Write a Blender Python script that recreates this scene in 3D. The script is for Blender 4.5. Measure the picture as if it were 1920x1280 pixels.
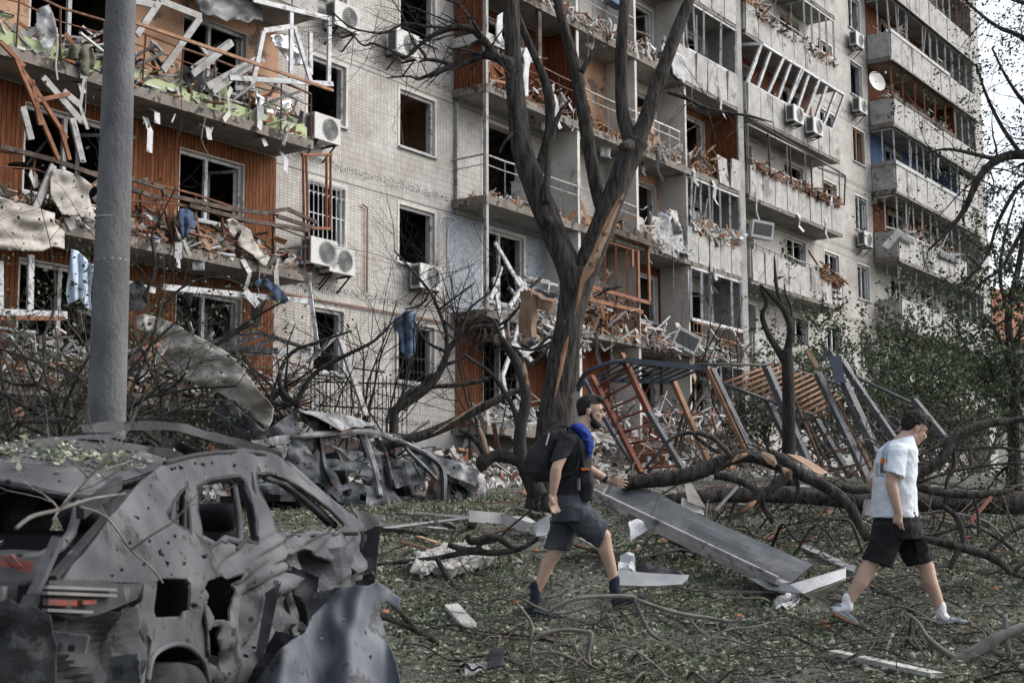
import bpy, math, random
from math import sin, cos, tan, pi, sqrt, radians, atan2, exp
from mathutils import Vector, Matrix, noise
from mathutils.geometry import delaunay_2d_cdt
V = Vector
for o in list(bpy.data.objects):
    bpy.data.objects.remove(o)
scene = bpy.context.scene
COL = scene.collection
# ------------------------------------------------------------------ camera
FPX, PITCH, ROLL = 2667.0, 0.129244, -0.004443
CF = V((0, cos(PITCH), sin(PITCH)))
_R0 = V((1, 0, 0)); _U0 = _R0.cross(CF)
CR = _R0*cos(ROLL) + _U0*sin(ROLL)
CU = -_R0*sin(ROLL) + _U0*cos(ROLL)
cam_d = bpy.data.cameras.new('camera')
cam = bpy.data.objects.new('camera', cam_d); COL.objects.link(cam)
cam_d.sensor_width = 36.0; cam_d.lens = FPX/1920*36
cam_d.clip_start = 0.1; cam_d.clip_end = 3000
m = Matrix((CR, CU, -CF)).transposed().to_4x4()
cam.matrix_world = m
cam_d.dof.use_dof = True; cam_d.dof.focus_distance = 17.0; cam_d.dof.aperture_fstop = 5.6
scene.camera = cam
# ------------------------------------------------------------------ world and sun
SUN_EL, SUN_AZ = radians(42), radians(82)      # azimuth from +Y towards +X
w = bpy.data.worlds.new('World'); scene.world = w; w.use_nodes = True
nt = w.node_tree; nt.nodes.clear()
sky = nt.nodes.new('ShaderNodeTexSky'); sky.sky_type = 'NISHITA'; sky.sun_disc = False
sky.sun_elevation = SUN_EL; sky.sun_rotation = SUN_AZ
sky.dust_density = 4.0; sky.air_density = 1.0; sky.ozone_density = 1.0
hs = nt.nodes.new('ShaderNodeHueSaturation'); hs.inputs['Saturation'].default_value = 0.42
hs.inputs['Value'].default_value = 1.3
bg = nt.nodes.new('ShaderNodeBackground'); bg.inputs['Strength'].default_value = 0.15
wo = nt.nodes.new('ShaderNodeOutputWorld')
nt.links.new(sky.outputs[0], hs.inputs['Color']); nt.links.new(hs.outputs[0], bg.inputs['Color'])
nt.links.new(bg.outputs[0], wo.inputs[0])
sd = bpy.data.lights.new('sun', 'SUN'); sun = bpy.data.objects.new('sun', sd); COL.objects.link(sun)
sd.energy = 0.5; sd.angle = radians(40); sd.color = (1.0, 0.985, 0.965)
sdir = V((sin(SUN_AZ)*cos(SUN_EL), cos(SUN_AZ)*cos(SUN_EL), sin(SUN_EL)))
sun.rotation_euler = sdir.to_track_quat('Z', 'Y').to_euler()
sun.location = sdir*60
vs = scene.view_settings
vs.view_transform = 'Standard'; vs.look = 'None'; vs.gamma = 1.0; vs.use_curve_mapping = False
vs.exposure = 0.68
scene.cycles.max_bounces = 6; scene.cycles.diffuse_bounces = 3
# ------------------------------------------------------------------ geometry of the place
TH, DW = 0.618191, 36.47                 # the facade: direction and distance
FT = V((sin(TH), cos(TH), 0)); FN = V((cos(TH), -sin(TH), 0)); P0 = V((0, DW, 0))
def ray(x, y): return CF + CR*((x-960)/FPX) + CU*((640-y)/FPX)
def at(x, y, Y):
    d = ray(x, y); return d*(Y/d.y)
def W(s, z, o=0.0): return P0 + FN*o + FT*s + V((0, 0, z))
def onw(x, y, o=0.0):
    d = ray(x, y); q = P0 + FN*o
    return d*(q.dot(FN)/d.dot(FN))
def sz(x, y, o=0.0):
    p = onw(x, y, o) - (P0 + FN*o); return p.dot(FT), p.z
_G = [(-50,-1.3),(4,-1.3),(6.5,-1.22),(8,-1.02),(9,-.92),(11.2,-.72),(13.3,-.53),(15,-.36),(18,-.02),(22,.36),(27,.68),(33,1.0),(39,1.3),(50,1.6),(70,1.9),(120,2.0),(2000,2.0)]
def gz(x, y):
    z = _G[-1][1]
    for (a, za), (b, zb) in zip(_G, _G[1:]):
        if y < b:
            t = max(0, min(1, (y-a)/(b-a))); z = za + (zb-za)*t; break
    n = noise.noise(V((x*.35, y*.35, 3.1)))*.06 + noise.noise(V((x*1.3, y*1.3, 9)))*.025
    return z + n
def onground(x, y):
    d = ray(x, y); t = 5.0
    while t < 90:
        p = d*t
        if p.z < gz(p.x, p.y): return V((p.x, p.y, gz(p.x, p.y)))
        t += .05
    return d*90
# ------------------------------------------------------------------ mesh building
R = random.Random(7)
def rr(a, b): return R.uniform(a, b)
class MB:
    def __init__(s): s.v = []; s.f = []; s.uv = []; s.m = []; s.cur = 0
    def add(s, vs_, fs_, uvs=None):
        b = len(s.v); s.v.extend([tuple(p) for p in vs_])
        for i, f in enumerate(fs_):
            s.f.append(tuple(b+j for j in f)); s.m.append(s.cur)
            s.uv.append(uvs[i] if uvs else None)
    def box(s, c, ax, ay, az):
        c = V(c); P = [c + ax*a + ay*b + az*d for a in (-1, 1) for b in (-1, 1) for d in (-1, 1)]
        s.add(P, [(0,1,3,2),(4,6,7,5),(0,4,5,1),(2,3,7,6),(0,2,6,4),(1,5,7,3)])
    def beam(s, p0, p1, w, h, up=None, jag=0):
        p0 = V(p0); p1 = V(p1); d = p1-p0
        if d.length < 1e-5: return
        u = V(up) if up else V((0, 0, 1))
        if abs(d.normalized().dot(u)) > .95: u = V((1, 0, 0)) if abs(d.normalized().x) < .8 else V((0, 1, 0))
        a = d.cross(u).normalized()*(w/2); b = a.cross(d).normalized()*(h/2)
        e = [0]*8 if not jag else [rr(-jag, jag) for _ in range(8)]
        dn = d.normalized()
        P = [p0-a-b+dn*e[0], p0+a-b+dn*e[1], p0+a+b+dn*e[2], p0-a+b+dn*e[3], p1-a-b+dn*e[4], p1+a-b+dn*e[5], p1+a+b+dn*e[6], p1-a+b+dn*e[7]]
        s.add(P, [(0,3,2,1),(4,5,6,7),(0,1,5,4),(1,2,6,5),(2,3,7,6),(3,0,4,7)])
    def tube(s, pts, rad, n=8, cap=True, wob=0.0):
        pts = [V(p) for p in pts]
        if isinstance(rad, (int, float)): rad = [rad]*len(pts)
        t = (pts[1]-pts[0]).normalized()
        a = t.orthogonal().normalized(); rings = []
        for i, p in enumerate(pts):
            if i == 0: t = pts[1]-pts[0]
            elif i == len(pts)-1: t = pts[i]-pts[i-1]
            else: t = (pts[i+1]-pts[i]).normalized() + (pts[i]-pts[i-1]).normalized()
            if t.length < 1e-9: t = V((0, 0, 1))
            t.normalize(); a = (a - t*a.dot(t))
            if a.length < 1e-6: a = t.orthogonal()
            a.normalize(); b = t.cross(a)
            ring = []
            for k in range(n):
                an = 2*pi*k/n; r = rad[i]
                if wob: r *= 1 + wob*noise.noise(V((cos(an)*1.7+p.x*1.5, sin(an)*1.7+p.y*1.5, p.z*1.5)))
                ring.append(p + a*(cos(an)*r) + b*(sin(an)*r))
            rings.append(ring)
        vs_ = [q for r_ in rings for q in r_]; fs = []
        for i in range(len(pts)-1):
            for k in range(n):
                k2 = (k+1) % n; fs.append((i*n+k, i*n+k2, (i+1)*n+k2, (i+1)*n+k))
        if cap: fs.append(tuple(range(n-1, -1, -1))); fs.append(tuple((len(pts)-1)*n+k for k in range(n)))
        s.add(vs_, fs)
    def loft(s, secs, n=16, cap=True):
        # secs: (centre, axis a, axis b[, superellipse power])
        vs_ = []
        for sc in secs:
            c, a, b = sc[0], sc[1], sc[2]; pw = sc[3] if len(sc) > 3 else 1.0
            for k in range(n):
                an = 2*pi*k/n; x, y = cos(an), sin(an)
                x = math.copysign(abs(x)**pw, x); y = math.copysign(abs(y)**pw, y)
                vs_.append(V(c) + V(a)*x + V(b)*y)
        fs = []
        for i in range(len(secs)-1):
            for k in range(n):
                k2 = (k+1) % n; fs.append((i*n+k, i*n+k2, (i+1)*n+k2, (i+1)*n+k))
        if cap: fs.append(tuple(range(n-1, -1, -1))); fs.append(tuple((len(secs)-1)*n+k for k in range(n)))
        s.add(vs_, fs)
    def ell(s, c, a, b, d, nu=14, nv=9):
        c = V(c); vs_ = [c - V(d)]; 
        for j in range(1, nv):
            ph = -pi/2 + pi*j/nv
            for i in range(nu):
                an = 2*pi*i/nu; vs_.append(c + V(a)*(cos(an)*cos(ph)) + V(b)*(sin(an)*cos(ph)) + V(d)*sin(ph))
        vs_.append(c + V(d)); L = len(vs_)-1; fs = []
        for i in range(nu):
            i2 = (i+1) % nu; fs.append((0, 1+i2, 1+i)); fs.append((L, L-nu+i, L-nu+i2))
            for j in range(nv-2):
                fs.append((1+j*nu+i, 1+j*nu+i2, 1+(j+1)*nu+i2, 1+(j+1)*nu+i))
        s.add(vs_, fs)
    def quad(s, a, b, c, d, uv=None): s.add([a, b, c, d], [(0, 1, 2, 3)], [uv] if uv else None)
    def prism(s, pts, th):
        n = len(pts); th = V(th); pts = [V(p) for p in pts]
        vs_ = [p-th/2 for p in pts] + [p+th/2 for p in pts]
        fs = [tuple(range(n-1, -1, -1)), tuple(range(n, 2*n))] + [(i, (i+1) % n, n+(i+1) % n, n+i) for i in range(n)]
        s.add(vs_, fs)
WL = {}
def setp(o, label=None, cat=None, group=None, kind=None):
    if label: o['label'] = label
    if cat: o['category'] = cat
    if group: o['group'] = group
    if kind: o['kind'] = kind
    return o
def thing(name, label, cat, loc, group=None):
    o = bpy.data.objects.new(name, None); COL.objects.link(o); o.location = V(loc)
    o.empty_display_size = .2; WL[o.name] = V(loc)
    return setp(o, label, cat, group)
def obj(name, mb, mat, parent=None, smooth=False, label=None, cat=None, group=None, kind=None, origin=None):
    if not mb.f: return None
    me = bpy.data.meshes.new(name)
    if parent is not None: org = WL[parent.name]
    elif origin is not None: org = V(origin)
    elif kind == 'structure': org = V((0, 0, 0))
    else:
        n = len(mb.v); org = V((sum(p[0] for p in mb.v)/n, sum(p[1] for p in mb.v)/n, min(p[2] for p in mb.v)))
    me.from_pydata([(p[0]-org.x, p[1]-org.y, p[2]-org.z) for p in mb.v], [], mb.f)
    if any(u for u in mb.uv):
        ul = me.uv_layers.new(name='UVMap'); data = []
        for f, u in zip(mb.f, mb.uv):
            data.extend([c for q in (u or [(0, 0)]*len(f)) for c in q])
        ul.data.foreach_set('uv', data)
    for mt in (mat if isinstance(mat, (list, tuple)) else [mat]): me.materials.append(mt)
    if isinstance(mat, (list, tuple)): me.polygons.foreach_set('material_index', mb.m)
    if smooth: me.polygons.foreach_set('use_smooth', [True]*len(me.polygons))
    me.update()
    o = bpy.data.objects.new(name, me); COL.objects.link(o)
    if parent is not None: o.parent = parent; WL[o.name] = org
    else: o.location = org; WL[o.name] = org
    return setp(o, label, cat, group, kind)
def dup(root, loc, rotz=0.0, label=None, group=None, rot=None, scale=None):
    r = root.copy(); COL.objects.link(r); r.location = loc
    r.rotation_euler = rot if rot else (0, 0, rotz)
    if scale: r.scale = scale
    if label: r['label'] = label
    if group: r['group'] = group
    for ch in root.children:
        c = ch.copy(); COL.objects.link(c); c.parent = r
        for g in ch.children:
            d = g.copy(); COL.objects.link(d); d.parent = c
    return r
def spline(pts, sub=4):
    # Catmull-Rom through (Vector, radius)
    out = []
    n = len(pts)
    for i in range(n-1):
        p0 = pts[max(0, i-1)]; p1 = pts[i]; p2 = pts[i+1]; p3 = pts[min(n-1, i+2)]
        for k in range(sub):
            t = k/sub; t2 = t*t; t3 = t2*t
            c = (p1[0]*2 + (p2[0]-p0[0])*t + (p0[0]*2-p1[0]*5+p2[0]*4-p3[0])*t2 + (-p0[0]+p1[0]*3-p2[0]*3+p3[0])*t3)*.5
            out.append((c, p1[1] + (p2[1]-p1[1])*t))
    out.append(pts[-1]); return out
def limb(mb, pts, n=9, sub=4, wob=.12, kink=.0):
    sp = spline(pts, sub)
    if kink:
        sp = [sp[0]] + [(p + V((noise.noise(p*2.1), noise.noise(p*2.1+V((9, 0, 0))), noise.noise(p*2.1+V((0, 9, 0)))))*kink, r) for p, r in sp[1:]]
    mb.tube([p for p, r in sp], [r for p, r in sp], n, wob=wob)
    return sp
def px(Y, *pts):
    # (x, y, width in photo pixels[, depth]) -> (point, radius)
    return [(at(p[0], p[1], p[3] if len(p) > 3 else Y), p[2]/2*(p[3] if len(p) > 3 else Y)/FPX) for p in pts]
def rvec(): 
    v = V((R.gauss(0, 1), R.gauss(0, 1), R.gauss(0, 1))); return v.normalized()
def grow(mb, p, d, L, r, lev, tips, n=5, spread=.6, up=.1, nb=3, kink=.25, taper=.35):
    segs = 4; pts = [p]; rad = [r]; q = p; dd = d.normalized(); L0 = L/segs
    for i in range(segs):
        dd = (dd + rvec()*kink + V((0, 0, up))).normalized(); q = q + dd*L0
        pts.append(q); rad.append(r*(1-(i+1)/segs*(1-taper)))
    mb.tube(pts, rad, n if r > .012 else 3, cap=False)
    if lev <= 0: tips.extend(pts[1:]); return
    for b in range(nb):
        i = R.randint(1, segs); nd = (dd + rvec()*spread*1.6).normalized()
        grow(mb, pts[i], nd, L*rr(.5, .8), rad[i]*rr(.45, .75), lev-1, tips, max(3, n-1), spread, up, nb, kink, taper)
def leaf(mb, p, sz_, flat=0.0):
    a = rvec(); 
    if flat: a = V((a.x, a.y, a.z*(1-flat))).normalized()
    b = a.orthogonal().normalized(); b = (b + a.cross(b)*rr(-2, 2)).normalized()
    if flat: b = V((b.x, b.y, b.z*(1-flat))); b.normalize()
    c = p; a = a*sz_*.5; b = b*sz_*rr(.25, .4)
    mb.add([c-a, c+b, c+a, c-b], [(0, 1, 2, 3)])
def pip(x, y, poly):
    c = False; n = len(poly); j = n-1
    for i in range(n):
        xi, yi = poly[i]; xj, yj = poly[j]
        if (yi > y) != (yj > y) and x < (xj-xi)*(y-yi)/(yj-yi)+xi: c = not c
        j = i
    return c
def cut(outer, holes, step):
    """triangulate a 2-D outline with holes and inner points"""
    pts = []; edges = []
    def ring(pl):
        b = len(pts); q = []
        for i in range(len(pl)):
            a = V(pl[i]); c = V(pl[(i+1) % len(pl)]); k = max(1, int((c-a).length/step))
            for t in range(k): q.append(a + (c-a)*(t/k))
        pts.extend(q); edges.extend([(b+i, b+(i+1) % len(q)) for i in range(len(q))])
    ring(outer)
    for h in holes: ring(h)
    xs = [p[0] for p in outer]; ys = [p[1] for p in outer]
    x = min(xs)+step/2; row = 0
    allp = [outer]+holes
    while x < max(xs):
        y = min(ys)+step/2*(1+row % 2)
        while y < max(ys):
            if pip(x, y, outer) and not any(pip(x, y, h) for h in holes): pts.append(V((x, y)))
            y += step
        x += step*.87; row += 1
    r = delaunay_2d_cdt([V((p[0], p[1])) for p in pts], edges, [], 0, 1e-5)
    vv, ff = r[0], r[2]; out = []
    for f in ff:
        cx_ = sum(vv[i].x for i in f)/len(f); cy_ = sum(vv[i].y for i in f)/len(f)
        if pip(cx_, cy_, outer) and not any(pip(cx_, cy_, h) for h in holes): out.append(tuple(f))
    return [(p.x, p.y) for p in vv], out
def sheetmesh(mb, outer, holes, step, fn, thick=0.0):
    """fn(x,y)->(point) ; thick -> offset point along local normal"""
    vv, ff = cut(outer, holes, step)
    P = [fn(x, y) for x, y in vv]
    mb.add(P, ff)
    if thick:
        nrm = [V((0, 0, 0)) for _ in P]
        for f in ff:
            n_ = (P[f[1]]-P[f[0]]).cross(P[f[2]]-P[f[0]])
            for i in f: nrm[i] += n_
        Q = [p - (n_.normalized() if n_.length > 1e-12 else n_)*thick for p, n_ in zip(P, nrm)]
        mb.add(Q, [tuple(reversed(f)) for f in ff])
        cnt = {}
        for f in ff:
            for a, b in zip(f, f[1:]+f[:1]): cnt[(a, b)] = 1
        b0 = len(mb.v)-2*len(P)
        for (a, b) in cnt:
            if (b, a) not in cnt:
                mb.f.append((b0+b, b0+a, b0+len(P)+a, b0+len(P)+b)); mb.uv.append(None); mb.m.append(mb.cur)
def patch(mb, corners, nx, ny, amp, freq, seed=0, thick=.006, rag=0.0):
    """four corner points -> crumpled sheet"""
    a, b, c, d = [V(p) for p in corners]
    n_ = (b-a).cross(d-a).normalized(); P = []
    for j in range(ny+1):
        for i in range(nx+1):
            u, v = i/nx, j/ny
            eu, ev = u, v
            if rag:
                if i in (0, nx): eu += rag*noise.noise(V((v*6, seed, i)))
                if j in (0, ny): ev += rag*noise.noise(V((u*6, seed+5, j)))
            p = (a*(1-eu)+b*eu)*(1-ev) + (d*(1-eu)+c*eu)*ev
            q = p*freq + V((seed*3.7, seed, 0))
            h = (abs(noise.noise(q))*1.6 - .4 + .5*noise.noise(q*2.3))*amp
            P.append(p + n_*h + (b-a)*(.25*amp*noise.noise(q+V((7, 7, 7)))))
    F = [(j*(nx+1)+i, j*(nx+1)+i+1, (j+1)*(nx+1)+i+1, (j+1)*(nx+1)+i) for j in range(ny) for i in range(nx)]
    mb.add(P, F)
    if thick:
        Q = [p - n_*thick for p in P]; b0 = len(mb.v)-len(P); mb.add(Q, [tuple(reversed(f)) for f in F])
        L = nx+1
        ed = [(i, i+1) for i in range(nx)] + [(ny*L+i+1, ny*L+i) for i in range(nx)] + [((j+1)*L, j*L) for j in range(ny)] + [(j*L+nx, (j+1)*L+nx) for j in range(ny)]
        for x_, y_ in ed:
            mb.f.append((b0+y_, b0+x_, b0+len(P)+x_, b0+len(P)+y_)); mb.uv.append(None); mb.m.append(mb.cur)
# ------------------------------------------------------------------ materials
def _n(nt, t, **k):
    n = nt.nodes.new(t)
    for a, b in k.items(): setattr(n, a, b)
    return n
def pm(name, c1, c2, scale=3.0, rough=.85, metal=0.0, bump=.3, bscale=30.0, spot=None, spotc=(.01,.01,.01), spotr=.12, stretch=None, c3=None, s3=1.0, t3=.58, detail=6, spec=.3, alpha=1.0, trans=0.0, bdist=.01, dir_=None):
    """noise between two colours, optional third-colour blotches and sparse spots"""
    m = bpy.data.materials.new(name); m.use_nodes = True; nt = m.node_tree; nt.nodes.clear()
    L = nt.links.new
    tc = _n(nt, 'ShaderNodeTexCoord'); mp = _n(nt, 'ShaderNodeMapping'); L(tc.outputs['Object'], mp.inputs[0])
    if stretch: mp.inputs['Scale'].default_value = stretch
    if dir_: mp.inputs['Rotation'].default_value = dir_
    nz = _n(nt, 'ShaderNodeTexNoise'); nz.inputs['Scale'].default_value = scale; nz.inputs['Detail'].default_value = detail
    L(mp.outputs[0], nz.inputs['Vector'])
    cr = _n(nt, 'ShaderNodeValToRGB'); cr.color_ramp.elements[0].position = .36; cr.color_ramp.elements[1].position = .66
    cr.color_ramp.elements[0].color = (*c1, 1); cr.color_ramp.elements[1].color = (*c2, 1)
    L(nz.outputs['Fac'], cr.inputs[0]); col = cr.outputs[0]
    if c3:
        n3 = _n(nt, 'ShaderNodeTexNoise'); n3.inputs['Scale'].default_value = s3; n3.inputs['Detail'].default_value = 8
        n3.inputs['Roughness'].default_value = .7
        L(tc.outputs['Object'], n3.inputs['Vector'])
        r3 = _n(nt, 'ShaderNodeValToRGB'); r3.color_ramp.elements[0].position = t3; r3.color_ramp.elements[1].position = t3+.05
        L(n3.outputs['Fac'], r3.inputs[0])
        mx = _n(nt, 'ShaderNodeMixRGB'); L(r3.outputs[0], mx.inputs[0]); L(col, mx.inputs[1]); mx.inputs[2].default_value = (*c3, 1)
        col = mx.outputs[0]
    if spot:
        vo = _n(nt, 'ShaderNodeTexVoronoi'); vo.inputs['Scale'].default_value = spot; L(tc.outputs['Object'], vo.inputs['Vector'])
        wn = _n(nt, 'ShaderNodeTexWhiteNoise'); wn.noise_dimensions = '3D'; L(vo.outputs['Position'], wn.inputs['Vector'])
        ml = _n(nt, 'ShaderNodeMath', operation='MULTIPLY'); L(wn.outputs['Value'], ml.inputs[0]); ml.inputs[1].default_value = spotr*2
        lt = _n(nt, 'ShaderNodeMath', operation='LESS_THAN'); L(vo.outputs['Distance'], lt.inputs[0])
        sb = _n(nt, 'ShaderNodeMath', operation='SUBTRACT'); L(ml.outputs[0], sb.inputs[0]); sb.inputs[1].default_value = spotr*.9
        L(sb.outputs[0], lt.inputs[1])
        mx = _n(nt, 'ShaderNodeMixRGB'); L(lt.outputs[0], mx.inputs[0]); L(col, mx.inputs[1]); mx.inputs[2].default_value = (*spotc, 1)
        col = mx.outputs[0]
    bs = _n(nt, 'ShaderNodeBsdfPrincipled'); L(col, bs.inputs['Base Color'])
    bs.inputs['Roughness'].default_value = rough; bs.inputs['Metallic'].default_value = metal
    bs.inputs['Specular IOR Level'].default_value = spec
    if alpha < 1: bs.inputs['Alpha'].default_value = alpha
    if trans: bs.inputs['Transmission Weight'].default_value = trans
    if bump:
        n2 = _n(nt, 'ShaderNodeTexNoise'); n2.inputs['Scale'].default_value = bscale; n2.inputs['Detail'].default_value = 5
        L(mp.outputs[0], n2.inputs['Vector'])
        bp = _n(nt, 'ShaderNodeBump'); bp.inputs['Strength'].default_value = bump; bp.inputs['Distance'].default_value = bdist
        L(n2.outputs['Fac'], bp.inputs['Height']); L(bp.outputs[0], bs.inputs['Normal'])
    o = _n(nt, 'ShaderNodeOutputMaterial'); L(bs.outputs[0], o.inputs[0])
    return m
def tile_mat(name, tint=(1, 1, 1)):
    """glazed facade tiles in metres (UV): upright tiles on the spandrels, lying ones between the windows"""
    m = bpy.data.materials.new(name); m.use_nodes = True; nt = m.node_tree; nt.nodes.clear(); L = nt.links.new
    uv = _n(nt, 'ShaderNodeUVMap')
    def brick(wd, ht):
        b = _n(nt, 'ShaderNodeTexBrick'); b.offset = 0; b.squash = 1
        b.inputs['Scale'].default_value = 1; b.inputs['Brick Width'].default_value = wd; b.inputs['Row Height'].default_value = ht
        b.inputs['Mortar Size'].default_value = .0042; b.inputs['Mortar Smooth'].default_value = .1; b.inputs['Bias'].default_value = 0
        b.inputs['Color1'].default_value = (.47*tint[0], .455*tint[1], .435*tint[2], 1)
        b.inputs['Color2'].default_value = (.385*tint[0], .37*tint[1], .35*tint[2], 1)
        b.inputs['Mortar'].default_value = (.12, .115, .11, 1); L(uv.outputs[0], b.inputs[0]); return b
    b1 = brick(.062, .145); b2 = brick(.125, .066)
    sx = _n(nt, 'ShaderNodeSeparateXYZ'); L(uv.outputs[0], sx.inputs[0])
    def M(op, a, b=None):
        n = _n(nt, 'ShaderNodeMath', operation=op)
        for i, q in enumerate((a, b)):
            if q is None: continue
            if isinstance(q, (int, float)): n.inputs[i].default_value = q
            else: L(q, n.inputs[i])
        return n.outputs[0]
    ph = M('MULTIPLY', M('FRACT', M('DIVIDE', M('SUBTRACT', sx.outputs[1], 2.36-.31), 2.8)), 2.8)   # 0 at the head line
    spand = M('LESS_THAN', ph, 1.22)
    mx = _n(nt, 'ShaderNodeMixRGB'); L(spand, mx.inputs[0]); L(b2.outputs[0], mx.inputs[1]); L(b1.outputs[0], mx.inputs[2])
    # stains
    nz = _n(nt, 'ShaderNodeTexNoise'); nz.inputs['Scale'].default_value = .9; nz.inputs['Detail'].default_value = 9; nz.inputs['Roughness'].default_value = .65
    L(uv.outputs[0], nz.inputs['Vector'])
    cr = _n(nt, 'ShaderNodeValToRGB'); cr.color_ramp.elements[0].position = .32; cr.color_ramp.elements[0].color = (.58, .54, .51, 1)
    cr.color_ramp.elements[1].position = .62; cr.color_ramp.elements[1].color = (1, 1, 1, 1); L(nz.outputs['Fac'], cr.inputs[0])
    mu = _n(nt, 'ShaderNodeMixRGB', blend_type='MULTIPLY'); mu.inputs[0].default_value = .85; L(mx.outputs[0], mu.inputs[1]); L(cr.outputs[0], mu.inputs[2])
    # tiles fallen off (mortar shows)
    nf = _n(nt, 'ShaderNodeTexNoise'); nf.inputs['Scale'].default_value = 2.2; nf.inputs['Detail'].default_value = 7; nf.inputs['Roughness'].default_value = .75
    L(uv.outputs[0], nf.inputs['Vector']); gt = M('GREATER_THAN', nf.outputs['Fac'], .645)
    m2 = _n(nt, 'ShaderNodeMixRGB'); L(gt, m2.inputs[0]); L(mu.outputs[0], m2.inputs[1]); m2.inputs[2].default_value = (.24, .22, .2, 1)
    # broken joint band at each floor and thin head line
    nj = _n(nt, 'ShaderNodeTexNoise'); nj.inputs['Scale'].default_value = 5.5; nj.inputs['Detail'].default_value = 8; nj.inputs['Roughness'].default_value = .75
    L(uv.outputs[0], nj.inputs['Vector'])
    dj = M('ABSOLUTE', M('SUBTRACT', ph, .33)); wj = M('MULTIPLY', M('SUBTRACT', nj.outputs['Fac'], .375), .62)
    jm = M('LESS_THAN', dj, wj)
    crj = _n(nt, 'ShaderNodeValToRGB'); crj.color_ramp.elements[0].position = .4; crj.color_ramp.elements[0].color = (.03, .03, .035, 1)
    crj.color_ramp.elements[1].position = .6; crj.color_ramp.elements[1].color = (.42, .40, .37, 1)
    nk = _n(nt, 'ShaderNodeTexNoise'); nk.inputs['Scale'].default_value = 26; L(uv.outputs[0], nk.inputs['Vector']); L(nk.outputs['Fac'], crj.inputs[0])
    m3 = _n(nt, 'ShaderNodeMixRGB'); L(jm, m3.inputs[0]); L(m2.outputs[0], m3.inputs[1]); L(crj.outputs[0], m3.inputs[2])
    hl = M('LESS_THAN', M('ABSOLUTE', M('SUBTRACT', ph, .012)), .012)
    m4 = _n(nt, 'ShaderNodeMixRGB'); L(hl, m4.inputs[0]); L(m3.outputs[0], m4.inputs[1]); m4.inputs[2].default_value = (.06, .06, .06, 1)
    bs = _n(nt, 'ShaderNodeBsdfPrincipled'); L(m4.outputs[0], bs.inputs['Base Color']); bs.inputs['Roughness'].default_value = .6
    bs.inputs['Specular IOR Level'].default_value = .3
    bp = _n(nt, 'ShaderNodeBump'); bp.inputs['Strength'].default_value = .6; bp.inputs['Distance'].default_value = .01
    L(M('SUBTRACT', 1.0, M('MAXIMUM', jm, gt)), bp.inputs['Height']); L(bp.outputs[0], bs.inputs['Normal'])
    o = _n(nt, 'ShaderNodeOutputMaterial'); L(bs.outputs[0], o.inputs[0]); return m
def plank_mat(name, c1, c2, wd=.1):
    """varnished boards (UV in metres, boards upright) with knots"""
    m = bpy.data.materials.new(name); m.use_nodes = True; nt = m.node_tree; nt.nodes.clear(); L = nt.links.new
    uv = _n(nt, 'ShaderNodeUVMap'); b = _n(nt, 'ShaderNodeTexBrick'); b.offset = 0
    b.inputs['Scale'].default_value = 1; b.inputs['Brick Width'].default_value = wd; b.inputs['Row Height'].default_value = 40
    b.inputs['Mortar Size'].default_value = .008; b.inputs['Bias'].default_value = 0
    b.inputs['Color1'].default_value = (*c1, 1); b.inputs['Color2'].default_value = (*c2, 1); b.inputs['Mortar'].default_value = (.03, .012, .006, 1)
    L(uv.outputs[0], b.inputs[0])
    mp = _n(nt, 'ShaderNodeMapping'); mp.inputs['Scale'].default_value = (14, 1.4, 1); L(uv.outputs[0], mp.inputs[0])
    nz = _n(nt, 'ShaderNodeTexNoise'); nz.inputs['Scale'].default_value = 1.6; nz.inputs['Detail'].default_value = 7; L(mp.outputs[0], nz.inputs['Vector'])
    cr = _n(nt, 'ShaderNodeValToRGB'); cr.color_ramp.elements[0].position = .3; cr.color_ramp.elements[0].color = (.42, .36, .33, 1)
    cr.color_ramp.elements[1].position = .6; cr.color_ramp.elements[1].color = (1, 1, 1, 1); L(nz.outputs['Fac'], cr.inputs[0])
    mu = _n(nt, 'ShaderNodeMixRGB', blend_type='MULTIPLY'); mu.inputs[0].default_value = .9; L(b.outputs[0], mu.inputs[1]); L(cr.outputs[0], mu.inputs[2])
    vo = _n(nt, 'ShaderNodeTexVoronoi'); vo.inputs['Scale'].default_value = 5; L(uv.outputs[0], vo.inputs['Vector'])
    lt = _n(nt, 'ShaderNodeMath', operation='LESS_THAN'); L(vo.outputs['Distance'], lt.inputs[0]); lt.inputs[1].default_value = .1
    m2 = _n(nt, 'ShaderNodeMixRGB'); L(lt.outputs[0], m2.inputs[0]); L(mu.outputs[0], m2.inputs[1]); m2.inputs[2].default_value = (c2[0]*.3, c2[1]*.25, c2[2]*.25, 1)
    bs = _n(nt, 'ShaderNodeBsdfPrincipled'); L(m2.outputs[0], bs.inputs['Base Color']); bs.inputs['Roughness'].default_value = .75; bs.inputs['Specular IOR Level'].default_value = .12
    o = _n(nt, 'ShaderNodeOutputMaterial'); L(bs.outputs[0], o.inputs[0]); return m
MT = {}
MT['tile'] = tile_mat('facade_tile'); MT['tileblue'] = tile_mat('facade_tile_painted', (.72, .86, 1.05))
MT['pine'] = plank_mat('pine_cladding', (.23, .088, .036), (.145, .052, .022)); MT['redwood'] = plank_mat('brown_cladding', (.18, .062, .028), (.12, .04, .019), .12)
MT['blueclad'] = plank_mat('blue_cladding', (.08, .14, .27), (.06, .11, .22), .3)
MT['plaster'] = pm('pale_plaster', (.42, .40, .37), (.55, .53, .5), 2, .9, c3=(.25, .23, .21), s3=1.5, t3=.62)
MT['peach'] = pm('peach_plaster', (.33, .19, .12), (.44, .27, .18), 1.6, .9, c3=(.13, .10, .085), s3=1.3, t3=.54)
MT['wallpaper'] = pm('old_wallpaper', (.3, .2, .14), (.4, .28, .2), 4, .9)
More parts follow.
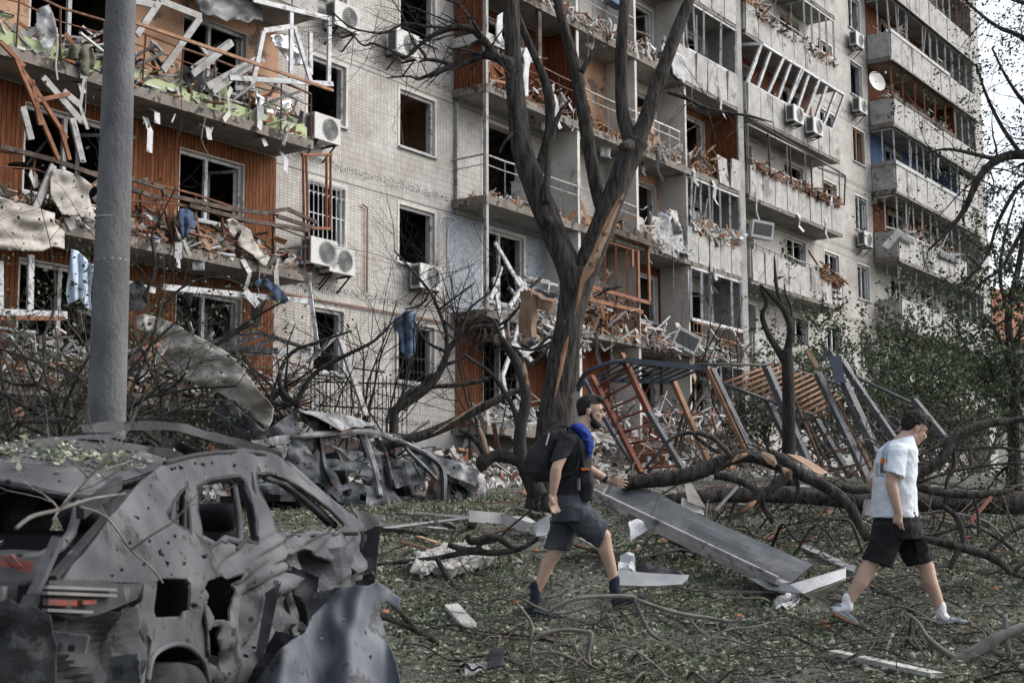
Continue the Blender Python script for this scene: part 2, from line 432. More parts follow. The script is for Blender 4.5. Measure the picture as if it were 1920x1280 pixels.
MT['darkroom'] = pm('dark_interior', (.06, .056, .053), (.15, .135, .12), 1.2, .95, c3=(.03, .028, .027), s3=.8, t3=.5)  # dark grey-brown room walls with random darker blotches
MT['soffit'] = pm('slab_concrete', (.17, .165, .155), (.3, .29, .27), 1.3, .9, c3=(.1, .1, .1), s3=2.2, t3=.6)
MT['slab'] = pm('slab_edge', (.13, .115, .10), (.27, .245, .22), 3, .9, c3=(.05, .04, .035), s3=3, t3=.52)
MT['pebble'] = pm('pebbledash', (.30, .295, .285), (.42, .415, .40), 3, .9, bump=.8, bscale=60, spot=18, spotc=(.13, .125, .12), spotr=.36, c3=(.2, .185, .17), s3=1.1, t3=.56)
MT['concrete'] = pm('grey_concrete', (.2, .2, .195), (.3, .3, .29), 1.6, .9, bump=.5, bscale=18, c3=(.13, .13, .13), s3=2.5, t3=.6)
MT['pole'] = pm('pole_concrete', (.075, .078, .083), (.135, .138, .143), 4, .9, bump=1.0, bscale=30, spot=55, spotc=(.06, .06, .065), spotr=.3, stretch=(1, 1, .6), c3=(.19, .19, .185), s3=2.2, t3=.62, bdist=.012)
MT['white'] = pm('white_frame', (.38, .39, .405), (.5, .51, .53), 5, .5, c3=(.17, .16, .155), s3=4, t3=.54, spec=.4)
MT['greyframe'] = pm('grey_frame', (.22, .215, .21), (.34, .335, .33), 5, .55, c3=(.10, .09, .085), s3=3.5, t3=.56)
MT['lime'] = pm('lime_panel', (.27, .33, .18), (.38, .44, .26), 4, .85, c3=(.2, .22, .14), s3=5, t3=.62, spot=7, spotr=.2, spotc=(.1, .08, .05))
MT['rust'] = pm('rusty_steel', (.09, .05, .035), (.2, .1, .06), 12, .85, .2, bump=.5, bscale=50)
MT['darkwood'] = pm('charred_wood', (.045, .035, .03), (.12, .09, .075), 6, .9, stretch=(1, 1, 1))
MT['wood'] = pm('raw_wood', (.21, .11, .062), (.32, .18, .105), 6, .75, c3=(.14, .07, .04), s3=5, t3=.62)
MT['orangewood'] = pm('varnished_wood', (.15, .060, .03), (.24, .105, .052), 6, .7, c3=(.1, .04, .02), s3=5, t3=.64)
MT['palewood'] = pm('split_wood', (.27, .185, .125), (.40, .285, .195), 12, .9, stretch=(2, 2, .3), c3=(.1, .065, .045), s3=5, t3=.54)
MT['board'] = pm('fibre_board', (.28, .185, .125), (.38, .265, .185), 3, .85, c3=(.25, .16, .1), s3=2, t3=.62)
MT['greyboard'] = pm('grey_board', (.34, .335, .32), (.46, .45, .43), 3, .85, c3=(.2, .19, .18), s3=3, t3=.62)
MT['beige'] = pm('beige_sheet_metal', (.25, .232, .208), (.37, .345, .315), 2.2, .55, .1, bump=.3, bscale=8, c3=(.2, .16, .125), s3=3.4, t3=.6, spot=13, spotr=.12)
MT['zinc'] = pm('zinc_sheet', (.22, .228, .24), (.33, .34, .355), 3, .55, .3, bump=.1, c3=(.2, .19, .18), s3=3, t3=.64)
MT['foil'] = pm('foil', (.6, .6, .62), (.8, .8, .82), 6, .25, .9, bump=.8, bscale=14)
MT['darkpanel'] = pm('dark_grey_panel', (.075, .082, .09), (.11, .118, .128), 1.5, .42, .3, bump=.1, spot=30, spotc=(.15, .155, .16), spotr=.22, c3=(.15, .15, .145), s3=3.2, t3=.58)
MT['bark'] = pm('bark', (.020, .018, .017), (.10, .091, .083), 9, .95, bump=1.0, bscale=34, stretch=(2.2, 2.2, .35), c3=(.12, .11, .10), s3=5, t3=.62, bdist=.06)
MT['burntbark'] = pm('burnt_bark', (.012, .011, .011), (.045, .041, .038), 5, .9, bump=1.0, bscale=30, stretch=(2, 2, .5), bdist=.03)
MT['twig'] = pm('twig', (.05, .043, .037), (.12, .105, .09), 8, .9, bump=.3)
MT['twigpale'] = pm('pale_twig', (.10, .093, .085), (.19, .178, .165), 8, .9, bump=.3)
MT['leafA'] = pm('leaf_green', (.05, .068, .038), (.11, .138, .078), 9, .7, bump=0)
MT['leafB'] = pm('leaf_dark', (.022, .034, .018), (.055, .078, .038), 9, .7, bump=0)
MT['leafG'] = pm('fallen_leaf', (.15, .168, .115), (.34, .365, .27), 5, .75, bump=0, c3=(.11, .1, .07), s3=3, t3=.55)
MT['cloth_blue'] = pm('blue_grey_cloth', (.07, .10, .16), (.12, .16, .24), 4, .95, bump=.4, bscale=15)
MT['jeans'] = pm('denim', (.035, .055, .1), (.075, .1, .165), 6, .95, bump=.3, bscale=25)
MT['cloth_white'] = pm('white_cloth', (.42, .43, .45), (.56, .57, .59), 3, .9, bump=.4, bscale=10)
MT['cloth_pale'] = pm('pale_blue_cloth', (.36, .44, .54), (.48, .56, .64), 2, .9, bump=.4, bscale=10)
MT['cloth_dark'] = pm('dark_cloth', (.012, .013, .017), (.03, .032, .04), 5, .95, bump=.4, bscale=20)
MT['khaki'] = pm('khaki_cloth', (.1, .1, .075), (.15, .145, .11), 5, .95, bump=.4, bscale=20)
MT['plastic'] = pm('ac_casing', (.42, .42, .41), (.55, .55, .54), 3, .55, c3=(.25, .24, .22), s3=3, t3=.6, bump=.1)
MT['grille'] = pm('dark_grille', (.05, .052, .055), (.09, .09, .095), 20, .6, bump=.6, bscale=60)
MT['iron'] = pm('black_iron', (.02, .02, .022), (.05, .048, .047), 9, .7, .4)
MT['whiteiron'] = pm('white_iron', (.5, .51, .53), (.62, .63, .65), 9, .6)
MT['steelgrey'] = pm('grey_blue_painted_steel', (.062, .068, .078), (.098, .106, .118), 3, .6, .1, bump=.1, c3=(.17, .12, .09), s3=3.5, t3=.68)
MT['steelblue'] = pm('blue_painted_steel', (.045, .056, .082), (.075, .088, .118), 3, .6, .1, bump=.1, c3=(.1, .08, .07), s3=4, t3=.68)
MT['steelred'] = pm('red_painted_steel', (.135, .042, .026), (.20, .066, .04), 4, .65, .1, bump=.1, c3=(.14, .07, .05), s3=4, t3=.66)
MT['chip'] = pm('white_crumb', (.28, .28, .275), (.46, .46, .455), 9, .9)
MT['brickred'] = pm('brick_bit', (.3, .1, .05), (.42, .18, .1), 9, .9)
MT['glassy'] = pm('dusty_film', (.25, .26, .28), (.4, .41, .43), 5, .25, 0, bump=.3, bscale=9, alpha=.55)
# ------------------------------------------------------------------ ground
def ground():
    mb = MB(); xs = [-400,-150,-60,-30,-20,-14]+[-10+i*.5 for i in range(61)]+[24,30,40,60,150,400]
    ys = [-60,-10,0,2]+[3+i*.4 for i in range(70)]+[32+i for i in range(12)]+[48,55,65,80,120,300,900]
    P = [V((x, y, gz(x, y))) for y in ys for x in xs]; nx = len(xs)
    F = [(j*nx+i, j*nx+i+1, (j+1)*nx+i+1, (j+1)*nx+i) for j in range(len(ys)-1) for i in range(nx-1)]
    mb.add(P, F)
    m_ = pm('yard_soil', (.07, .071, .058), (.15, .15, .122), 1.6, 1.0, bump=1.0, bscale=22, c3=(.12, .115, .105), s3=1.1, t3=.56, bdist=.05)
    obj('ground', mb, m_, smooth=True, kind='structure')
ground()
# ------------------------------------------------------------------ the block of flats
FL = lambda k: 2.36 + 2.8*k
BLD = thing('apartment_building', 'nine storey block of flats with pale tiled walls and wrecked balconies', 'building', W(0, .6, 0))
def wbox(mb, s0, s1, z0, z1, o0, o1):
    mb.box(W((s0+s1)/2, (z0+z1)/2, (o0+o1)/2), FT*((s1-s0)/2), FN*((o1-o0)/2), V((0, 0, (z1-z0)/2)))
def wquad(mb, s0, s1, z0, z1, o):
    mb.quad(W(s0, z0, o), W(s0, z1, o), W(s1, z1, o), W(s1, z0, o), [(s0, z0), (s0, z1), (s1, z1), (s1, z0)])
KMAX = 10
HOLES = []           # s0,s1,z0,z1,style
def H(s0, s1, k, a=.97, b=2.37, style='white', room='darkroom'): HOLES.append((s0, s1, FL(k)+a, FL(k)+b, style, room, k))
for k in range(0, KMAX):
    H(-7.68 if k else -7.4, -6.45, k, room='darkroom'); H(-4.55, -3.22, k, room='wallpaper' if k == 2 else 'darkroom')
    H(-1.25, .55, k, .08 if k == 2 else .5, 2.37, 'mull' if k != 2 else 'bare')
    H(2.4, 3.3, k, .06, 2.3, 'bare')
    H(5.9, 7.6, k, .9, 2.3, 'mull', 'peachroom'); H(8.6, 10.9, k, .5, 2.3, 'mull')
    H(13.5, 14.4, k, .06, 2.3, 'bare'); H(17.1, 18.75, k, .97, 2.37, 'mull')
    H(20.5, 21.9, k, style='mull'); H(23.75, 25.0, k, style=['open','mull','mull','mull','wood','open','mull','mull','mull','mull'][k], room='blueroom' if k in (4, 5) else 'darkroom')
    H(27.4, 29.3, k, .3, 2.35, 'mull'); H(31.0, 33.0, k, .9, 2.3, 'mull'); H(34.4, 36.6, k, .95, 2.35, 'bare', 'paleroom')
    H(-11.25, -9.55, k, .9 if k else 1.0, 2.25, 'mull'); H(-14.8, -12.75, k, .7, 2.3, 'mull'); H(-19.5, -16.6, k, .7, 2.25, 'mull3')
def wall_sheet():
    mb = MB(); hs_ = [h for h in HOLES]
    S = sorted(set([-26, 38.2] + [h[0] for h in hs_] + [h[1] for h in hs_] + [-8.6, -2.5])); Z = sorted(set([2.2, FL(KMAX)+.6] + [h[2] for h in hs_] + [h[3] for h in hs_]))
    for a, b in zip(S, S[1:]):
        for c, d in zip(Z, Z[1:]):
            sm, zm = (a+b)/2, (c+d)/2
            if any(h[0] < sm < h[1] and h[2] < zm < h[3] for h in hs_): continue
            wquad(mb, a, b, c, d, 0)
    return mb
obj('wall', wall_sheet(), MT['tile'], BLD)
# painted blue-grey stretch of wall behind the lowest middle balcony (holes kept)
mb = MB()
for (a, b, c, d) in [(-2.75,-1.25,FL(1)+.02,FL(2)-.28),(.55,1.62,FL(1)+.02,FL(2)-.17),(-1.25,.55,FL(1)+2.37,FL(2)-.17),(1.8,2.4,FL(1),FL(2)-.17)]:
    wquad(mb, a, b, c, d, .008)
obj('painted_wall', mb, MT['tileblue'], BLD)
mb = MB(); wbox(mb, -26, 38.1, -.4, 2.2, -.3, .06); obj('plinth', mb, MT['concrete'], BLD)
for s in (-4.9, -3.2, 2, 7, 12):
    mb = MB(); wbox(mb, s, s+.45, 1.55, 1.85, .05, .068); obj('vent_grate', mb, MT['iron'], BLD)
mb = MB(); wbox(mb, -26, 38.1, FL(KMAX)+.5, FL(KMAX)+.9, -12, .2); obj('roof', mb, MT['concrete'], BLD)
mb = MB(); mb.quad(W(38.2, -.4, 0), W(38.2, FL(KMAX)+.6, 0), W(38.2, FL(KMAX)+.6, -12), W(38.2, -.4, -12), [(0, -.4), (0, 30), (12, 30), (12, -.4)])
mb.quad(W(38.2, -.4, -12), W(38.2, FL(KMAX)+.6, -12), W(-26, FL(KMAX)+.6, -12), W(-26, -.4, -12), [(0, -.4), (0, 30), (60, 30), (60, -.4)])
mb.quad(W(-26, -.4, -12), W(-26, FL(KMAX)+.6, -12), W(-26, FL(KMAX)+.6, 0), W(-26, -.4, 0), [(0, -.4), (0, 30), (12, 30), (12, -.4)])
obj('end_wall', mb, MT['tile'], BLD)
MT['peachroom'] = MT['peach']; MT['paleroom'] = MT['plaster']
MT['blueroom'] = pm('blue_room', (.16, .24, .36), (.24, .33, .46), 2, .9)
SEE = lambda s, z: True
def vis(s, z, o=0, pad=120):
    p = W(s, z, o); d = p.dot(CF)
    if d < 1: return False
    x = 960+FPX*p.dot(CR)/d; y = 640-FPX*p.dot(CU)/d
    return -pad < x < 1920+pad and -pad < y < 1280
def room(mb, s0, s1, z0, z1, dep, k):
    f0, f1 = FL(k)+.02, FL(k)+2.55; a, b = s0-.9, s1+.9
    def q(*p): mb.quad(*[W(*t) for t in p])
    q((a, f0, -dep), (a, f1, -dep), (b, f1, -dep), (b, f0, -dep))
    q((a, f0, -.02), (a, f1, -.02), (a, f1, -dep), (a, f0, -dep)); q((b, f0, -dep), (b, f1, -dep), (b, f1, -.02), (b, f0, -.02))
    q((a, f1, -.02), (b, f1, -.02), (b, f1, -dep), (a, f1, -dep)); q((a, f0, -.02), (a, f0, -dep), (b, f0, -dep), (b, f0, -.02))
    q((a+.3, f1-.01, -.4), (a+.3, f1-.01, -.41), (a+.31, f1-.01, -.41), (a+.31, f1-.01, -.4))
    if R.random() < .6:
        w0 = rr(a+.4, b-1.2); wbox(mb, w0, w0+rr(.5, 1.0), f0+.01, f0+rr(1.2, 2.1), -dep+.02, -dep+.5)
    if R.random() < .5: mb.beam(W(rr(a+.5, b-.5), f0, -rr(.8, 1.6)), W(rr(a+.5, b-.5), f1-.4, -rr(.5, 2)), .07, .05)
    if R.random() < .4: mb.beam(W(rr(a+.5, b-.5), f1-.02, -rr(.6, 1.6)), W(rr(a+.5, b-.5), f1-rr(.6, 1.3), -rr(.5, 2)), .5, .02)
def window(h):
    s0, s1, z0, z1, st, rm, k = h
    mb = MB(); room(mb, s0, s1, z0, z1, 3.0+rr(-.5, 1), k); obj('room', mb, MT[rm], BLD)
    mb = MB(); T = .28
    # reveals
    mb.quad(W(s0, z0, 0), W(s0, z1, 0), W(s0, z1, -T), W(s0, z0, -T)); mb.quad(W(s1, z0, -T), W(s1, z1, -T), W(s1, z1, 0), W(s1, z0, 0))
    mb.quad(W(s0, z1, 0), W(s1, z1, 0), W(s1, z1, -T), W(s0, z1, -T)); mb.quad(W(s0, z0, -T), W(s1, z0, -T), W(s1, z0, 0), W(s0, z0, 0))
    # plaster band round the opening
    e = .075
    wbox(mb, s0-e, s0-.001, z0-e, z1+e, -.02, .012); wbox(mb, s1+.001, s1+e, z0-e, z1+e, -.02, .012); wbox(mb, s0, s1, z1+.001, z1+e, -.02, .012)
    fr = obj('window', mb, MT['plaster'], BLD)
    mb = MB(); wbox(mb, s0-.06, s1+.06, z0-.05, z0-.003, -.1, .07); obj('window_sill', mb, MT['zinc'], fr)
    m_ = MT['wood'] if st == 'wood' else MT['white']
    if st in ('white', 'mull', 'wood', 'open', 'mull3'):
        mb = MB(); t = .07; a, b = -.14, -.07
        wbox(mb, s0, s0+t, z0, z1, a, b); wbox(mb, s1-t, s1, z0, z1, a, b); wbox(mb, s0+t, s1-t, z1-t, z1, a, b); wbox(mb, s0+t, s1-t, z0, z0+t, a, b)
        if st in ('mull', 'wood'):
            s = s0+(s1-s0)*.42; wbox(mb, s, s+.08, z0+t, z1-t, a, b)
        if st == 'mull3':
            for q in (.33, .62): s = s0+(s1-s0)*q; wbox(mb, s, s+.08, z0+t, z1-t, a, b)
        if st in ('open', 'mull') and R.random() < .55:   # a sash swung inwards
            p0 = W(s1-.08, z0+.09, -.16); d = (-FN*.8-FT*rr(.1, .7)).normalized()*min(.6, (s1-s0)*.5); hh = z1-z0-.2
            mb.beam(p0, p0+V((0, 0, hh)), .05, .06); mb.beam(p0+d, p0+d+V((0, 0, hh)), .05, .06)
            mb.beam(p0, p0+d, .05, .06); mb.beam(p0+V((0, 0, hh)), p0+d+V((0, 0, hh)), .05, .06)
        obj('window_frame', mb, m_, fr)
for h in HOLES:
    if any(vis(a, b, 0) for a in (h[0], h[1]) for b in (h[2], h[3])): window(h)
# ------------------------------------------------------------------ balconies (parts of the block)
BN = {}
def slab(s0, s1, k, mat='slab', o=1.0):
    F = FL(k); mb = MB(); wbox(mb, s0, s1, F-.15, F, .002, o)
    b = obj('balcony', mb, [MT['soffit']], BLD)
    mb = MB(); wbox(mb, s0-.02, s1+.02, F-.17, F+.03, o+.002, o+.05); wbox(mb, s0-.05, s0-.002, F-.17, F+.03, .01, o)
    obj('slab_edge', mb, MT[mat], b); return b
def rail(b, s0, s1, F, mat='rust', n=6, h=1.05, o=1.0, jit=.03, mid=True, side=True):
    mb = MB(); hs_ = []
    for i in range(n+1):
        s = s0+(s1-s0)*i/n; top = W(s+rr(-jit, jit), F+h+rr(-jit, jit), o+rr(-jit, jit)); hs_.append(top)
        mb.beam(W(s, F, o), top, .03, .03)
    for a, c in zip(hs_, hs_[1:]): mb.beam(a, c, .045, .035)
    if mid:
        for a, c in zip(hs_, hs_[1:]): mb.beam(a-V((0, 0, .25)), c-V((0, 0, .25)), .025, .02)
    if side:
        mb.beam(hs_[0], W(s0, F+h, 0), .045, .035); mb.beam(hs_[0]-V((0, 0, .25)), W(s0, F+h-.25, 0), .025, .02)
    obj('railing', mb, MT[mat], b)
def panels(b, s0, s1, F, w=.78, h=1.0, o=1.03, side=True, miss=(), tilt=.03, mat='pebble', z0=-.05):
    n = max(1, round((s1-s0)/w)); w = (s1-s0)/n
    for i in range(n):
        if i in miss: continue
        mb = MB(); a = s0+w*i+.02; c = a+w-.045; t = rr(-tilt, tilt); t2 = rr(-tilt, tilt)*.6
        P = [W(a, F+z0, o+t2), W(c, F+z0, o+rr(-.01, .01)), W(c+t2, F+h+t*.3, o+t), W(a+t2, F+h, o+t+.01)]
        mb.prism(P, FN*.06); obj('parapet_panel', mb, MT[mat], b)
    if side:
        mb = MB(); wbox(mb, s0-.05, s0-.005, F+z0, F+h, .06, o-.02); obj('parapet_panel', mb, MT[mat], b)
def glaze(b, s0, s1, F, n=6, z0=1.04, z1=2.58, o=1.0, mat='white', lean=0.0, out=0.0, jit=.02, side=True, t=.06, pane=.0, extra=0, miss=0.0):
    mb = MB()
    for i in range(n+1):
        s = s0+(s1-s0)*i/n
        if i not in (0, n) and R.random() < miss: continue
        a = W(s, F+z0, o); c = W(s+lean+rr(-jit, jit), F+z1, o+out+rr(-jit, jit)*.5); mb.beam(a, c, t, t)
        if extra and R.random() < extra:
            mb.beam(a+FT*.09, a.lerp(c, rr(.6, 1))+FT*rr(-.15, .3)+FN*rr(-.05, .15), t*.8, t*.6)
    mb.beam(W(s0, F+z0, o), W(s1, F+z0, o), t, t*1.1); mb.beam(W(s0+lean, F+z1, o+out), W(s1+lean, F+z1, o+out), t, t)
    if side: 
        mb.beam(W(s0, F+z0, o), W(s0, F+z0, .05), t, t); mb.beam(W(s0+lean, F+z1, o+out), W(s0, F+z1, .05), t, t); mb.beam(W(s0, F+z0, .5*o), W(s0+lean*.5, F+z1, .5*o), t*.8, t*.8)
    g = obj('glazing_frame', mb, MT[mat], b)
def partition(s, k0, k1, mat='plaster', o=1.0, th=.06):
    for k in range(k0, k1):
        if not vis(s, FL(k)+1, 1): continue
        mb = MB(); wbox(mb, s-th, s+th, FL(k)+.03, FL(k)+2.64, .003, o-.003); obj('partition', mb, MT[mat], BLD)
def liner(k, s0, s1, mat, a=.02, c=2.6, o=.02, holes=True):
    """cladding on the wall behind a balcony, cut round the openings"""
    mb = MB(); F = FL(k); hh = [h for h in HOLES if h[6] == k and h[1] > s0 and h[0] < s1] if holes else []
    S = sorted(set([s0, s1]+[min(max(q, s0), s1) for h in hh for q in (h[0]-.03, h[1]+.03)])); Z = sorted(set([F+a, F+c]+[q for h in hh for q in (h[2]-.03, h[3]+.03) if F+a < q < F+c]))
    for p, q in zip(S, S[1:]):
        for u, v in zip(Z, Z[1:]):
            if q-p < .001 or any(h[0]-.03 < (p+q)/2 < h[1]+.03 and h[2]-.03 < (u+v)/2 < h[3]+.03 for h in hh): continue
            wquad(mb, p, q, u, v, o)
    obj('cladding', mb, MT[mat], BLD)
def sideliner(k, s, mat, sgn=1, o0=.03, o1=.97):
    mb = MB(); F = FL(k); mb.quad(W(s, F+.02, o0), W(s, F+2.6, o0), W(s, F+2.6, o1), W(s, F+.02, o1), [(0, 0), (0, 2.6), (1, 2.6), (1, 0)])
    obj('cladding', mb, MT[mat], BLD)
# --- bay A (left)
A = {}
for k in range(0, 4): A[k] = slab(-22, -8.6, k)
rail(A[2], -22, -8.6, FL(2), n=15, jit=.05); rail(A[1], -22, -8.75, FL(1), n=14, jit=.09, mat='rust')
rail(A[0], -13.3, -8.5, FL(0), n=6, jit=.1, h=.9)
liner(1, -22, -8.62, 'pine'); liner(2, -15.6, -8.62, 'peach'); liner(2, -22, -15.6, 'lime'); liner(0, -22, -8.62, 'pine')
mb = MB(); wbox(mb, -22, -8.7, FL(2)+.02, FL(2)+.3, .72, .97)
obj('insulation_blocks', mb, MT['lime'], A[2])
panels(A[3], -22, -8.5, FL(3), mat='pebble', side=False)
# --- bay C, D: slabs and partitions
C1, C2, D1, E1, G1 = {}, {}, {}, {}, {}
for k in range(0, 7):
    if vis(-2.5, FL(k), 1, 300): C1[k] = slab(-2.5, 1.7, k)
    if vis(1.7, FL(k), 1, 300): C2[k] = slab(1.76, 4.8, k)
    if vis(6, FL(k), 1, 300): D1[k] = slab(4.86, 11.3, k)
for k in range(1, 9):
    E1[k] = slab(12.0, 19.75, k)
    if vis(14, FL(k), 1, 200) is False: pass
for k in range(1, 10): G1[k] = slab(25.6, 36.7, k)
partition(1.73, 0, 6); partition(4.83, 0, 6); partition(7.9, 0, 6, o=.95, th=.05)
mb = MB(); wbox(mb, 11.35, 11.75, 2.2, FL(8), .003, 1.02); obj('pilaster', mb, MT['concrete'], BLD)
mb = MB(); wbox(mb, 37.0, 38.15, 2.2, FL(10), .003, .9); obj('pilaster', mb, MT['pebble'], BLD)
# C1
rail(C1[2], -2.5, 1.65, FL(2), n=5, mat='greyframe', h=1.05, jit=.01)
rail(C1[3], -2.5, 1.65, FL(3), n=5, mat='rust', h=1.1)
liner(3, -2.48, 1.65, 'redwood'); sideliner(3, 1.64, 'redwood'); sideliner(3, -2.46, 'redwood')
mb = MB(); wbox(mb, -2.52, -.1, FL(3)+1.1, FL(3)+1.35, .98, 1.04); wbox(mb, -2.56, -2.5, FL(3)+1.1, FL(3)+1.35, .02, .97); obj('fascia_board', mb, MT['greyboard'], C1[3])
for (a, c) in ((-2.4, -.85),):
    mb = MB(); wquad(mb, a, c, FL(3)+.1, FL(3)+1.0, .9); obj('parapet_panel', mb, MT['pine'], C1[3])
mb = MB(); wbox(mb, -2.5, -2.4, FL(1)+.05, FL(4), .93, 1.03); wbox(mb, -2.45, -2.38, FL(1)+2.5, FL(3), .02, .1); obj('post', mb, MT['greyframe'], C1[2])
mb = MB(); wbox(mb, -.15, .0, FL(3)+1.1, FL(4)-.15, .9, 1.0); obj('post', mb, MT['darkwood'], C1[3])
# C2
for k in (2, 3, 4):
    if k in C2: rail(C2[k], 1.8, 4.75, FL(k), n=4, mat='greyframe', jit=.015)
liner(4, 1.8, 4.75, 'tile'); liner(3, 3.6, 4.75, 'peach'); 
liner(0, -2.4, 11.2, 'redwood'); liner(1, 4.9, 7.8, 'redwood'); sideliner(1, 4.92, 'redwood')
glaze(C2[1], 3.0, 4.78, FL(1), n=3, mat='orangewood', z0=.05, jit=.01)
# D
rail(D1[3], 4.9, 7.4, FL(3), n=4, mat='whiteiron', jit=.02); liner(3, 8.0, 11.3, 'pine'); sideliner(3, 11.33, 'pine'); liner(3, 4.9, 7.8, 'plaster')
panels(D1[3], 9.8, 11.3, FL(3), miss=(), tilt=.15, side=False, h=.9)
panels(D1[2], 7.6, 11.3, FL(2), tilt=.05, side=False); glaze(D1[2], 8.0, 11.3, FL(2), n=5, jit=.12, extra=.6, mat='white'); liner(2, 4.9, 7.8, 'peach')
panels(D1[2], 4.9, 7.5, FL(2), tilt=.2, side=False, mat='greyboard', h=.9, w=.5)
panels(D1[4], 7.0, 11.3, FL(4), tilt=.06, side=False); glaze(D1[4], 8.0, 11.3, FL(4), n=6, jit=.1, extra=.7, miss=.2)
panels(D1[5], 7.9, 11.3, FL(5), tilt=.04, side=False) if 5 in D1 else None
glaze(D1[1], 7.9, 11.3, FL(1), n=5, jit=.12, z0=1.0, t=.08, extra=.4, miss=.2); liner(1, 7.95, 11.2, 'plaster')
mb = MB()
for i in range(16): s = 8+3.3*i/15; mb.beam(W(s, FL(1)+.02, 1.02), W(s+rr(-.1, .1), FL(1)+.95, 1.02), .03, .03)
for q in (.1, .35, .6, .9): mb.beam(W(8, FL(1)+q, 1.05), W(11.3, FL(1)+q+rr(-.05, .05), 1.05), .03, .025)
obj('batten_lattice', mb, MT['wood'], D1[1])
glaze(D1[0], 9.0, 11.3, FL(0), n=3, jit=.05, z0=1.0)
# E
for k in (1, 2, 3, 4, 5, 6, 7):
    panels(E1[k], 12.05, 19.75 if k != 2 else 18.6, FL(k), tilt=.012 if k != 2 else .04, w=.95)
rail(E1[2], 12.05, 19.7, FL(2), mat='greyframe', n=16, h=1.2, mid=False)
rail(E1[3], 12.05, 19.75, FL(3), mat='rust', n=12, h=1.22, jit=.03)
glaze(E1[3], 12.1, 19.75, FL(3), n=5, mat='greyframe', t=.045, z0=1.25, jit=.0, z1=2.4)
glaze(E1[4], 12.1, 19.2, FL(4), n=9, mat='white', t=.1, z0=1.0, z1=2.5, lean=.75, out=.25, jit=.08, extra=.4)
glaze(E1[5], 17.0, 19.7, FL(5), n=4, mat='white', t=.06); rail(E1[5], 12.05, 17, FL(5), mat='greyframe', n=6, h=1.2)
glaze(E1[6], 12.1, 19.7, FL(6), n=8, mat='white', t=.07, extra=.4, jit=.05); glaze(E1[7], 12.1, 19.7, FL(7), n=8, mat='white', t=.07, extra=.4)
liner(4, 12, 19.7, 'redwood'); liner(5, 12, 19.7, 'plaster'); liner(6, 12, 19.7, 'pine')
# G
for k in range(1, 10):
    panels(G1[k], 25.65, 36.7, FL(k), tilt=.02, w=1.3, h=1.05, miss=(7,) if k == 3 else ())
for k, mt_, n, ex, j in ((2, 'greyframe', 4, 0, .06), (3, 'white', 8, .6, .1), (4, 'white', 9, .2, .03), (5, 'orangewood', 6, .5, .1), (6, 'white', 8, .7, .12), (7, 'white', 9, .6, .1), (8, 'greyframe', 7, .5, .1), (9, 'white', 8, .5, .1)):
    glaze(G1[k], 25.7, 33.6, FL(k), n=n, mat=mt_, extra=ex, jit=j, z0=1.08, miss=.22)
    if k not in (3,): glaze(G1[k], 33.7, 36.6, FL(k), n=3, mat='orangewood' if k in (7, 8) else 'white', side=False, z0=1.08)
for k in (3, 5, 6, 8): liner(k, 25.65, 33.6, 'pine' if k != 3 else 'redwood')
liner(4, 25.65, 33.6, 'blueclad'); sideliner(4, 33.6, 'blueclad'); sideliner(5, 33.6, 'redwood'); sideliner(8, 33.6, 'redwood')
mb = MB(); wbox(mb, 25.55, 36.7, FL(4)+1.06, FL(4)+1.22, 1.06, 1.1); wbox(mb, 25.55, 25.6, FL(4)+1.06, FL(4)+1.22, .05, 1.05); obj('coping', mb, MT['zinc'], G1[4])
mb = MB(); wbox(mb, 25.55, 33, FL(6)+1.06, FL(6)+1.2, 1.06, 1.1); obj('coping', mb, MT['zinc'], G1[6])
mb = MB(); wbox(mb, 25.6, 33.5, FL(5)+1.06, FL(5)+1.22, 1.06, 1.1); obj('coping', mb, MT['darkwood'], G1[5])
for k in (3, 4, 5, 6, 7):
    mb = MB(); a = 25.3; mb.prism([W(25.4, FL(k)-.2, 1.0), W(36.8, FL(k)-.2, 1.0), W(36.9, FL(k)-.3, 1.28), W(25.3, FL(k)-.3, 1.28)], V((0, 0, .02))); obj('drip_roof', mb, MT['darkpanel'], G1[k])
mb = MB(); wbox(mb, 34, 36.6, FL(4)+1.1, FL(4)+2.3, .98, 1.0); obj('siding', mb, MT['beige'], G1[4])
# horizontal pipes / cables on the flat wall
mb = MB(); mb.tube([W(s, FL(0)+2.53+.01*sin(s), .06) for s in (-8.4, -7, -5.5, -4, -2.6)], .02, 6); obj('gas_pipe', mb, MT['orangewood'], BLD)
mb = MB(); mb.tube([W(-5.9, FL(1)+2.1, .05), W(-5.75, FL(1)+2.05, .06), W(-5.72, FL(1)+.1, .05)], .022, 6); obj('gas_pipe', mb, MT['wood'], BLD)
def cable(pts, o=.04, r=.012, mat='whiteiron'):
    mb = MB(); mb.tube([p for p, _ in spline([(onw(x, y, o), 1) for x, y in pts], 5)], r, 5); obj('cable', mb, MT[mat], BLD)
cable([(826, 500), (824, 440), (826, 412), (834, 406), (850, 409), (860, 418)]); cable([(866, 545), (846, 520), (840, 480), (841, 432), (848, 420), (858, 414)])
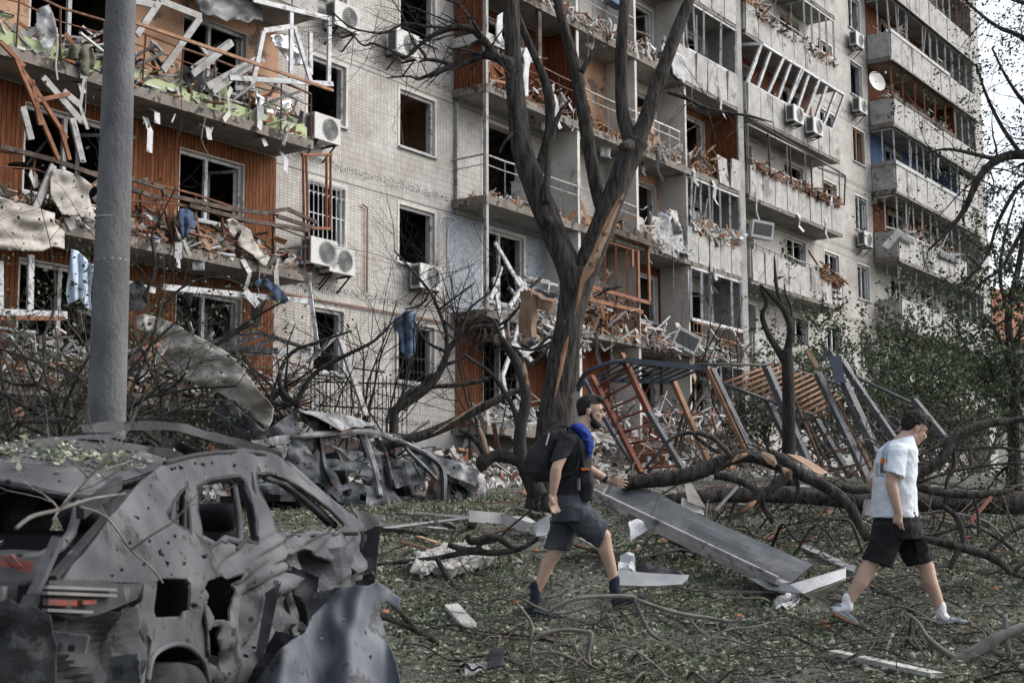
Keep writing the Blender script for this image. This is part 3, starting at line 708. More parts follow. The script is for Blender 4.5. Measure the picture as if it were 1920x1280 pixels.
# ------------------------------------------------------------------ lamp pole
def pole():
    t = thing('utility_pole', 'thick grey octagonal concrete pole standing behind the nearest wrecked car', 'pole', at(199, 905, 12.0))
    mb = MB(); Y = 12.0; secs = []
    for y, xc, w in [(1010, 193, 76), (795, 199, 72), (600, 206, 68.5), (400, 213, 65), (200, 220, 61), (0, 227, 57), (-260, 236, 53)]:
        r = w/2*Y/FPX; secs.append((at(xc, y, Y), V((r*cos(.35), r*sin(.35), 0)), V((-r*sin(.35), r*cos(.35), 0))))
    mb.loft(secs, 14); obj('shaft', mb, MT['pole'], t, smooth=True)
    for yy in (410, 425+64):
        mb = MB(); c = at(210, yy, Y); mb.loft([(c-V((0,0,.006)), V((.149,0,0)), V((0,.149,0))), (c+V((0,0,.006)), V((.149,0,0)), V((0,.149,0)))], 14); obj('joint_ring', mb, MT['concrete'], t)
pole()
# ------------------------------------------------------------------ trees
def tree_parts(t, limbs, mat='bark', n=10, names=None):
    for i, L in enumerate(limbs):
        mb = MB(); limb(mb, L, n=n if i < 6 else 7, sub=5, wob=.16)
        obj('trunk' if i == 0 else 'limb', mb, MT[mat], t, smooth=True)
Y = 19.0
T1 = thing('broken_tree', 'big forked tree with dark bark, stripped of leaves, in front of the middle balconies', 'tree', at(1050, 905, Y))
limbs = [px(Y, (1030, 960, 92), (1035, 880, 80), (1042, 800, 70), (1052, 700, 58), (1068, 600, 54), (1078, 540, 62), (1080, 505, 64)),
 px(Y, (1078, 545, 50), (1062, 490, 50), (1040, 440, 48), (1022, 395, 50), (1000, 340, 46), (980, 280, 42), (968, 200, 38), (962, 100, 34), (959, 0, 28), (955, -90, 24)),
 px(Y, (1082, 545, 50), (1104, 490, 50), (1128, 430, 46), (1152, 365, 44), (1176, 300, 44), (1192, 262, 48)),
 px(Y, (1188, 275, 34), (1172, 235, 28), (1165, 190, 25), (1165, 100, 23), (1170, 20, 21), (1176, -90, 17)),
 px(Y, (1188, 275, 36), (1210, 225, 31), (1232, 160, 29), (1258, 90, 26), (1285, 20, 23), (1320, -80, 18)),
 px(Y+.2, (1138, 410, 30), (1122, 370, 27), (1105, 280, 27), (1090, 190, 25), (1074, 110, 23), (1050, 20, 19), (1030, -70, 16)),
 px(Y+.2, (1004, 335, 24), (1020, 290, 20), (1031, 230, 18), (1024, 160, 18), (1004, 110, 16), (978, 50, 14), (960, 0, 10)),
 px(Y-.3, (958, 125, 22), (930, 105, 18), (906, 74, 17), (882, 54, 15), (845, 53, 13), (812, 66, 9), (790, 82, 7), (768, 98, 4)),
 px(Y-.3, (958, 120, 24), (935, 110, 19), (905, 104, 16), (872, 118, 13), (846, 124, 13), (815, 138, 10), (782, 149, 5)),
 px(Y-.3, (846, 122, 11), (828, 116, 8), (802, 112, 7), (785, 117, 3)),
 px(Y-.3, (908, 76, 10), (885, 84, 7), (862, 108, 6), (848, 122, 5)),
 px(Y-.3, (882, 54, 10), (877, 30, 7), (862, 10, 6), (838, 0, 5), (800, -15, 3)),
 px(Y-.3, (845, 53, 5), (800, 50, 5), (760, 45, 5), (720, 62, 4), (690, 60, 4), (655, 50, 4), (620, 20, 3)),
 px(Y-.3, (790, 82, 6), (760, 108, 6), (740, 98, 5), (700, 82, 5), (680, 85, 4), (655, 60, 3), (625, 45, 2)),
 px(Y-.3, (800, 112, 6), (790, 95, 6), (775, 80, 4), (765, 55, 3), (755, 30, 3), (735, 0, 2)),
 px(Y-.3, (782, 149, 5), (770, 144, 4), (748, 144, 4), (725, 147, 2)),
 px(Y-.2, (1252, 172, 10), (1290, 186, 8), (1325, 203, 7), (1370, 212, 6), (1410, 219, 5), (1450, 230, 2)),
 px(Y-.2, (1090, 135, 14), (1100, 118, 11), (1112, 100, 6), (1118, 90, 1)),
 px(Y-.2, (1022, 380, 16), (1026, 330, 14), (1030, 280, 13), (1040, 235, 12), (1052, 208, 7)),
 px(Y-.2, (962, 250, 8), (945, 268, 6), (936, 288, 3)),
 px(Y-.1, (1130, 545, 10), (1150, 540, 7), (1168, 536, 3)), px(Y-.1, (1050, 650, 9), (1030, 632, 7), (1002, 655, 6), (965, 652, 3))]
tree_parts(T1, limbs)
# stripped wood: a strip laid in the bark surface facing the camera
def strip(t, pts, Yd, mat='palewood', name='bare_wood'):
    mb = MB(); sp = spline(px(Yd, *pts), 4)
    for (p, r), (q, r2) in zip(sp, sp[1:]):
        pass
    c = V((0, -1, 0)); vs_ = []; d = (sp[-1][0]-sp[0][0]).normalized(); side = d.cross(c).normalized()
    for i, (p, r) in enumerate(sp):
        j = 1 + .3*noise.noise(p*9); vs_ += [p-side*r*j, p+c*r*.35, p+side*r*j*(1+.3*noise.noise(p*14))]
    mb.add(vs_, [(i*3+a, i*3+a+1, i*3+a+4, i*3+a+3) for i in range(len(sp)-1) for a in (0, 1)]); obj(name, mb, MT[mat], t)
strip(T1, [(1170, 362, 3, 18.60), (1152, 400, 10, 18.60), (1131, 445, 16, 18.58), (1112, 490, 20, 18.55), (1092, 530, 7, 18.56)], 18.6)
for a_ in ([(1160, 372, 2, 18.58), (1140, 410, 4, 18.56), (1122, 450, 3, 18.54), (1108, 480, 1, 18.54)], [(1124, 470, 1, 18.52), (1112, 500, 5, 18.5), (1098, 525, 3, 18.5), (1086, 548, 1, 18.52)], [(1096, 500, 2, 18.52), (1088, 540, 4, 18.5), (1084, 580, 2, 18.5)]): strip(T1, a_, 18.6, 'wood')
strip(T1, [(1094, 518, 14, 18.6), (1085, 560, 7, 18.6), (1078, 590, 2, 18.6)], 18.6, 'wood'); strip(T1, [(1066, 630, 2, 18.62), (1058, 660, 10, 18.65), (1050, 700, 7, 18.62), (1040, 745, 2, 18.60)], 18.6, 'wood')
mb = MB(); mb.tube([at(1028, 414, 18.66), at(1027, 414, 18.55)], [.075, .05], 10); obj('knot', mb, MT['burntbark'], T1, smooth=True)
mb = MB(); mb.tube([at(1180, 273, 18.7), at(1166, 275, 18.5)], [.09, .05], 9); obj('knot', mb, MT['bark'], T1, smooth=True)
R.seed(11)
mb = MB(); tips = []
for L in limbs[7:17]:
    sp = spline(L, 3)
    for p, r in sp[3:]:
        if R.random() < .75: grow(mb, p, (rvec()+V((-.5, 0, .1))), rr(.3, 1.0), max(.006, r*.35), 2, tips, 4, .6, 0, 2)
obj('twigs', mb, MT['burntbark'], T1)
# small tree in front of the right balconies
Yb = 17.2
T2 = thing('young_tree', 'slim dark leafless tree standing before the climbing frames, between the two walking men', 'tree', at(1479, 905, Yb))
tree_parts(T2, [px(Yb, (1480, 910, 30), (1479, 850, 27), (1479, 760, 25), (1477, 690, 24), (1474, 655, 22)), px(Yb, (1472, 680, 16), (1458, 655, 13), (1440, 625, 12), (1429, 592, 10), (1437, 568, 8), (1424, 540, 4)),
 px(Yb, (1475, 665, 17), (1482, 620, 14), (1474, 588, 13), (1458, 566, 11), (1440, 548, 8), (1424, 534, 4)), px(Yb, (1476, 600, 9), (1462, 560, 8), (1455, 530, 7), (1452, 481, 3)), px(Yb, (1481, 620, 8), (1484, 580, 6), (1474, 555, 4), (1470, 530, 2))], 'burntbark')
# scorched tree left of the big one
T3 = thing('scorched_tree', 'charred black crooked tree just left of the big forked one', 'tree', at(1000, 915, 17.5))
tree_parts(T3, [px(17.5, (1010, 930, 40), (990, 885, 34), (976, 850, 26), (976, 803, 22), (986, 745, 20), (976, 695, 20), (955, 655, 16), (936, 628, 8)), px(17.5, (976, 812, 14), (960, 760, 9), (925, 705, 8), (895, 682, 7), (870, 664, 5)),
 px(17.5, (985, 870, 26), (955, 858, 24), (925, 855, 24), (905, 868, 30), (908, 882, 10)), px(17.5, (912, 858, 16), (900, 835, 13), (880, 815, 10), (862, 805, 11)), px(17.5, (982, 690, 8), (1010, 672, 6), (1030, 648, 5), (1060, 600, 4)), px(17.5, (940, 632, 5), (925, 600, 4), (900, 590, 3)), px(17.5, (960, 650, 5), (1000, 655, 5), (1050, 632, 4))], 'burntbark')
strip(T3, [(982, 680, 4, 17.3), (985, 700, 9, 17.3), (990, 722, 3, 17.3)], 17.3); strip(T3, [(898, 800, 5, 17.3), (908, 825, 9, 17.3), (915, 850, 4, 17.3)], 17.3)
T4 = thing('bare_tree', 'crooked bare tree leaning right behind the burnt out estate car', 'tree', at(740, 870, 25))
tree_parts(T4, [px(25, (738, 880, 22), (738, 800, 17), (742, 768, 18), (770, 750, 17), (806, 722, 16), (828, 690, 14), (842, 655, 12), (862, 632, 10), (890, 614, 8), (945, 605, 6), (985, 560, 4)),
 px(25, (745, 765, 14), (758, 742, 12), (785, 728, 10), (812, 700, 9)), px(25, (838, 665, 9), (836, 620, 7), (822, 580, 7), (805, 545, 6), (775, 510, 5), (740, 470, 3)), px(25, (838, 660, 8), (800, 640, 5), (775, 600, 4)), px(25, (830, 685, 8), (870, 670, 6), (905, 640, 5), (950, 610, 4)),
 px(25, (808, 724, 9), (850, 722, 9), (890, 716, 9), (915, 710, 7)), px(25, (822, 582, 6), (850, 560, 5), (890, 530, 3)), px(25, (862, 630, 7), (880, 580, 5), (920, 545, 4), (940, 500, 2)), px(25, (805, 548, 5), (790, 570, 4), (760, 580, 3))])
mb = MB(); tips = []
for L in [px(25, (838, 665, 9), (836, 620, 7), (822, 580, 7), (805, 545, 6), (775, 510, 5), (740, 470, 3)), px(25, (842, 655, 12), (862, 632, 10), (890, 614, 8), (945, 605, 6), (985, 560, 4)), px(25, (862, 630, 7), (880, 580, 5), (920, 545, 4), (940, 500, 2))]:
    for p, r in spline(L, 4)[2:]: grow(mb, p, rvec()+V((0, 0, .3)), rr(.6, 1.5), max(.009, r*.4), 3, tips, 4, .6, .04, 3)
obj('twigs', mb, MT['burntbark'], T4)
t = thing('fallen_tree', 'leaning broken trunk lying between the burnt out car and the charred tree', 'trunk', at(835, 870, 24))
tree_parts(t, [px(24, (690, 838, 20), (768, 823, 20), (835, 800, 20), (896, 768, 17), (953, 739, 14), (985, 728, 10))]); strip(t, [(812, 812, 3, 23.85), (850, 788, 5, 23.85), (905, 752, 3, 23.85)], 23.85)
# ------------------------------------------------------------------ shrubs and leafless bushes
def bush(name, label, cat, base, n, L, r, lev, mat, leafmat=None, nleaf=0, lsz=.05, dirs=(0, 0, 1), group=None, spread=.6, kink=.25, sway=.7):
    t = thing(name, label, cat, base, group); mb = MB(); tips = []
    for i in range(n):
        d = V(dirs) + rvec()*sway
        grow(mb, V(base) + V((rr(-.3, .3), rr(-.3, .3), 0)), d, L*rr(.6, 1.1), r*rr(.6, 1.2), lev, tips, 5, spread, .05, 3, kink)
    obj('stems', mb, MT[mat], t)
    if nleaf:
        ml = MB()
        for i in range(nleaf): leaf(ml, R.choice(tips)+rvec()*rr(0, .12), lsz*rr(.6, 1.4))
        obj('foliage', ml, MT[leafmat], t)
    return t
R.seed(21)
bl = [(60, 905, 17, 'tangled half bare bush left of the concrete pole, at the photo edge', 900), (130, 900, 18.5, 'tangled bush close to the left of the concrete pole', 500), (290, 900, 25.5, 'dark leafless bush right of the concrete pole, under the bent beige sheet', 0), (420, 890, 26, 'leafless bush in front of the lowest left balcony with the white frame', 0), (560, 880, 24, 'leafless bush at the right end of the lowest left balcony', 0)]
for x, y, Yd, lab, nl in bl:
    bush('leafless_bush' if not nl else 'bush', lab, 'bush', at(x, y, Yd), 9, 2.3, .03, 3, 'burntbark' if not nl else 'twig', 'leafA', nl, .055, (0, 0, .8), 'bushes at the foot of the block')
for x, y, Yd, lab in [(665, 870, 28, 'thin bare sapling growing in front of the tiled wall, left of the hanging coat'), (700, 870, 29, 'tall bare sapling under the barred window with the hanging coat'), (900, 860, 27, 'bare sapling in front of the blue painted wall'), (1275, 850, 26, 'bare sapling behind the blue climbing frame'), (1390, 850, 30, 'bare sapling below the white glazed balcony, right of the blue climbing frame')]:
    bush('bare_sapling', lab, 'sapling', at(x, y, Yd), 4, 3.4, .028, 3, 'burntbark', None, 0, dirs=(0, 0, 1.1), group='bare saplings along the wall', sway=.35)
for x, y, Yd, lab, nl, L in [(1530, 860, 33, 'leafy dark shrub behind the ladder of the climbing frame', 3200, 2.3), (1650, 870, 33, 'low leafy shrub directly behind the leaning grey posts', 4000, 1.8), (1760, 880, 30, 'low leafy shrub above the shoulder of the man in white', 4000, 1.8), (1840, 880, 30, 'low leafy shrub at the foot of the right corner of the block', 4500, 2.0), (1450, 870, 34, 'low leafy shrub behind the slim dark tree', 3500, 1.9), (1620, 850, 36, 'leafy dark shrub behind the leaning grey steel posts', 4500, 2.7), (1720, 850, 38, 'wide leafy shrub at the foot of the right stack of balconies', 6500, 2.9), (1790, 850, 36, 'leafy shrub right of the broadest one, above the man in white', 5000, 2.6), (1570, 850, 30, 'thin shrub with sparse leaves between the slim tree and the grey posts', 1800, 2.2)]:
    bush('leafy_shrub', lab, 'shrub', at(x, y, Yd), 8, L, .04, 3, 'twig', 'leafB' if Yd > 33 else 'leafA', nl, .085, (0, 0, 1), 'leafy shrubs before the right balconies', sway=.75)
# right hand trees
def canopy(label, base, limbs, Yd, nleaf, lsz, mat='leafB', den=.5, L=(.4, 1.0), name='leafy_tree', lev=2, q0=2):
    t = thing(name, label, 'tree', base); tree_parts(t, limbs, n=8); mb = MB(); tips = []
    for l in limbs:
        for p, r in spline(l, 4)[q0:]:
            if R.random() < den: grow(mb, p, rvec(), rr(*L), max(.005, r*.3), lev, tips, 4, .6, -.02, 3)
    obj('twigs', mb, MT['burntbark'], t); ml = MB()
    for i in range(nleaf): leaf(ml, R.choice(tips)+rvec()*rr(0, .1), lsz*rr(.6, 1.4))
    obj('crown', ml, MT[mat], t); return t
canopy('overhanging tree with fine black twigs and small leaves at the top right of the photo', at(2080, 1010, 13), [px(13, (2080, 1080, 90), (2060, 700, 75), (2040, 400, 60), (2010, 200, 50), (1990, 0, 40)), px(13, (2030, 350, 30), (1970, 300, 24), (1915, 290, 20), (1870, 300, 17), (1835, 335, 14), (1810, 390, 12), (1780, 430, 8), (1740, 470, 4)),
 px(13, (1870, 300, 10), (1830, 290, 8), (1780, 280, 6), (1740, 285, 3)), px(13, (2010, 150, 20), (1960, 110, 14), (1915, 70, 10), (1870, 50, 8), (1830, 20, 6), (1800, -10, 4)), px(13, (1915, 290, 10), (1880, 240, 8), (1850, 180, 6), (1830, 120, 4)), px(13, (1960, 320, 12), (1910, 350, 9), (1870, 420, 7), (1850, 480, 5), (1800, 540, 3)), px(13, (2020, 60, 16), (1960, 20, 10), (1900, 0, 7), (1850, -20, 5)),
 px(13, (1990, 220, 14), (1930, 200, 9), (1890, 150, 6), (1860, 90, 4)), px(13, (1990, 440, 14), (1930, 420, 10), (1880, 500, 7), (1840, 530, 5), (1800, 580, 3))], 13, 6500, .03, L=(.25, .75), den=.7)
canopy('green leafy tree at the right edge, lower down, before the red roofed house', at(1905, 915, 22), [px(22, (1905, 920, 26), (1900, 800, 22), (1905, 700, 18), (1890, 600, 14), (1910, 500, 12), (1925, 400, 8)), px(22, (1902, 720, 12), (1885, 660, 10), (1860, 610, 6), (1850, 600, 3)), px(22, (1905, 640, 12), (1930, 580, 10), (1940, 480, 6)), px(22, (1895, 600, 9), (1875, 520, 7), (1885, 440, 5), (1905, 370, 3)), px(22, (1900, 800, 10), (1870, 740, 8), (1855, 690, 4)), px(22, (1903, 760, 12), (1940, 700, 10), (1960, 640, 6))], 22, 12000, .06, 'leafA', den=.8, L=(.5, 1.1))
# ------------------------------------------------------------------ red roofed house
t = thing('red_roof_house', 'pale house with an orange tiled roof seen past the right corner of the block', 'house', at(1865, 905, 80))
hx = at(1836, 640, 80); hz0 = gz(0, 80)-1
mb = MB(); a = at(1815, 640, 80); b = at(2050, 640, 80); mb.box(V(((a.x+b.x)/2, 84, (a.z+hz0)/2)), V(((b.x-a.x)/2, 0, 0)), V((0, 4, 0)), V((0, 0, (a.z-hz0)/2))); obj('wall', mb, MT['plaster'], t)
MT['rooftile'] = pm('roof_tile', (.24, .10, .055), (.34, .16, .09), 2.5, .8, bump=.4)
mb = MB(); c = at(1850, 545, 84); mb.prism([V((a.x-.6, 79.2, a.z-.1)), V((a.x+1.6, 84, c.z)), V((b.x, 84, c.z)), V((b.x, 79.2, a.z-.1))], V((0, -.05, .2))); mb.prism([V((a.x+1.6, 84, c.z)), V((a.x-.6, 88.8, a.z-.1)), V((b.x, 88.8, a.z-.1)), V((b.x, 84, c.z))], V((0, .05, .2)))
mb.prism([V((a.x-.6, 79.2, a.z-.1)), V((a.x+1.6, 84, c.z)), V((a.x-.6, 88.8, a.z-.1))], V((-.05, 0, .2)))
obj('roof', mb, MT['rooftile'], t)
# ------------------------------------------------------------------ fallen tree across the yard
def log(label, cat, mains, Yd, mat='bark', name='fallen_tree', splits=(), group=None, pn='branch'):
    sp = mains[0][0][0]; t = thing(name, label, cat, V((sp.x, sp.y, gz(sp.x, sp.y))), group)
    for i, L in enumerate(mains):
        mb = MB(); limb(mb, L, n=11 if i == 0 else 8, sub=5, wob=.2); obj('trunk' if i == 0 else pn, mb, MT[mat], t, smooth=True)
    for s_ in splits: strip(t, s_[0], 0, s_[1] if len(s_) > 1 else 'palewood')
    return t
log('long thick fallen trunk lying flat behind the man in the white shirt', 'trunk', [px(17, (1250, 935, 18), (1330, 930, 26), (1440, 926, 30), (1530, 930, 32), (1630, 940, 36), (1715, 940, 38), (1820, 940, 40), (1960, 944, 42))], 17)
log('broken black trunk arching over the long fallen one, torn open at its top', 'trunk',
 [px(15.2, (1165, 908, 22), (1200, 902, 26), (1280, 892, 28), (1330, 876, 30), (1375, 858, 28), (1415, 856, 28), (1450, 868, 26), (1468, 880, 18)), px(15, (1445, 848, 16), (1470, 862, 22), (1500, 886, 24), (1547, 912, 22), (1585, 938, 20), (1608, 975, 18), (1628, 1012, 16)), px(14.9, (1478, 880, 20), (1460, 905, 20), (1428, 930, 17), (1405, 948, 15), (1380, 965, 10), (1350, 972, 6)),
  px(15, (1482, 882, 8), (1496, 910, 8), (1490, 940, 7), (1466, 956, 6)), px(15, (1340, 890, 16), (1380, 900, 15), (1416, 918, 15), (1432, 950, 14), (1450, 980, 10)), px(15, (1212, 876, 6), (1240, 842, 6), (1262, 820, 7), (1295, 811, 9), (1332, 818, 10), (1356, 838, 10), (1372, 856, 8)), px(15, (1300, 815, 6), (1330, 838, 7), (1350, 848, 6)), px(15, (1390, 850, 8), (1400, 850, 12), (1420, 858, 6)), px(15, (1340, 886, 5), (1360, 870, 8), (1388, 850, 8), (1405, 848, 4))],
 15, splits=[([(1428, 848, 6, 14.75), (1445, 860, 18, 14.72), (1455, 872, 8, 14.75)],), ([(1466, 876, 4, 14.7), (1478, 886, 16, 14.68), (1484, 898, 4, 14.7)],), ([(1372, 866, 2, 14.8), (1385, 856, 9, 14.78), (1402, 850, 3, 14.8)],), ([(1392, 958, 3, 14.75), (1406, 948, 12, 14.72), (1418, 938, 3, 14.75)], 'wood')])
log('dark forked bough rising behind the man in the white shirt to the right edge', 'bough', [px(16, (1640, 918, 12), (1690, 905, 16), (1720, 888, 20), (1756, 868, 20), (1776, 846, 20), (1782, 826, 19), (1812, 808, 18), (1848, 795, 18), (1880, 790, 14), (1930, 784, 10)), px(16, (1700, 908, 14), (1750, 920, 16), (1800, 926, 16), (1850, 926, 14), (1900, 918, 9)), px(16, (1578, 914, 14), (1610, 918, 16), (1650, 916, 12)), px(16, (1786, 830, 8), (1790, 870, 8), (1775, 905, 7), (1770, 970, 6), (1750, 1005, 5)), px(16, (1700, 870, 5), (1760, 835, 5), (1800, 842, 5), (1870, 838, 6), (1940, 850, 5)), px(16, (1720, 905, 5), (1800, 880, 6), (1900, 868, 5), (1950, 880, 4)), px(16, (1630, 880, 8), (1680, 872, 6), (1740, 868, 5), (1800, 862, 4))], 16, name='fallen_bough')
log('twisted fallen bough in the tangle at the lower right, beside the man in black shorts', 'bough', [px(11.9, (1700, 1000, 10), (1745, 1012, 14), (1805, 1026, 17), (1850, 1040, 17), (1880, 1058, 15), (1900, 1075, 12), (1960, 1090, 8)), px(11.9, (1770, 950, 10), (1795, 970, 11), (1806, 1005, 11), (1803, 1020, 11), (1780, 1065, 10)), px(11.8, (1835, 1000, 7), (1833, 960, 6), (1822, 925, 4)), px(11.9, (1850, 1040, 8), (1880, 1010, 8), (1920, 985, 7), (1960, 975, 6)), px(11.9, (1700, 1010, 8), (1660, 1018, 9), (1640, 1040, 8)), px(11.9, (1900, 1075, 8), (1920, 1055, 7), (1950, 1040, 6))], 11.9, name='fallen_bough')
log('thick pale barked bough at the bottom right corner of the lawn', 'bough', [px(9.4, (1760, 1262, 26), (1800, 1240, 28), (1845, 1212, 26), (1880, 1190, 20), (1950, 1165, 14)), px(9.4, (1800, 1238, 14), (1770, 1220, 12), (1740, 1195, 9), (1720, 1165, 6), (1700, 1150, 4)), px(9.4, (1895, 1242, 10), (1888, 1200, 12), (1884, 1152, 9)), px(9.4, (1720, 1165, 6), (1712, 1190, 5), (1735, 1230, 4)), px(9.4, (1840, 1215, 9), (1900, 1225, 7), (1960, 1215, 5))], 9.4, 'twigpale', 'fallen_bough')
log('curved black branch lying over the broken concrete slab', 'branch', [px(12.9, (818, 1045, 8), (828, 1062, 10), (842, 1086, 11), (871, 1112, 11), (898, 1121, 10), (934, 1108, 5)), px(12.9, (795, 1098, 6), (826, 1114, 8), (862, 1118, 7)), px(12.9, (860, 1120, 6), (864, 1105, 7), (856, 1096, 5))], 12.9, 'burntbark', 'fallen_branch')
log('long dark branch pointing from the torn car panel into the lawn', 'branch', [px(10.3, (706, 1150, 13), (740, 1163, 12), (775, 1178, 12), (818, 1203, 10), (850, 1228, 5)), px(10.3, (735, 1130, 9), (760, 1158, 9), (778, 1178, 9)), px(10.3, (818, 1203, 5), (860, 1212, 6), (920, 1214, 6), (990, 1210, 5)), px(10.3, (745, 1235, 5), (765, 1216, 9), (790, 1220, 8), (803, 1245, 6))], 10.3, 'bark', 'fallen_branch')
log('heap of black branches lying behind the broken concrete slab', 'branch', [px(14, (700, 1058, 6), (760, 1052, 8), (818, 1046, 9), (880, 1034, 12), (930, 1036, 13), (975, 1028, 10), (1010, 1010, 6)), px(14, (877, 1002, 10), (885, 1015, 14), (925, 1005, 14), (950, 1018, 12), (968, 1032, 8)), px(14, (840, 1020, 9), (870, 1030, 12), (905, 1030, 10)), px(14, (890, 1030, 7), (905, 1018, 8), (930, 1012, 6), (960, 985, 4), (1015, 940, 3)), px(14, (915, 1035, 7), (975, 1030, 6), (1010, 1005, 5), (1022, 970, 4), (1010, 955, 3))], 14, 'burntbark', 'fallen_branch')
log('pale crooked branch arching over the lawn at the bottom, right of the sock clad foot', 'branch', [px(9.3, (1000, 1200, 8), (1020, 1188, 9), (1060, 1180, 7), (1100, 1184, 8), (1108, 1190, 9), (1102, 1225, 8), (1105, 1252, 7), (1085, 1262, 5)), px(9.3, (969, 1131, 5), (985, 1150, 6), (998, 1176, 6), (993, 1218, 6), (1005, 1262, 5)), px(9.3, (1000, 1225, 5), (1040, 1222, 6), (1085, 1240, 7), (1100, 1252, 6)), px(9.3, (1020, 1280, 7), (1040, 1262, 8), (1048, 1235, 6), (1030, 1215, 5))], 9.3, 'twigpale', 'fallen_branch')
log('grey branch running along the lawn in front of the folded metal tray', 'branch', [px(10.2, (1020, 1150, 6), (1080, 1122, 8), (1180, 1118, 9), (1192, 1130, 8), (1215, 1180, 8), (1240, 1200, 5)), px(10.2, (1190, 1122, 6), (1260, 1146, 8), (1330, 1158, 8), (1375, 1164, 7), (1392, 1155, 9)), px(10.2, (1290, 1155, 6), (1310, 1180, 6), (1330, 1192, 4)), px(10.2, (975, 1120, 4), (1050, 1150, 4), (1150, 1120, 4))], 10.2, 'twigpale', 'fallen_branch')
log('pair of branches poking up out of the grass below the man in white', 'branch', [px(10, (1708, 1158, 4), (1706, 1180, 7), (1700, 1205, 9), (1680, 1215, 8), (1620, 1218, 5), (1560, 1216, 3)), px(10, (1712, 1165, 4), (1722, 1190, 6), (1738, 1212, 4))], 10, 'bark', 'fallen_branch')
# random small branches lying about
R.seed(33)
def lying(x, y, L, r, mat, label, group, lift=.06):
    base = V((x, y, gz(x, y)+r)); a = rr(0, 6.28); d = V((cos(a), sin(a), 0)); pts = [(base, r)]; p = base
    n = 5
    for i in range(n):
        a += rr(-.5, .5); d = V((cos(a), sin(a), 0)); p = p + d*(L/n); z = gz(p.x, p.y) + r + max(0, lift*sin(pi*(i+1)/n)*rr(.2, 1.6)); p = V((p.x, p.y, z)); pts.append((p, r*(1-.8*(i+1)/n)))
    mb = MB(); limb(mb, pts, n=6, sub=3, wob=.15)
    for i in range(R.randint(2, 5)):
        q, rq = R.choice(pts[1:5]); grow(mb, q, (d.cross(V((0, 0, 1)))*R.choice((-1, 1))+d+V((0, 0, rr(0, .5)))), L*rr(.2, .5), rq*.6, 1, [], 4, .6, 0, 2, .3)
    obj('fallen_branch', mb, MT[mat], None, smooth=True, label=label, cat='branch', group=group)
zones = [((8.6, 11), (-1.2, 4.0), 60, 'twiggy branch on the near lawn', 'branches on the near lawn'), ((11, 15), (-2.2, 5.5), 80, 'branch on the lawn before the trunks', 'branches on the middle lawn'), ((14.5, 19), (1.5, 7.5), 70, 'branch in the tangle by the trunks', 'branches round the fallen trunks'), ((10.5, 14), (3.0, 5.6), 40, 'branch in the lower right heap', 'branches at the right edge')]
for (y0, y1), (x0, x1), n, lab, grp in zones:
    for i in range(n):
        y = rr(y0, y1); x = x0 + (x1-x0)*R.random(); big = y0 > 14
        xx = x*y/((y0+y1)/2); mt_ = R.choice(['twig', 'twig', 'burntbark', 'twigpale', 'bark']); L_ = rr(.3, 1.5)*(1.5 if big else 1); u_ = (x-x0)/(x1-x0)
        lying(xx, y, L_, rr(.004, .013)*(1.8 if big else 1), mt_, '%s %s %s, %s' % ('short' if L_ < .8 else 'long', dict(twig='brown', burntbark='black', twigpale='pale', bark='dark')[mt_], lab, 'on its left side' if u_ < .33 else ('in its middle' if u_ < .66 else 'on its right side')), grp, .1 if not big else .35)
# ------------------------------------------------------------------ leaf litter, grass, crumbs (stuff)
R.seed(44)
def litter(n, sz0, mat, name, ymin=7.2, ymax=24, flat=.6, blade=False, dens=None):
    mb = MB(); i = 0
    while i < n:
        u = R.random(); y = ymin*(ymax/ymin)**(u**.9); x = rr(-.40, .40)*y
        if dens and dens(x, y) < R.random(): continue
        z = gz(x, y)
        if blade:
            h = rr(.03, .09); a = rr(0, 6.28); w_ = .004*y/9; d = V((cos(a), sin(a), 0)); t_ = V((rr(-.04, .04), rr(-.04, .04), h))
            mb.add([V((x, y, z-.01))-d*w_, V((x, y, z-.01))+d*w_, V((x, y, z))+t_], [(0, 1, 2)])
        else: leaf(mb, V((x, y, z+rr(.002, .035))), sz0*rr(.5, 1.5)*(y/10)**.35, flat)
        i += 1
    obj(name, mb, mat, kind='stuff', origin=(0, 10, -1))
mb = MB()
for i in range(2600):
    y = 8*(26/8)**R.random(); x = rr(-.16, .38)*y; p = V((x, y, gz(x, y)+rr(.005, .05))); a = rr(0, 6.28); L = rr(.08, .5); d = V((cos(a), sin(a), rr(-.1, .25))); q = p+d*L*.5+rvec()*L*.12; r_ = rr(.0015, .005)*(1 if y < 14 else 1.5); mb.tube([p, q, q+(d+rvec()*.5)*L*.4], [r_, r_*.8, r_*.4], 3)
obj('fallen_twigs', mb, MT['twig'], kind='stuff', origin=(0, 10, -1))
mb = MB()
for i in range(1500):
    y = 8*(24/8)**R.random(); x = rr(-.16, .38)*y; p = V((x, y, gz(x, y)+rr(.01, .06))); a = rr(0, 6.28); L = rr(.08, .4); d = V((cos(a), sin(a), rr(-.1, .3))); mb.tube([p, p+d*L*.6+rvec()*.03], [.003, .0015], 3)
obj('fallen_twigs', mb, MT['twigpale'], kind='stuff', origin=(0, 10, -1))
dn = lambda x, y: max(.08, min(1, .55+1.1*noise.noise(V((x*.9, y*.9, 5)))))
litter(46000, .042, MT['leafG'], 'leaf_litter', dens=dn)
litter(26000, .045, MT['leafA'], 'leaf_litter', dens=dn)
litter(40000, 0, MT['leafA'], 'grass', blade=True, dens=dn)
MT['dirtbit'] = pm('dirt_bits', (.05, .045, .04), (.16, .15, .13), 9, .95, bump=0)
litter(22000, .03, MT['dirtbit'], 'small_rubble', ymin=8, ymax=30, flat=.3)
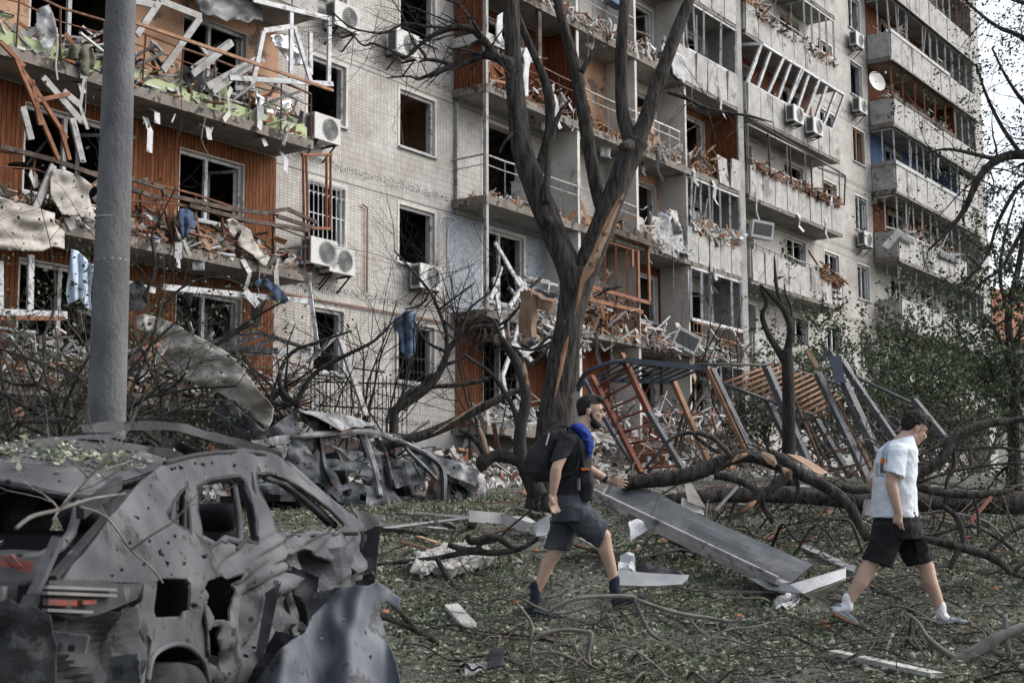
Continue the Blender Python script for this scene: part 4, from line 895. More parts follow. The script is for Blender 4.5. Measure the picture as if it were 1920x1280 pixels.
def chunk(p, r, mat, name, label, cat, group, flat=.5):
    mb = MB(); mb.ell(p+V((0, 0, r*flat*.5)), V((r*rr(.7, 1.3), 0, 0)), V((0, r*rr(.7, 1.3), 0)), V((0, 0, r*flat)), 7, 5); mb.v = [tuple(V(q)+rvec()*r*.22) for q in mb.v]
    return obj(name, mb, MT[mat], None, label=label, cat=cat, group=group)
for i in range(120):
    y = 8.8*(24/8.8)**R.random(); x = rr(-.13, .37)*y; r = rr(.010, .03)*(1 if y < 13 else 1.6)
    chunk(V((x, y, gz(x, y)+.01)), r, 'chip', 'foam_crumb', 'small white crumb of foam or plaster scattered on the lawn', 'crumb', 'white crumbs on the lawn', .7)
for i in range(26):
    y = 9*(24/9)**R.random(); x = rr(-.12, .37)*y
    chunk(V((x, y, gz(x, y)+.01)), rr(.025, .05), 'brickred', 'brick_piece', 'small orange red piece of brick lying on the lawn', 'brick piece', 'brick pieces on the lawn')
for i in range(90):
    y = rr(15, 24); x = rr(-.1, .33)*y
    bm_ = R.choice(['chip', 'greyboard', 'board', 'wood', 'zinc', 'darkwood']); mb = MB(); a = rr(0, 3.1); L = rr(.12, .45); c = V((x, y, gz(x, y)+rr(.03, .2))); d = V((cos(a), sin(a), rr(-.3, .3))); mb.beam(c-d*L, c+d*L, rr(.04, .2), .02)
    obj('plank', mb, MT[bm_], None, label='%s %s board in the rubble %s' % ('short' if L < .28 else 'long', dict(chip='white', greyboard='grey', board='tan', wood='brown', zinc='zinc grey', darkwood='charred')[bm_], 'left of the grey tray' if x/y < .08 else ('behind the grey tray' if x/y < .2 else 'by the man in white')), cat='plank', group='boards round the fallen trunks')
# ------------------------------------------------------------------ people
from mathutils.bvhtree import BVHTree
SKIN = pm('skin', (.36, .235, .175), (.45, .305, .235), 6, .55, bump=.15, bscale=60, spec=.4)
HAIR = pm('dark_hair', (.006, .005, .005), (.022, .018, .015), 40, .8, bump=1, bscale=120)
MT['tee_black'] = pm('black_tee', (.012, .013, .015), (.022, .024, .028), 5, .95, bump=.4, bscale=18)
MT['tee_white'] = pm('white_tee', (.52, .56, .62), (.6, .64, .7), 3, .95, bump=.4, bscale=14)
MT['shorts_grey'] = pm('grey_shorts', (.03, .034, .042), (.06, .066, .078), 4, .9, bump=.5, bscale=14)
MT['shorts_black'] = pm('black_shorts', (.006, .006, .007), (.014, .014, .016), 4, .95, bump=.5, bscale=14)
MT['sock_navy'] = pm('navy_sock', (.012, .016, .03), (.022, .028, .045), 20, .95)
MT['sock_white'] = pm('white_sock', (.55, .57, .6), (.66, .68, .7), 20, .95)
MT['shoe_dark'] = pm('dark_shoe', (.012, .014, .02), (.03, .034, .042), 12, .8, bump=.4)
MT['shoe_grey'] = pm('grey_suede', (.16, .19, .22), (.22, .25, .28), 12, .95, bump=.4)
MT['gum'] = pm('gum_sole', (.2, .08, .04), (.28, .12, .06), 9, .6)
MT['towel'] = pm('blue_towel', (.012, .028, .16), (.02, .05, .27), 12, .95, bump=.8, bscale=70)
MT['pack'] = pm('black_nylon', (.008, .008, .010), (.02, .02, .024), 8, .75, bump=.5, bscale=30)
MT['orange'] = pm('orange_trim', (.5, .12, .03), (.6, .17, .05), 9, .7)
MT['eye'] = pm('eye', (.02, .015, .012), (.04, .03, .025), 9, .2, bump=0)
MT['lip'] = pm('lip', (.3, .13, .1), (.34, .16, .13), 9, .5, bump=0)
MT['print_blue'] = pm('print_blue', (.24, .35, .47), (.33, .44, .55), 14, .9, bump=0)
MT['print_orange'] = pm('print_orange', (.5, .16, .04), (.34, .09, .03), 30, .9, bump=0)
MT['print_dark'] = pm('print_dark', (.05, .07, .1), (.09, .11, .14), 14, .9, bump=0)
def capsule(mb, p0, r0, p1, r1, n=12):
    mb.tube([p0, p1], [r0, r1], n); 
    for p, r in ((p0, r0), (p1, r1)): mb.ell(p, V((r, 0, 0)), V((0, r, 0)), V((0, 0, r)), 12, 8)
def chain(mb, pts):
    for (a, ra), (b, rb) in zip(pts, pts[1:]): capsule(mb, a, ra, b, rb)
def solid(name, mb, mat, parent, voxel=.007, smooth=6, wrinkle=0.0, wscale=.08, label=None, cat=None, group=None):
    """join overlapping volumes into one continuous skin"""
    o = obj(name, mb, mat, parent, smooth=True, label=label, cat=cat, group=group)
    md = o.modifiers.new('join', 'REMESH'); md.mode = 'VOXEL'; md.voxel_size = voxel
    if smooth: ms = o.modifiers.new('soften', 'SMOOTH'); ms.factor = .5; ms.iterations = smooth
    if wrinkle:
        tx = bpy.data.textures.new('folds', 'CLOUDS'); tx.noise_scale = wscale; tx.noise_depth = 2
        dm = o.modifiers.new('folds', 'DISPLACE'); dm.texture = tx; dm.strength = wrinkle; dm.mid_level = .5; dm.texture_coords = 'LOCAL'
    dg = bpy.context.evaluated_depsgraph_get(); me = bpy.data.meshes.new_from_object(o.evaluated_get(dg))
    o.modifiers.clear(); old = o.data; o.data = me; bpy.data.meshes.remove(old); me.name = name
    me.materials.clear(); me.materials.append(mat); me.polygons.foreach_set('use_smooth', [True]*len(me.polygons)); me.update()
    return o
def bvh(o):
    off = WL[o.name]; return BVHTree.FromPolygons([v.co+off for v in o.data.vertices], [tuple(p.vertices) for p in o.data.polygons])
def decal(tree, poly, name, mat, parent, lift=.003, step=5):
    """thin print lying on a surface"""
    mb = MB(); vv, ff = cut(poly, [], step); P = []
    for x, y in vv:
        d = ray(x, y).normalized(); h = tree.ray_cast(V((0, 0, 0)), d, 40)
        P.append((h[0]-d*lift) if h[0] else None)
    keep = [f for f in ff if all(P[i] for i in f)]; P = [p or V((0, 0, 0)) for p in P]
    mb.add(P, keep)
    used = sorted({i for f in keep for i in f}); ix = {j: i for i, j in enumerate(used)}
    mb.v = [tuple(P[j]) for j in used]; mb.f = [tuple(ix[i] for i in f) for f in keep]
    return obj(name, mb, mat, parent, smooth=True)
def hand(mb, w, d, lat, curl=.6, s=1.0, spread=.12, thumb=None):
    """w wrist, d pointing direction, lat across the knuckles (towards the little finger), fingers curl towards n"""
    d = d.normalized(); lat = (lat-d*lat.dot(d)).normalized(); n = d.cross(lat).normalized()
    L = .085*s
    mb.loft([(w, lat*.024*s, n*.018*s), (w+d*L*.4, lat*.036*s, n*.017*s), (w+d*L, lat*.04*s, n*.014*s)], 12)
    for i, (ln, off) in enumerate([(.072, -1.05), (.08, -.35), (.074, .35), (.058, 1.0)]):
        p = w + d*L*(.95 if i else .9) + lat*off*.030*s; dd = (d + lat*off*spread).normalized(); r = .0098*s
        c = curl*(1+.12*i); seg = ln*s/3*1.1
        for k in range(3):
            dd = (dd*cos(c*.55) + n*sin(c*.55)).normalized(); q = p + dd*seg; capsule(mb, p, r, q, r*.92, 8); p = q; r *= .92
    th = thumb if thumb is not None else (-lat*.8 + d*.6 + n*.35)
    th = V(th).normalized(); p = w + d*.022*s - lat*.028*s; capsule(mb, p, .0135*s, p+th*.038*s, .0115*s, 8); p = p+th*.038*s
    th = (th + d*.6).normalized(); capsule(mb, p, .0115*s, p+th*.03*s, .009*s, 8)
X, Yv, Z = V((1, 0, 0)), V((0, 1, 0)), V((0, 0, 1))
def shoe(t, heel, toe, ankle, h, mat, solemat, wd=.047, lat=Yv, label=None):
    d = toe-heel; L = d.length; d.normalize(); up = lat.cross(d).normalized(); up = up if up.z > 0 else -up
    mb = MB(); S = [(.02, .6, .55), (.14, .85, .95), (.3, .85, 1.0), (.48, .86, .86), (.68, 1.02, .66), (.86, .92, .5), (.97, .6, .36)]
    mb.loft([(heel+d*L*u+up*h*b*.5, up*h*b*.5, lat*wd*a, .8) for u, a, b in S], 16)
    mb.loft([(heel+d*L*.16+up*h*.6, d*.045, lat*.037), (heel+d*L*.17+up*h*1.05, d*.042, lat*.036)], 12)
    s = solid('shoe', mb, mat, t, .006, 3)
    mb = MB(); S2 = [(-.01, .7), (.08, .98), (.3, .95), (.5, .96), (.72, 1.12), (.9, .98), (1.0, .62)]
    mb.loft([(heel+d*L*u+up*(.004 if u < .7 else .004+(u-.7)*.03), up*.013, lat*wd*a*1.04, .6) for u, a in S2], 12); obj('sole', mb, solemat, s, smooth=False)
    mb = MB()
    for k in range(5):
        c = heel+d*L*(.42+.055*k)+up*h*(.95-.075*k); mb.tube([c-lat*.025, c+up*.004, c+lat*.025], .0035, 5)
    obj('laces', mb, MT['cloth_white'] if mat == MT['shoe_dark'] else MT['shoe_grey'], s)
    return s
def face(t, C, f, lat, up, s=1.0, hair=None, beard=False):
    """C head centre, f facing, head children; returns nothing, draws eyes, lips, ears"""
    for sg in (-1, 1):
        mb = MB(); mb.ell(C+f*.086*s+up*.000*s+lat*sg*.031*s, f*.010, lat*.013, up*.007, 8, 6); obj('eye', mb, MT['eye'], t, smooth=True)
        mb = MB(); mb.loft([(C+f*.094*s+up*.022*s+lat*sg*.014, f*.005, up*.004), (C+f*.096*s+up*.026*s+lat*sg*.034, f*.005, up*.005), (C+f*.083*s+up*.021*s+lat*sg*.052, f*.004, up*.003)], 8); obj('eyebrow', mb, HAIR, t, smooth=True)
def headmesh(mb, C, f, lat, up, s=1.0):
    mb.ell(C-f*.012*s+up*.035*s, f*.098*s, lat*.077*s, up*.09*s, 20, 14)          # skull
    mb.ell(C+f*.035*s-up*.035*s, f*.055*s, lat*.058*s, up*.075*s, 18, 12)         # face
    mb.ell(C+f*.048*s-up*.095*s, f*.034*s, lat*.034*s, up*.026*s)                 # chin
    for sg in (-1, 1):
        capsule(mb, C-f*.005*s-up*.06*s+lat*sg*.048*s, .02*s, C+f*.055*s-up*.095*s+lat*sg*.018*s, .02*s)
        mb.ell(C-f*.012*s-up*.012*s+lat*sg*.08*s, (f*.018-up*.004)*s, lat*.008*s, up*.032*s)   # ears
        mb.ell(C+f*.068*s-up*.022*s+lat*sg*.036*s, f*.018*s, lat*.022*s, up*.018*s)
    mb.loft([(C+f*.080*s+up*.02*s, f*.010*s, lat*.009*s), (C+f*.094*s-up*.01*s, f*.013*s, lat*.011*s), (C+f*.104*s-up*.028*s, f*.014*s, lat*.016*s), (C+f*.088*s-up*.042*s, f*.010*s, lat*.014*s)], 10)   # nose
    mb.ell(C+f*.076*s+up*.024*s, f*.014*s, lat*.045*s, up*.010*s)                 # brow
    mb.ell(C+f*.084*s-up*.058*s, f*.011*s, lat*.022*s, up*.006*s); mb.ell(C+f*.081*s-up*.070*s, f*.011*s, lat*.019*s, up*.007*s)
def cloth(mb, pts, wid, fn, th=.006): pass

def man_one():
    Y = 11.2; N_, F_ = Y-.11, Y+.13
    t = thing('person', 'bearded man in a black tee and grey shorts striding right with a backpack', 'person', at(1075, 1158, Y))
    A_ = lambda x, y, d=0.0: at(x, y, Y+d)
    f = (X*.96+Z*-.12-Yv*.12).normalized(); up = (Z+X*.14).normalized(); lat = up.cross(f).normalized(); up = f.cross(lat).normalized()
    C = A_(1108, 771)
    b = MB(); headmesh(b, C, f, lat, up)
    chain(b, [(A_(1100, 783), .058), (A_(1090, 806), .062), (A_(1080, 826), .075)])
    b.loft([(A_(1086, 812), X*.07, Yv*.10), (A_(1078, 828), X*.10, Yv*.18), (A_(1076, 850), X*.112, Yv*.17), (A_(1074, 890), X*.105, Yv*.15), (A_(1070, 925), X*.10, Yv*.145), (A_(1069, 950), X*.112, Yv*.165), (A_(1070, 975), X*.10, Yv*.155)], 20)
    # near arm (right), hanging slightly back
    s = A_(1064, 826, -.17); e = A_(1043, 878, -.24); w_ = A_(1037, 924, -.22)
    chain(b, [(s, .058), (s.lerp(e, .45), .05), (e, .042)]); chain(b, [(e, .043), (e.lerp(w_, .3), .045), (w_, .029)])
    hand(b, w_, (A_(1038, 960, -.22)-w_), V((.5, .3, 0)), .55, 1.05, .06, thumb=V((.45, -.3, -.8)))
    # far arm, swung forward
    s = A_(1088, 826, .17); e = A_(1096, 876, .22); w2 = A_(1140, 900, .16)
    chain(b, [(s, .055), (e, .042)]); chain(b, [(e, .043), (e.lerp(w2, .3), .044), (w2, .029)])
    hand(b, w2, (A_(1172, 906, .12)-w2), V((.1, .0, -1)), .42, 1.0, .14, thumb=V((.5, -.5, .35)))
    # legs: near one forward, far one behind
    hp = A_(1078, 966, -.07); k = A_(1132, 1005, -.09); an = A_(1152, 1092, -.07)
    chain(b, [(hp, .078), (hp.lerp(k, .5), .072), (k, .058)]); chain(b, [(k, .057), (k.lerp(an, .28)-X*.012, .059), (k.lerp(an, .65), .045), (an, .036)])
    hp = A_(1064, 965, .09); k2 = A_(1040, 1036, .09); an2 = A_(1004, 1110, .08)
    chain(b, [(hp, .09), (hp.lerp(k2, .5), .08), (k2, .058)]); chain(b, [(k2, .056), (k2.lerp(an2, .28)-X*.014, .058), (k2.lerp(an2, .65), .045), (an2, .036)])
    body = solid('body', b, SKIN, t, .0065, 5)
    face(t, C, f, lat, up)
    mb = MB(); mb.ell(C-f*.018+up*.042, f*.104, lat*.083, up*.093, 20, 14); mb.ell(C-f*.055+up*.0, f*.055, lat*.074, up*.065)
    mb.ell(C+f*.045+up*.10, f*.055, lat*.055, up*.035)
    mb.v = [p for p in mb.v]
    hb = solid('hair', mb, HAIR, t, .007, 2, .012, .02)
    # trim the hairline: drop the part in front of the ears and over the face
    me = hb.data; off = WL[hb.name]; import bmesh as _b; bm = _b.new(); bm.from_mesh(me)
    kill = []
    for v in bm.verts:
        q = v.co+off-C; a, c = q.dot(f), q.dot(up)
        if (a > .000 and c < .055+.25*(a-.06 if a > .06 else 0)) or (a > -.03 and c < .005) or c < -.055: kill.append(v)
    _b.ops.delete(bm, geom=kill, context='VERTS'); bm.to_mesh(me); bm.free()
    mb = MB(); mb.ell(C+f*.030-up*.080, f*.048, lat*.058, up*.036, 18, 12); mb.ell(C+f*.056-up*.104, f*.038, lat*.034, up*.034); mb.ell(C+f*.010-up*.040, f*.022, lat*.074, up*.045); mb.ell(C+f*.03-up*.07, f*.03, lat*.068, up*.036); mb.ell(C+f*.088-up*.047, f*.012, lat*.026, up*.0055)
    solid('beard', mb, HAIR, t, .006, 1, .008, .015)
    # t-shirt
    mb = MB(); mb.loft([(A_(1090, 806), X*.066, Yv*.085), (A_(1083, 815), X*.09, Yv*.13), (A_(1079, 830), X*.122, Yv*.205), (A_(1077, 850), X*.138, Yv*.2), (A_(1076, 885), X*.135, Yv*.18), (A_(1072, 920), X*.135, Yv*.175), (A_(1071, 942), X*.14, Yv*.185)], 22)
    mb.ell(A_(1066, 826, -.16), X*.085, Yv*.075, Z*.075); s = A_(1064, 824, -.17); e = A_(1048, 862, -.215); mb.loft([(s, X*.068, Yv*.06), (s.lerp(e, .5), X*.072, Yv*.06), (e, X*.074+Z*.02, Yv*.064)], 14)
    s = A_(1086, 826, .17); e = A_(1092, 862, .205); mb.loft([(s, X*.065, Yv*.06), (e, X*.07, Yv*.062)], 14)
    solid('tee_shirt', mb, MT['tee_black'], t, .0075, 3, .016, .07)
    # shorts
    mb = MB(); mb.loft([(A_(1071, 928), X*.14, Yv*.185), (A_(1071, 950), X*.155, Yv*.215), (A_(1073, 978), X*.16, Yv*.21)], 20)
    mb.loft([(A_(1076, 950, -.08), X*.14, Yv*.13), (A_(1100, 978, -.09), X*.07+Z*.11, Yv*.1), (A_(1122, 997, -.09), X*.03+Z*.105, Yv*.092), (A_(1132, 1003, -.09), X*.045+Z*.10, Yv*.09)], 18)
    mb.loft([(A_(1066, 960, .09), X*.12, Yv*.1), (A_(1054, 1000, .09), X*.112, Yv*.1), (A_(1045, 1030, .09), X*.108-Z*.012, Yv*.092)], 18)
    solid('shorts', mb, MT['shorts_grey'], t, .0075, 2, .022, .06)
    # socks and shoes
    for nm, a, dd, heel, toe, an_, h in (('r', -.07, 0, (1149, 1139), (1210, 1119), an, .072), ('l', .08, 0, (981, 1153), (1046, 1158), an2, .07)):
        mb = MB(); H_ = A_(*heel, a); T_ = A_(*toe, a); top = an_+Z*.05 if nm == 'l' else an_+Z*.03
        chain(mb, [(top, .043), (an_-Z*.05, .043), (H_+(T_-H_)*.22+Z*.05, .042)]); 
        solid('sock', mb, MT['sock_navy'], t, .006, 2); shoe(t, H_, T_, an_, h, MT['shoe_dark'], MT['shoe_dark'])
    mb = MB(); d = (w2-A_(1096, 876, .22)).normalized(); c = w2-d*.015; mb.tube([c-d*.011, c+d*.011], .035, 14); wt = obj('watch', mb, MT['pack'], t)
    # backpack, pouch and towel: carried things
    t2 = thing('backpack', 'black backpack on the bearded man in the dark tee', 'backpack', A_(1020, 905)); mb = MB()
    mb.loft([(A_(1044, 798), X*.035, Yv*.09), (A_(1036, 812), X*.075, Yv*.13), (A_(1026, 835), X*.11, Yv*.15), (A_(1016, 862), X*.135, Yv*.155), (A_(1012, 885), X*.125, Yv*.15), (A_(1018, 902), X*.09, Yv*.13)], 20)
    mb.loft([(A_(1008, 838), X*.06, Yv*.1), (A_(1000, 865), X*.08, Yv*.12), (A_(1003, 886), X*.07, Yv*.11)], 16)
    solid('bag', mb, MT['pack'], t2, .009, 3, .02, .09)
    mb = MB(); sp = spline([(A_(1046, 800, -.14), 1), (A_(1062, 800, -.17), 1), (A_(1076, 812, -.18), 1), (A_(1086, 840, -.185), 1), (A_(1080, 880, -.19), 1), (A_(1050, 895, -.17), 1)], 5)
    for (p, _), (q, _) in zip(sp, sp[1:]): mb.beam(p, q, .012, .045, (0, 1, 0))
    obj('strap', mb, MT['pack'], t2)
    mb = MB(); mb.beam(A_(1030, 812, -.16), A_(1024, 834, -.17), .008, .012); obj('zip_pull', mb, MT['cloth_white'], t2)
    mb = MB(); mb.tube([A_(1038, 806, 0), A_(1034, 794, 0), A_(1041, 792, 0), A_(1047, 800, 0)], .009, 6); obj('carry_loop', mb, MT['pack'], t2)
    t3 = thing('waist_pouch', 'black waist pouch with orange lining on the hip of the bearded man', 'pouch', A_(1097, 940, -.15)); mb = MB()
    mb.loft([(A_(1098, 880, -.14), X*.05, Yv*.05, .7), (A_(1099, 905, -.15), X*.062, Yv*.06, .7), (A_(1100, 938, -.14), X*.045, Yv*.045, .7)], 16); solid('bag', mb, MT['pack'], t3, .007, 2, .01, .05)
    mb = MB(); mb.beam(A_(1090, 879, -.205), A_(1106, 879, -.205), .03, .018); obj('lining', mb, MT['orange'], t3)
    mb = MB(); mb.loft([(A_(1085, 896, -.215), X*.014, Yv*.014), (A_(1085, 918, -.22), X*.015, Yv*.014)], 10); obj('side_bottle', mb, MT['grille'], t3)
    mb = MB(); sp = spline([(A_(1094, 876, -.18), 1), (A_(1090, 850, -.2), 1), (A_(1085, 825, -.19), 1)], 4)
    for (p, _), (q, _) in zip(sp, sp[1:]): mb.beam(p, q, .01, .03, (0, 1, 0))
    obj('strap', mb, MT['pack'], t3)
    mb = MB(); pts = [(A_(1068, 800, .02), .035, .10), (A_(1078, 797, -.02), .035, .12), (A_(1089, 806, -.05), .045, .125), (A_(1099, 822, -.09), .045, .10), (A_(1104, 842, -.10), .04, .075), (A_(1102, 857, -.1), .03, .055)]
    mb.loft([(p, X*a+Z*.02, Yv*c) for p, a, c in pts], 16)
    mb.loft([(A_(1066, 803, -.05), Z*.03, Yv*.1), (A_(1060, 812, -.03), X*.03, Yv*.11)], 12)
    solid('towel', mb, MT['towel'], None, .007, 2, .03, .035, label='bright blue towel draped round the neck of the bearded man', cat='towel')

def man_two():
    Y = 10.85
    t = thing('person', 'man in a white printed tee and black cargo shorts walking right with head bowed', 'person', at(1690, 1176, Y))
    A_ = lambda x, y, d=0.0: at(x, y, Y+d)
    f = (X*.86-Z*.42+Yv*.10).normalized(); up0 = (Z+X*.45).normalized(); lat = up0.cross(f).normalized(); up = f.cross(lat).normalized()
    C = A_(1716, 803)
    b = MB(); headmesh(b, C, f, lat, up, .98)
    chain(b, [(A_(1706, 812), .058), (A_(1694, 826), .063), (A_(1682, 842), .08)])
    b.loft([(A_(1690, 828), X*.07, Yv*.1), (A_(1680, 846), X*.11, Yv*.18), (A_(1678, 872), X*.12, Yv*.17), (A_(1678, 920), X*.11, Yv*.15), (A_(1680, 958), X*.105, Yv*.15), (A_(1682, 985), X*.115, Yv*.17), (A_(1682, 1008), X*.10, Yv*.155)], 20)
    s = A_(1680, 846, -.18); e = A_(1671, 906, -.23); w_ = A_(1684, 958, -.22)
    chain(b, [(s, .058), (s.lerp(e, .5), .05), (e, .043)]); chain(b, [(e, .043), (e.lerp(w_, .3), .044), (w_, .029)])
    hand(b, w_, (A_(1682, 992, -.22)-w_), V((-.4, .3, 0)), .75, 1.03, .06, thumb=V((-.35, -.3, -.8)))
    s = A_(1668, 850, .18); e = A_(1634, 898, .2); w2 = A_(1650, 945, .22)
    chain(b, [(s, .056), (e, .042)]); chain(b, [(e, .042), (w2, .03)]); hand(b, w2, Z*-1+X*.3, V((.5, -.3, 0)), .6, 1.0, .06)
    hp = A_(1672, 992, -.09); k = A_(1624, 1070, -.09); an = A_(1589, 1130, -.09)
    chain(b, [(hp, .08), (hp.lerp(k, .5), .074), (k, .058)]); chain(b, [(k, .058), (k.lerp(an, .3)-Z*.012, .058), (k.lerp(an, .65), .045), (an, .036)])
    hp = A_(1690, 992, .09); k2 = A_(1738, 1064, .09); an2 = A_(1764, 1144, .08)
    chain(b, [(hp, .095), (hp.lerp(k2, .5), .082), (k2, .06)]); chain(b, [(k2, .058), (k2.lerp(an2, .3)-X*.014, .06), (k2.lerp(an2, .65), .046), (an2, .037)])
    solid('body', b, SKIN, t, .0065, 5); face(t, C, f, lat, up, .98)
    mb = MB(); mb.ell(C-f*.014+up*.045, f*.108, lat*.084, up*.098, 20, 14); mb.ell(C-f*.06+up*.002, f*.05, lat*.07, up*.06); mb.ell(C+f*.055+up*.09, f*.05, lat*.055, up*.045)
    hb = solid('hair', mb, HAIR, t, .007, 2, .022, .03); import bmesh as _b; me = hb.data; off = WL[hb.name]; bm = _b.new(); bm.from_mesh(me); kill = []
    for v in bm.verts:
        q = v.co+off-C; a, c = q.dot(f), q.dot(up)
        if (a > .0 and c < .045) or (a > -.03 and c < .01) or c < -.055: kill.append(v)
    _b.ops.delete(bm, geom=kill, context='VERTS'); bm.to_mesh(me); bm.free()
    mb = MB(); mb.loft([(A_(1699, 818), X*.066+Z*.02, Yv*.08), (A_(1690, 828), X*.10, Yv*.14), (A_(1683, 844), X*.145, Yv*.225), (A_(1680, 865), X*.155, Yv*.22), (A_(1677, 905), X*.16, Yv*.205), (A_(1677, 945), X*.168, Yv*.205), (A_(1677, 970), X*.175, Yv*.21)], 24)
    mb.ell(A_(1682, 848, -.17), X*.09, Yv*.08, Z*.08); s = A_(1682, 842, -.18); e = A_(1676, 889, -.235); mb.loft([(s, X*.085, Yv*.07), (s.lerp(e, .5), X*.078, Yv*.07), (e, X*.078+Z*-.03, Yv*.075)], 16)
    s = A_(1672, 846, .18); e = A_(1641, 892, .21); mb.loft([(s, X*.08, Yv*.07), (e, X*.07+Z*.03, Yv*.07)], 14)
    sh = solid('tee_shirt', mb, MT['tee_white'], t, .0075, 3, .022, .09); tr = bvh(sh)
    decal(tr, [(1655, 833), (1667, 831), (1664, 858), (1651, 862)], 'print', MT['print_blue'], sh); decal(tr, [(1651, 862), (1655, 857), (1659, 860), (1661, 857), (1663, 861), (1663, 867), (1662, 871), (1650, 871)], 'print', MT['print_orange'], sh, .005); decal(tr, [(1650, 870), (1662, 870), (1660, 886), (1650, 887)], 'print', MT['print_dark'], sh, .004)
    for i in range(9): decal(tr, [(1641.5, 868+3*i), (1648.5 if i < 7 else 1658, 868+3*i), (1648.5 if i < 7 else 1658, 869+3*i), (1641.5, 869+3*i)], 'print', MT['print_dark'], sh, .004, 2.5)
    mb = MB(); mb.loft([(A_(1680, 960), X*.16, Yv*.19), (A_(1681, 985), X*.175, Yv*.215), (A_(1682, 1010), X*.185, Yv*.215)], 20)
    mb.loft([(A_(1674, 980, -.09), X*.15, Yv*.13), (A_(1656, 1025, -.09), X*.12, Yv*.108), (A_(1643, 1056, -.09), X*.112-Z*.035, Yv*.105)], 18)
    mb.loft([(A_(1690, 990, .09), X*.125, Yv*.105), (A_(1710, 1025, .09), X*.12, Yv*.108), (A_(1728, 1055, .09), X*.112+Z*.03, Yv*.105)], 18)
    ss = solid('shorts', mb, MT['shorts_black'], t, .0075, 2, .024, .07)
    mb = MB(); pk = lambda x, y: A_(x, y, -.02); mb.prism([pk(1710, 1006), pk(1732, 1003), pk(1742, 1032), pk(1718, 1039)], V((.0, .05, 0))); p_ = solid('cargo_pocket', mb, MT['shorts_black'], ss, .006, 8)
    for heel, toe, an_, a, h in (((1560, 1150), (1608, 1174), an, -.09, .085), ((1757, 1175), (1826, 1174), an2, .08, .085)):
        mb = MB(); H_ = A_(*heel, a); T_ = A_(*toe, a); chain(mb, [(an_+Z*.035, .041), (an_-Z*.03, .042), (H_+(T_-H_)*.25+Z*.05, .042)]); solid('sock', mb, MT['sock_white'], t, .006, 2)
        so = shoe(t, H_, T_, an_, h, MT['shoe_grey'], MT['gum'], .048); tr = bvh(so)
        d = (V(toe)-V(heel)); n_ = V((d.y, -d.x)).normalized(); q = lambda u, v: tuple(V(heel)+d*u+n_*v)
        decal(tr, [q(.12, 5), q(.3, 6.5), q(.5, 6), q(.78, 4), q(.78, 5.5), q(.55, 9), q(.35, 10), q(.2, 8)], 'side_stripe', MT['cloth_white'], so, .003, 3)
man_one(); man_two()
def woman():
    b0 = W(34.3, FL(3), .55); f = (-b0); f.z = 0; f.normalize(); lat = Z.cross(f); P = lambda a, c, h: b0+f*a+lat*c+Z*h
    t = thing('person', 'woman in a dark top behind the parapet of a far right balcony', 'person', b0)
    b = MB(); headmesh(b, P(0, 0, 1.50), f, lat, Z, .95); chain(b, [(P(-.01, 0, 1.42), .05), (P(-.02, 0, 1.33), .055)])
    b.loft([(P(-.02, 0, 1.36), lat*.08, f*.06), (P(-.02, 0, 1.3), lat*.17, f*.09), (P(-.02, 0, 1.15), lat*.15, f*.11), (P(-.02, 0, 1.0), lat*.12, f*.09), (P(-.02, 0, .85), lat*.16, f*.11)], 16)
    for sg in (-1, 1):
        chain(b, [(P(-.02, sg*.17, 1.29), .045), (P(.06, sg*.24, 1.07), .037), (P(.24, -sg*.02, 1.10), .028)]); hand(b, P(.24, -sg*.02, 1.10), -lat*sg, Z*-1, .4, .9)
        chain(b, [(P(-.02, sg*.085, .86), .08), (P(0, sg*.09, .45), .055), (P(-.02, sg*.09, .06), .036)]); b.loft([(P(-.07, sg*.09, .03), lat*.03, Z*.03), (P(.16, sg*.09, .03), lat*.04, Z*.03)], 10)
    solid('body', b, SKIN, t, .012, 3); face(t, P(0, 0, 1.50), f, lat, Z, .95)
    mb = MB(); mb.ell(P(-.02, 0, 1.54), f*.1, lat*.085, Z*.1); mb.ell(P(-.07, 0, 1.45), f*.05, lat*.08, Z*.12); solid('hair', mb, HAIR, t, .012, 2)
    mb = MB(); mb.loft([(P(-.02, 0, 1.3), lat*.13, f*.1), (P(-.02, 0, 1.15), lat*.165, f*.125), (P(-.02, 0, 1.0), lat*.14, f*.11), (P(-.02, 0, .8), lat*.185, f*.13)], 16); solid('top', mb, MT['cloth_dark'], t, .012, 2)
    mb = MB(); mb.loft([(P(-.02, 0, .85), lat*.18, f*.13), (P(-.01, 0, .5), lat*.19, f*.13), (P(-.01, 0, .12), lat*.17, f*.11)], 16); solid('trousers', mb, MT['jeans'], t, .014, 2)
woman()
# ------------------------------------------------------------------ wrecked cars
MT['carpaint'] = pm('dusty_car_paint', (.042, .044, .050), (.105, .11, .116), 2.4, .8, .05, bump=.7, bscale=16, spot=16, spotr=.2, c3=(.024, .023, .024), s3=4, t3=.57, spec=.3)
MT['cardark'] = pm('torn_dark_plastic', (.010, .010, .012), (.035, .036, .040), 4, .75, bump=.6, bscale=12, c3=(.08, .082, .085), s3=3, t3=.6)
MT['carblue'] = pm('bare_blue_grey_metal', (.05, .060, .075), (.12, .134, .152), 2.6, .7, .05, bump=.7, bscale=10, spot=8, spotr=.14, c3=(.05, .05, .052), s3=4.4, t3=.54)
MT['lampred'] = pm('red_lens', (.10, .022, .015), (.2, .04, .025), 8, .4, bump=0, spec=.5, c3=(.05, .045, .045), s3=14, t3=.55)
MT['lampgrey'] = pm('smoked_lens', (.1, .1, .1), (.17, .165, .16), 4, .35, bump=0, spec=.6)
MT['tyre'] = pm('tyre_rubber', (.015, .015, .015), (.035, .034, .033), 9, .95, bump=.8, bscale=40, c3=(.07, .065, .06), s3=3, t3=.6)
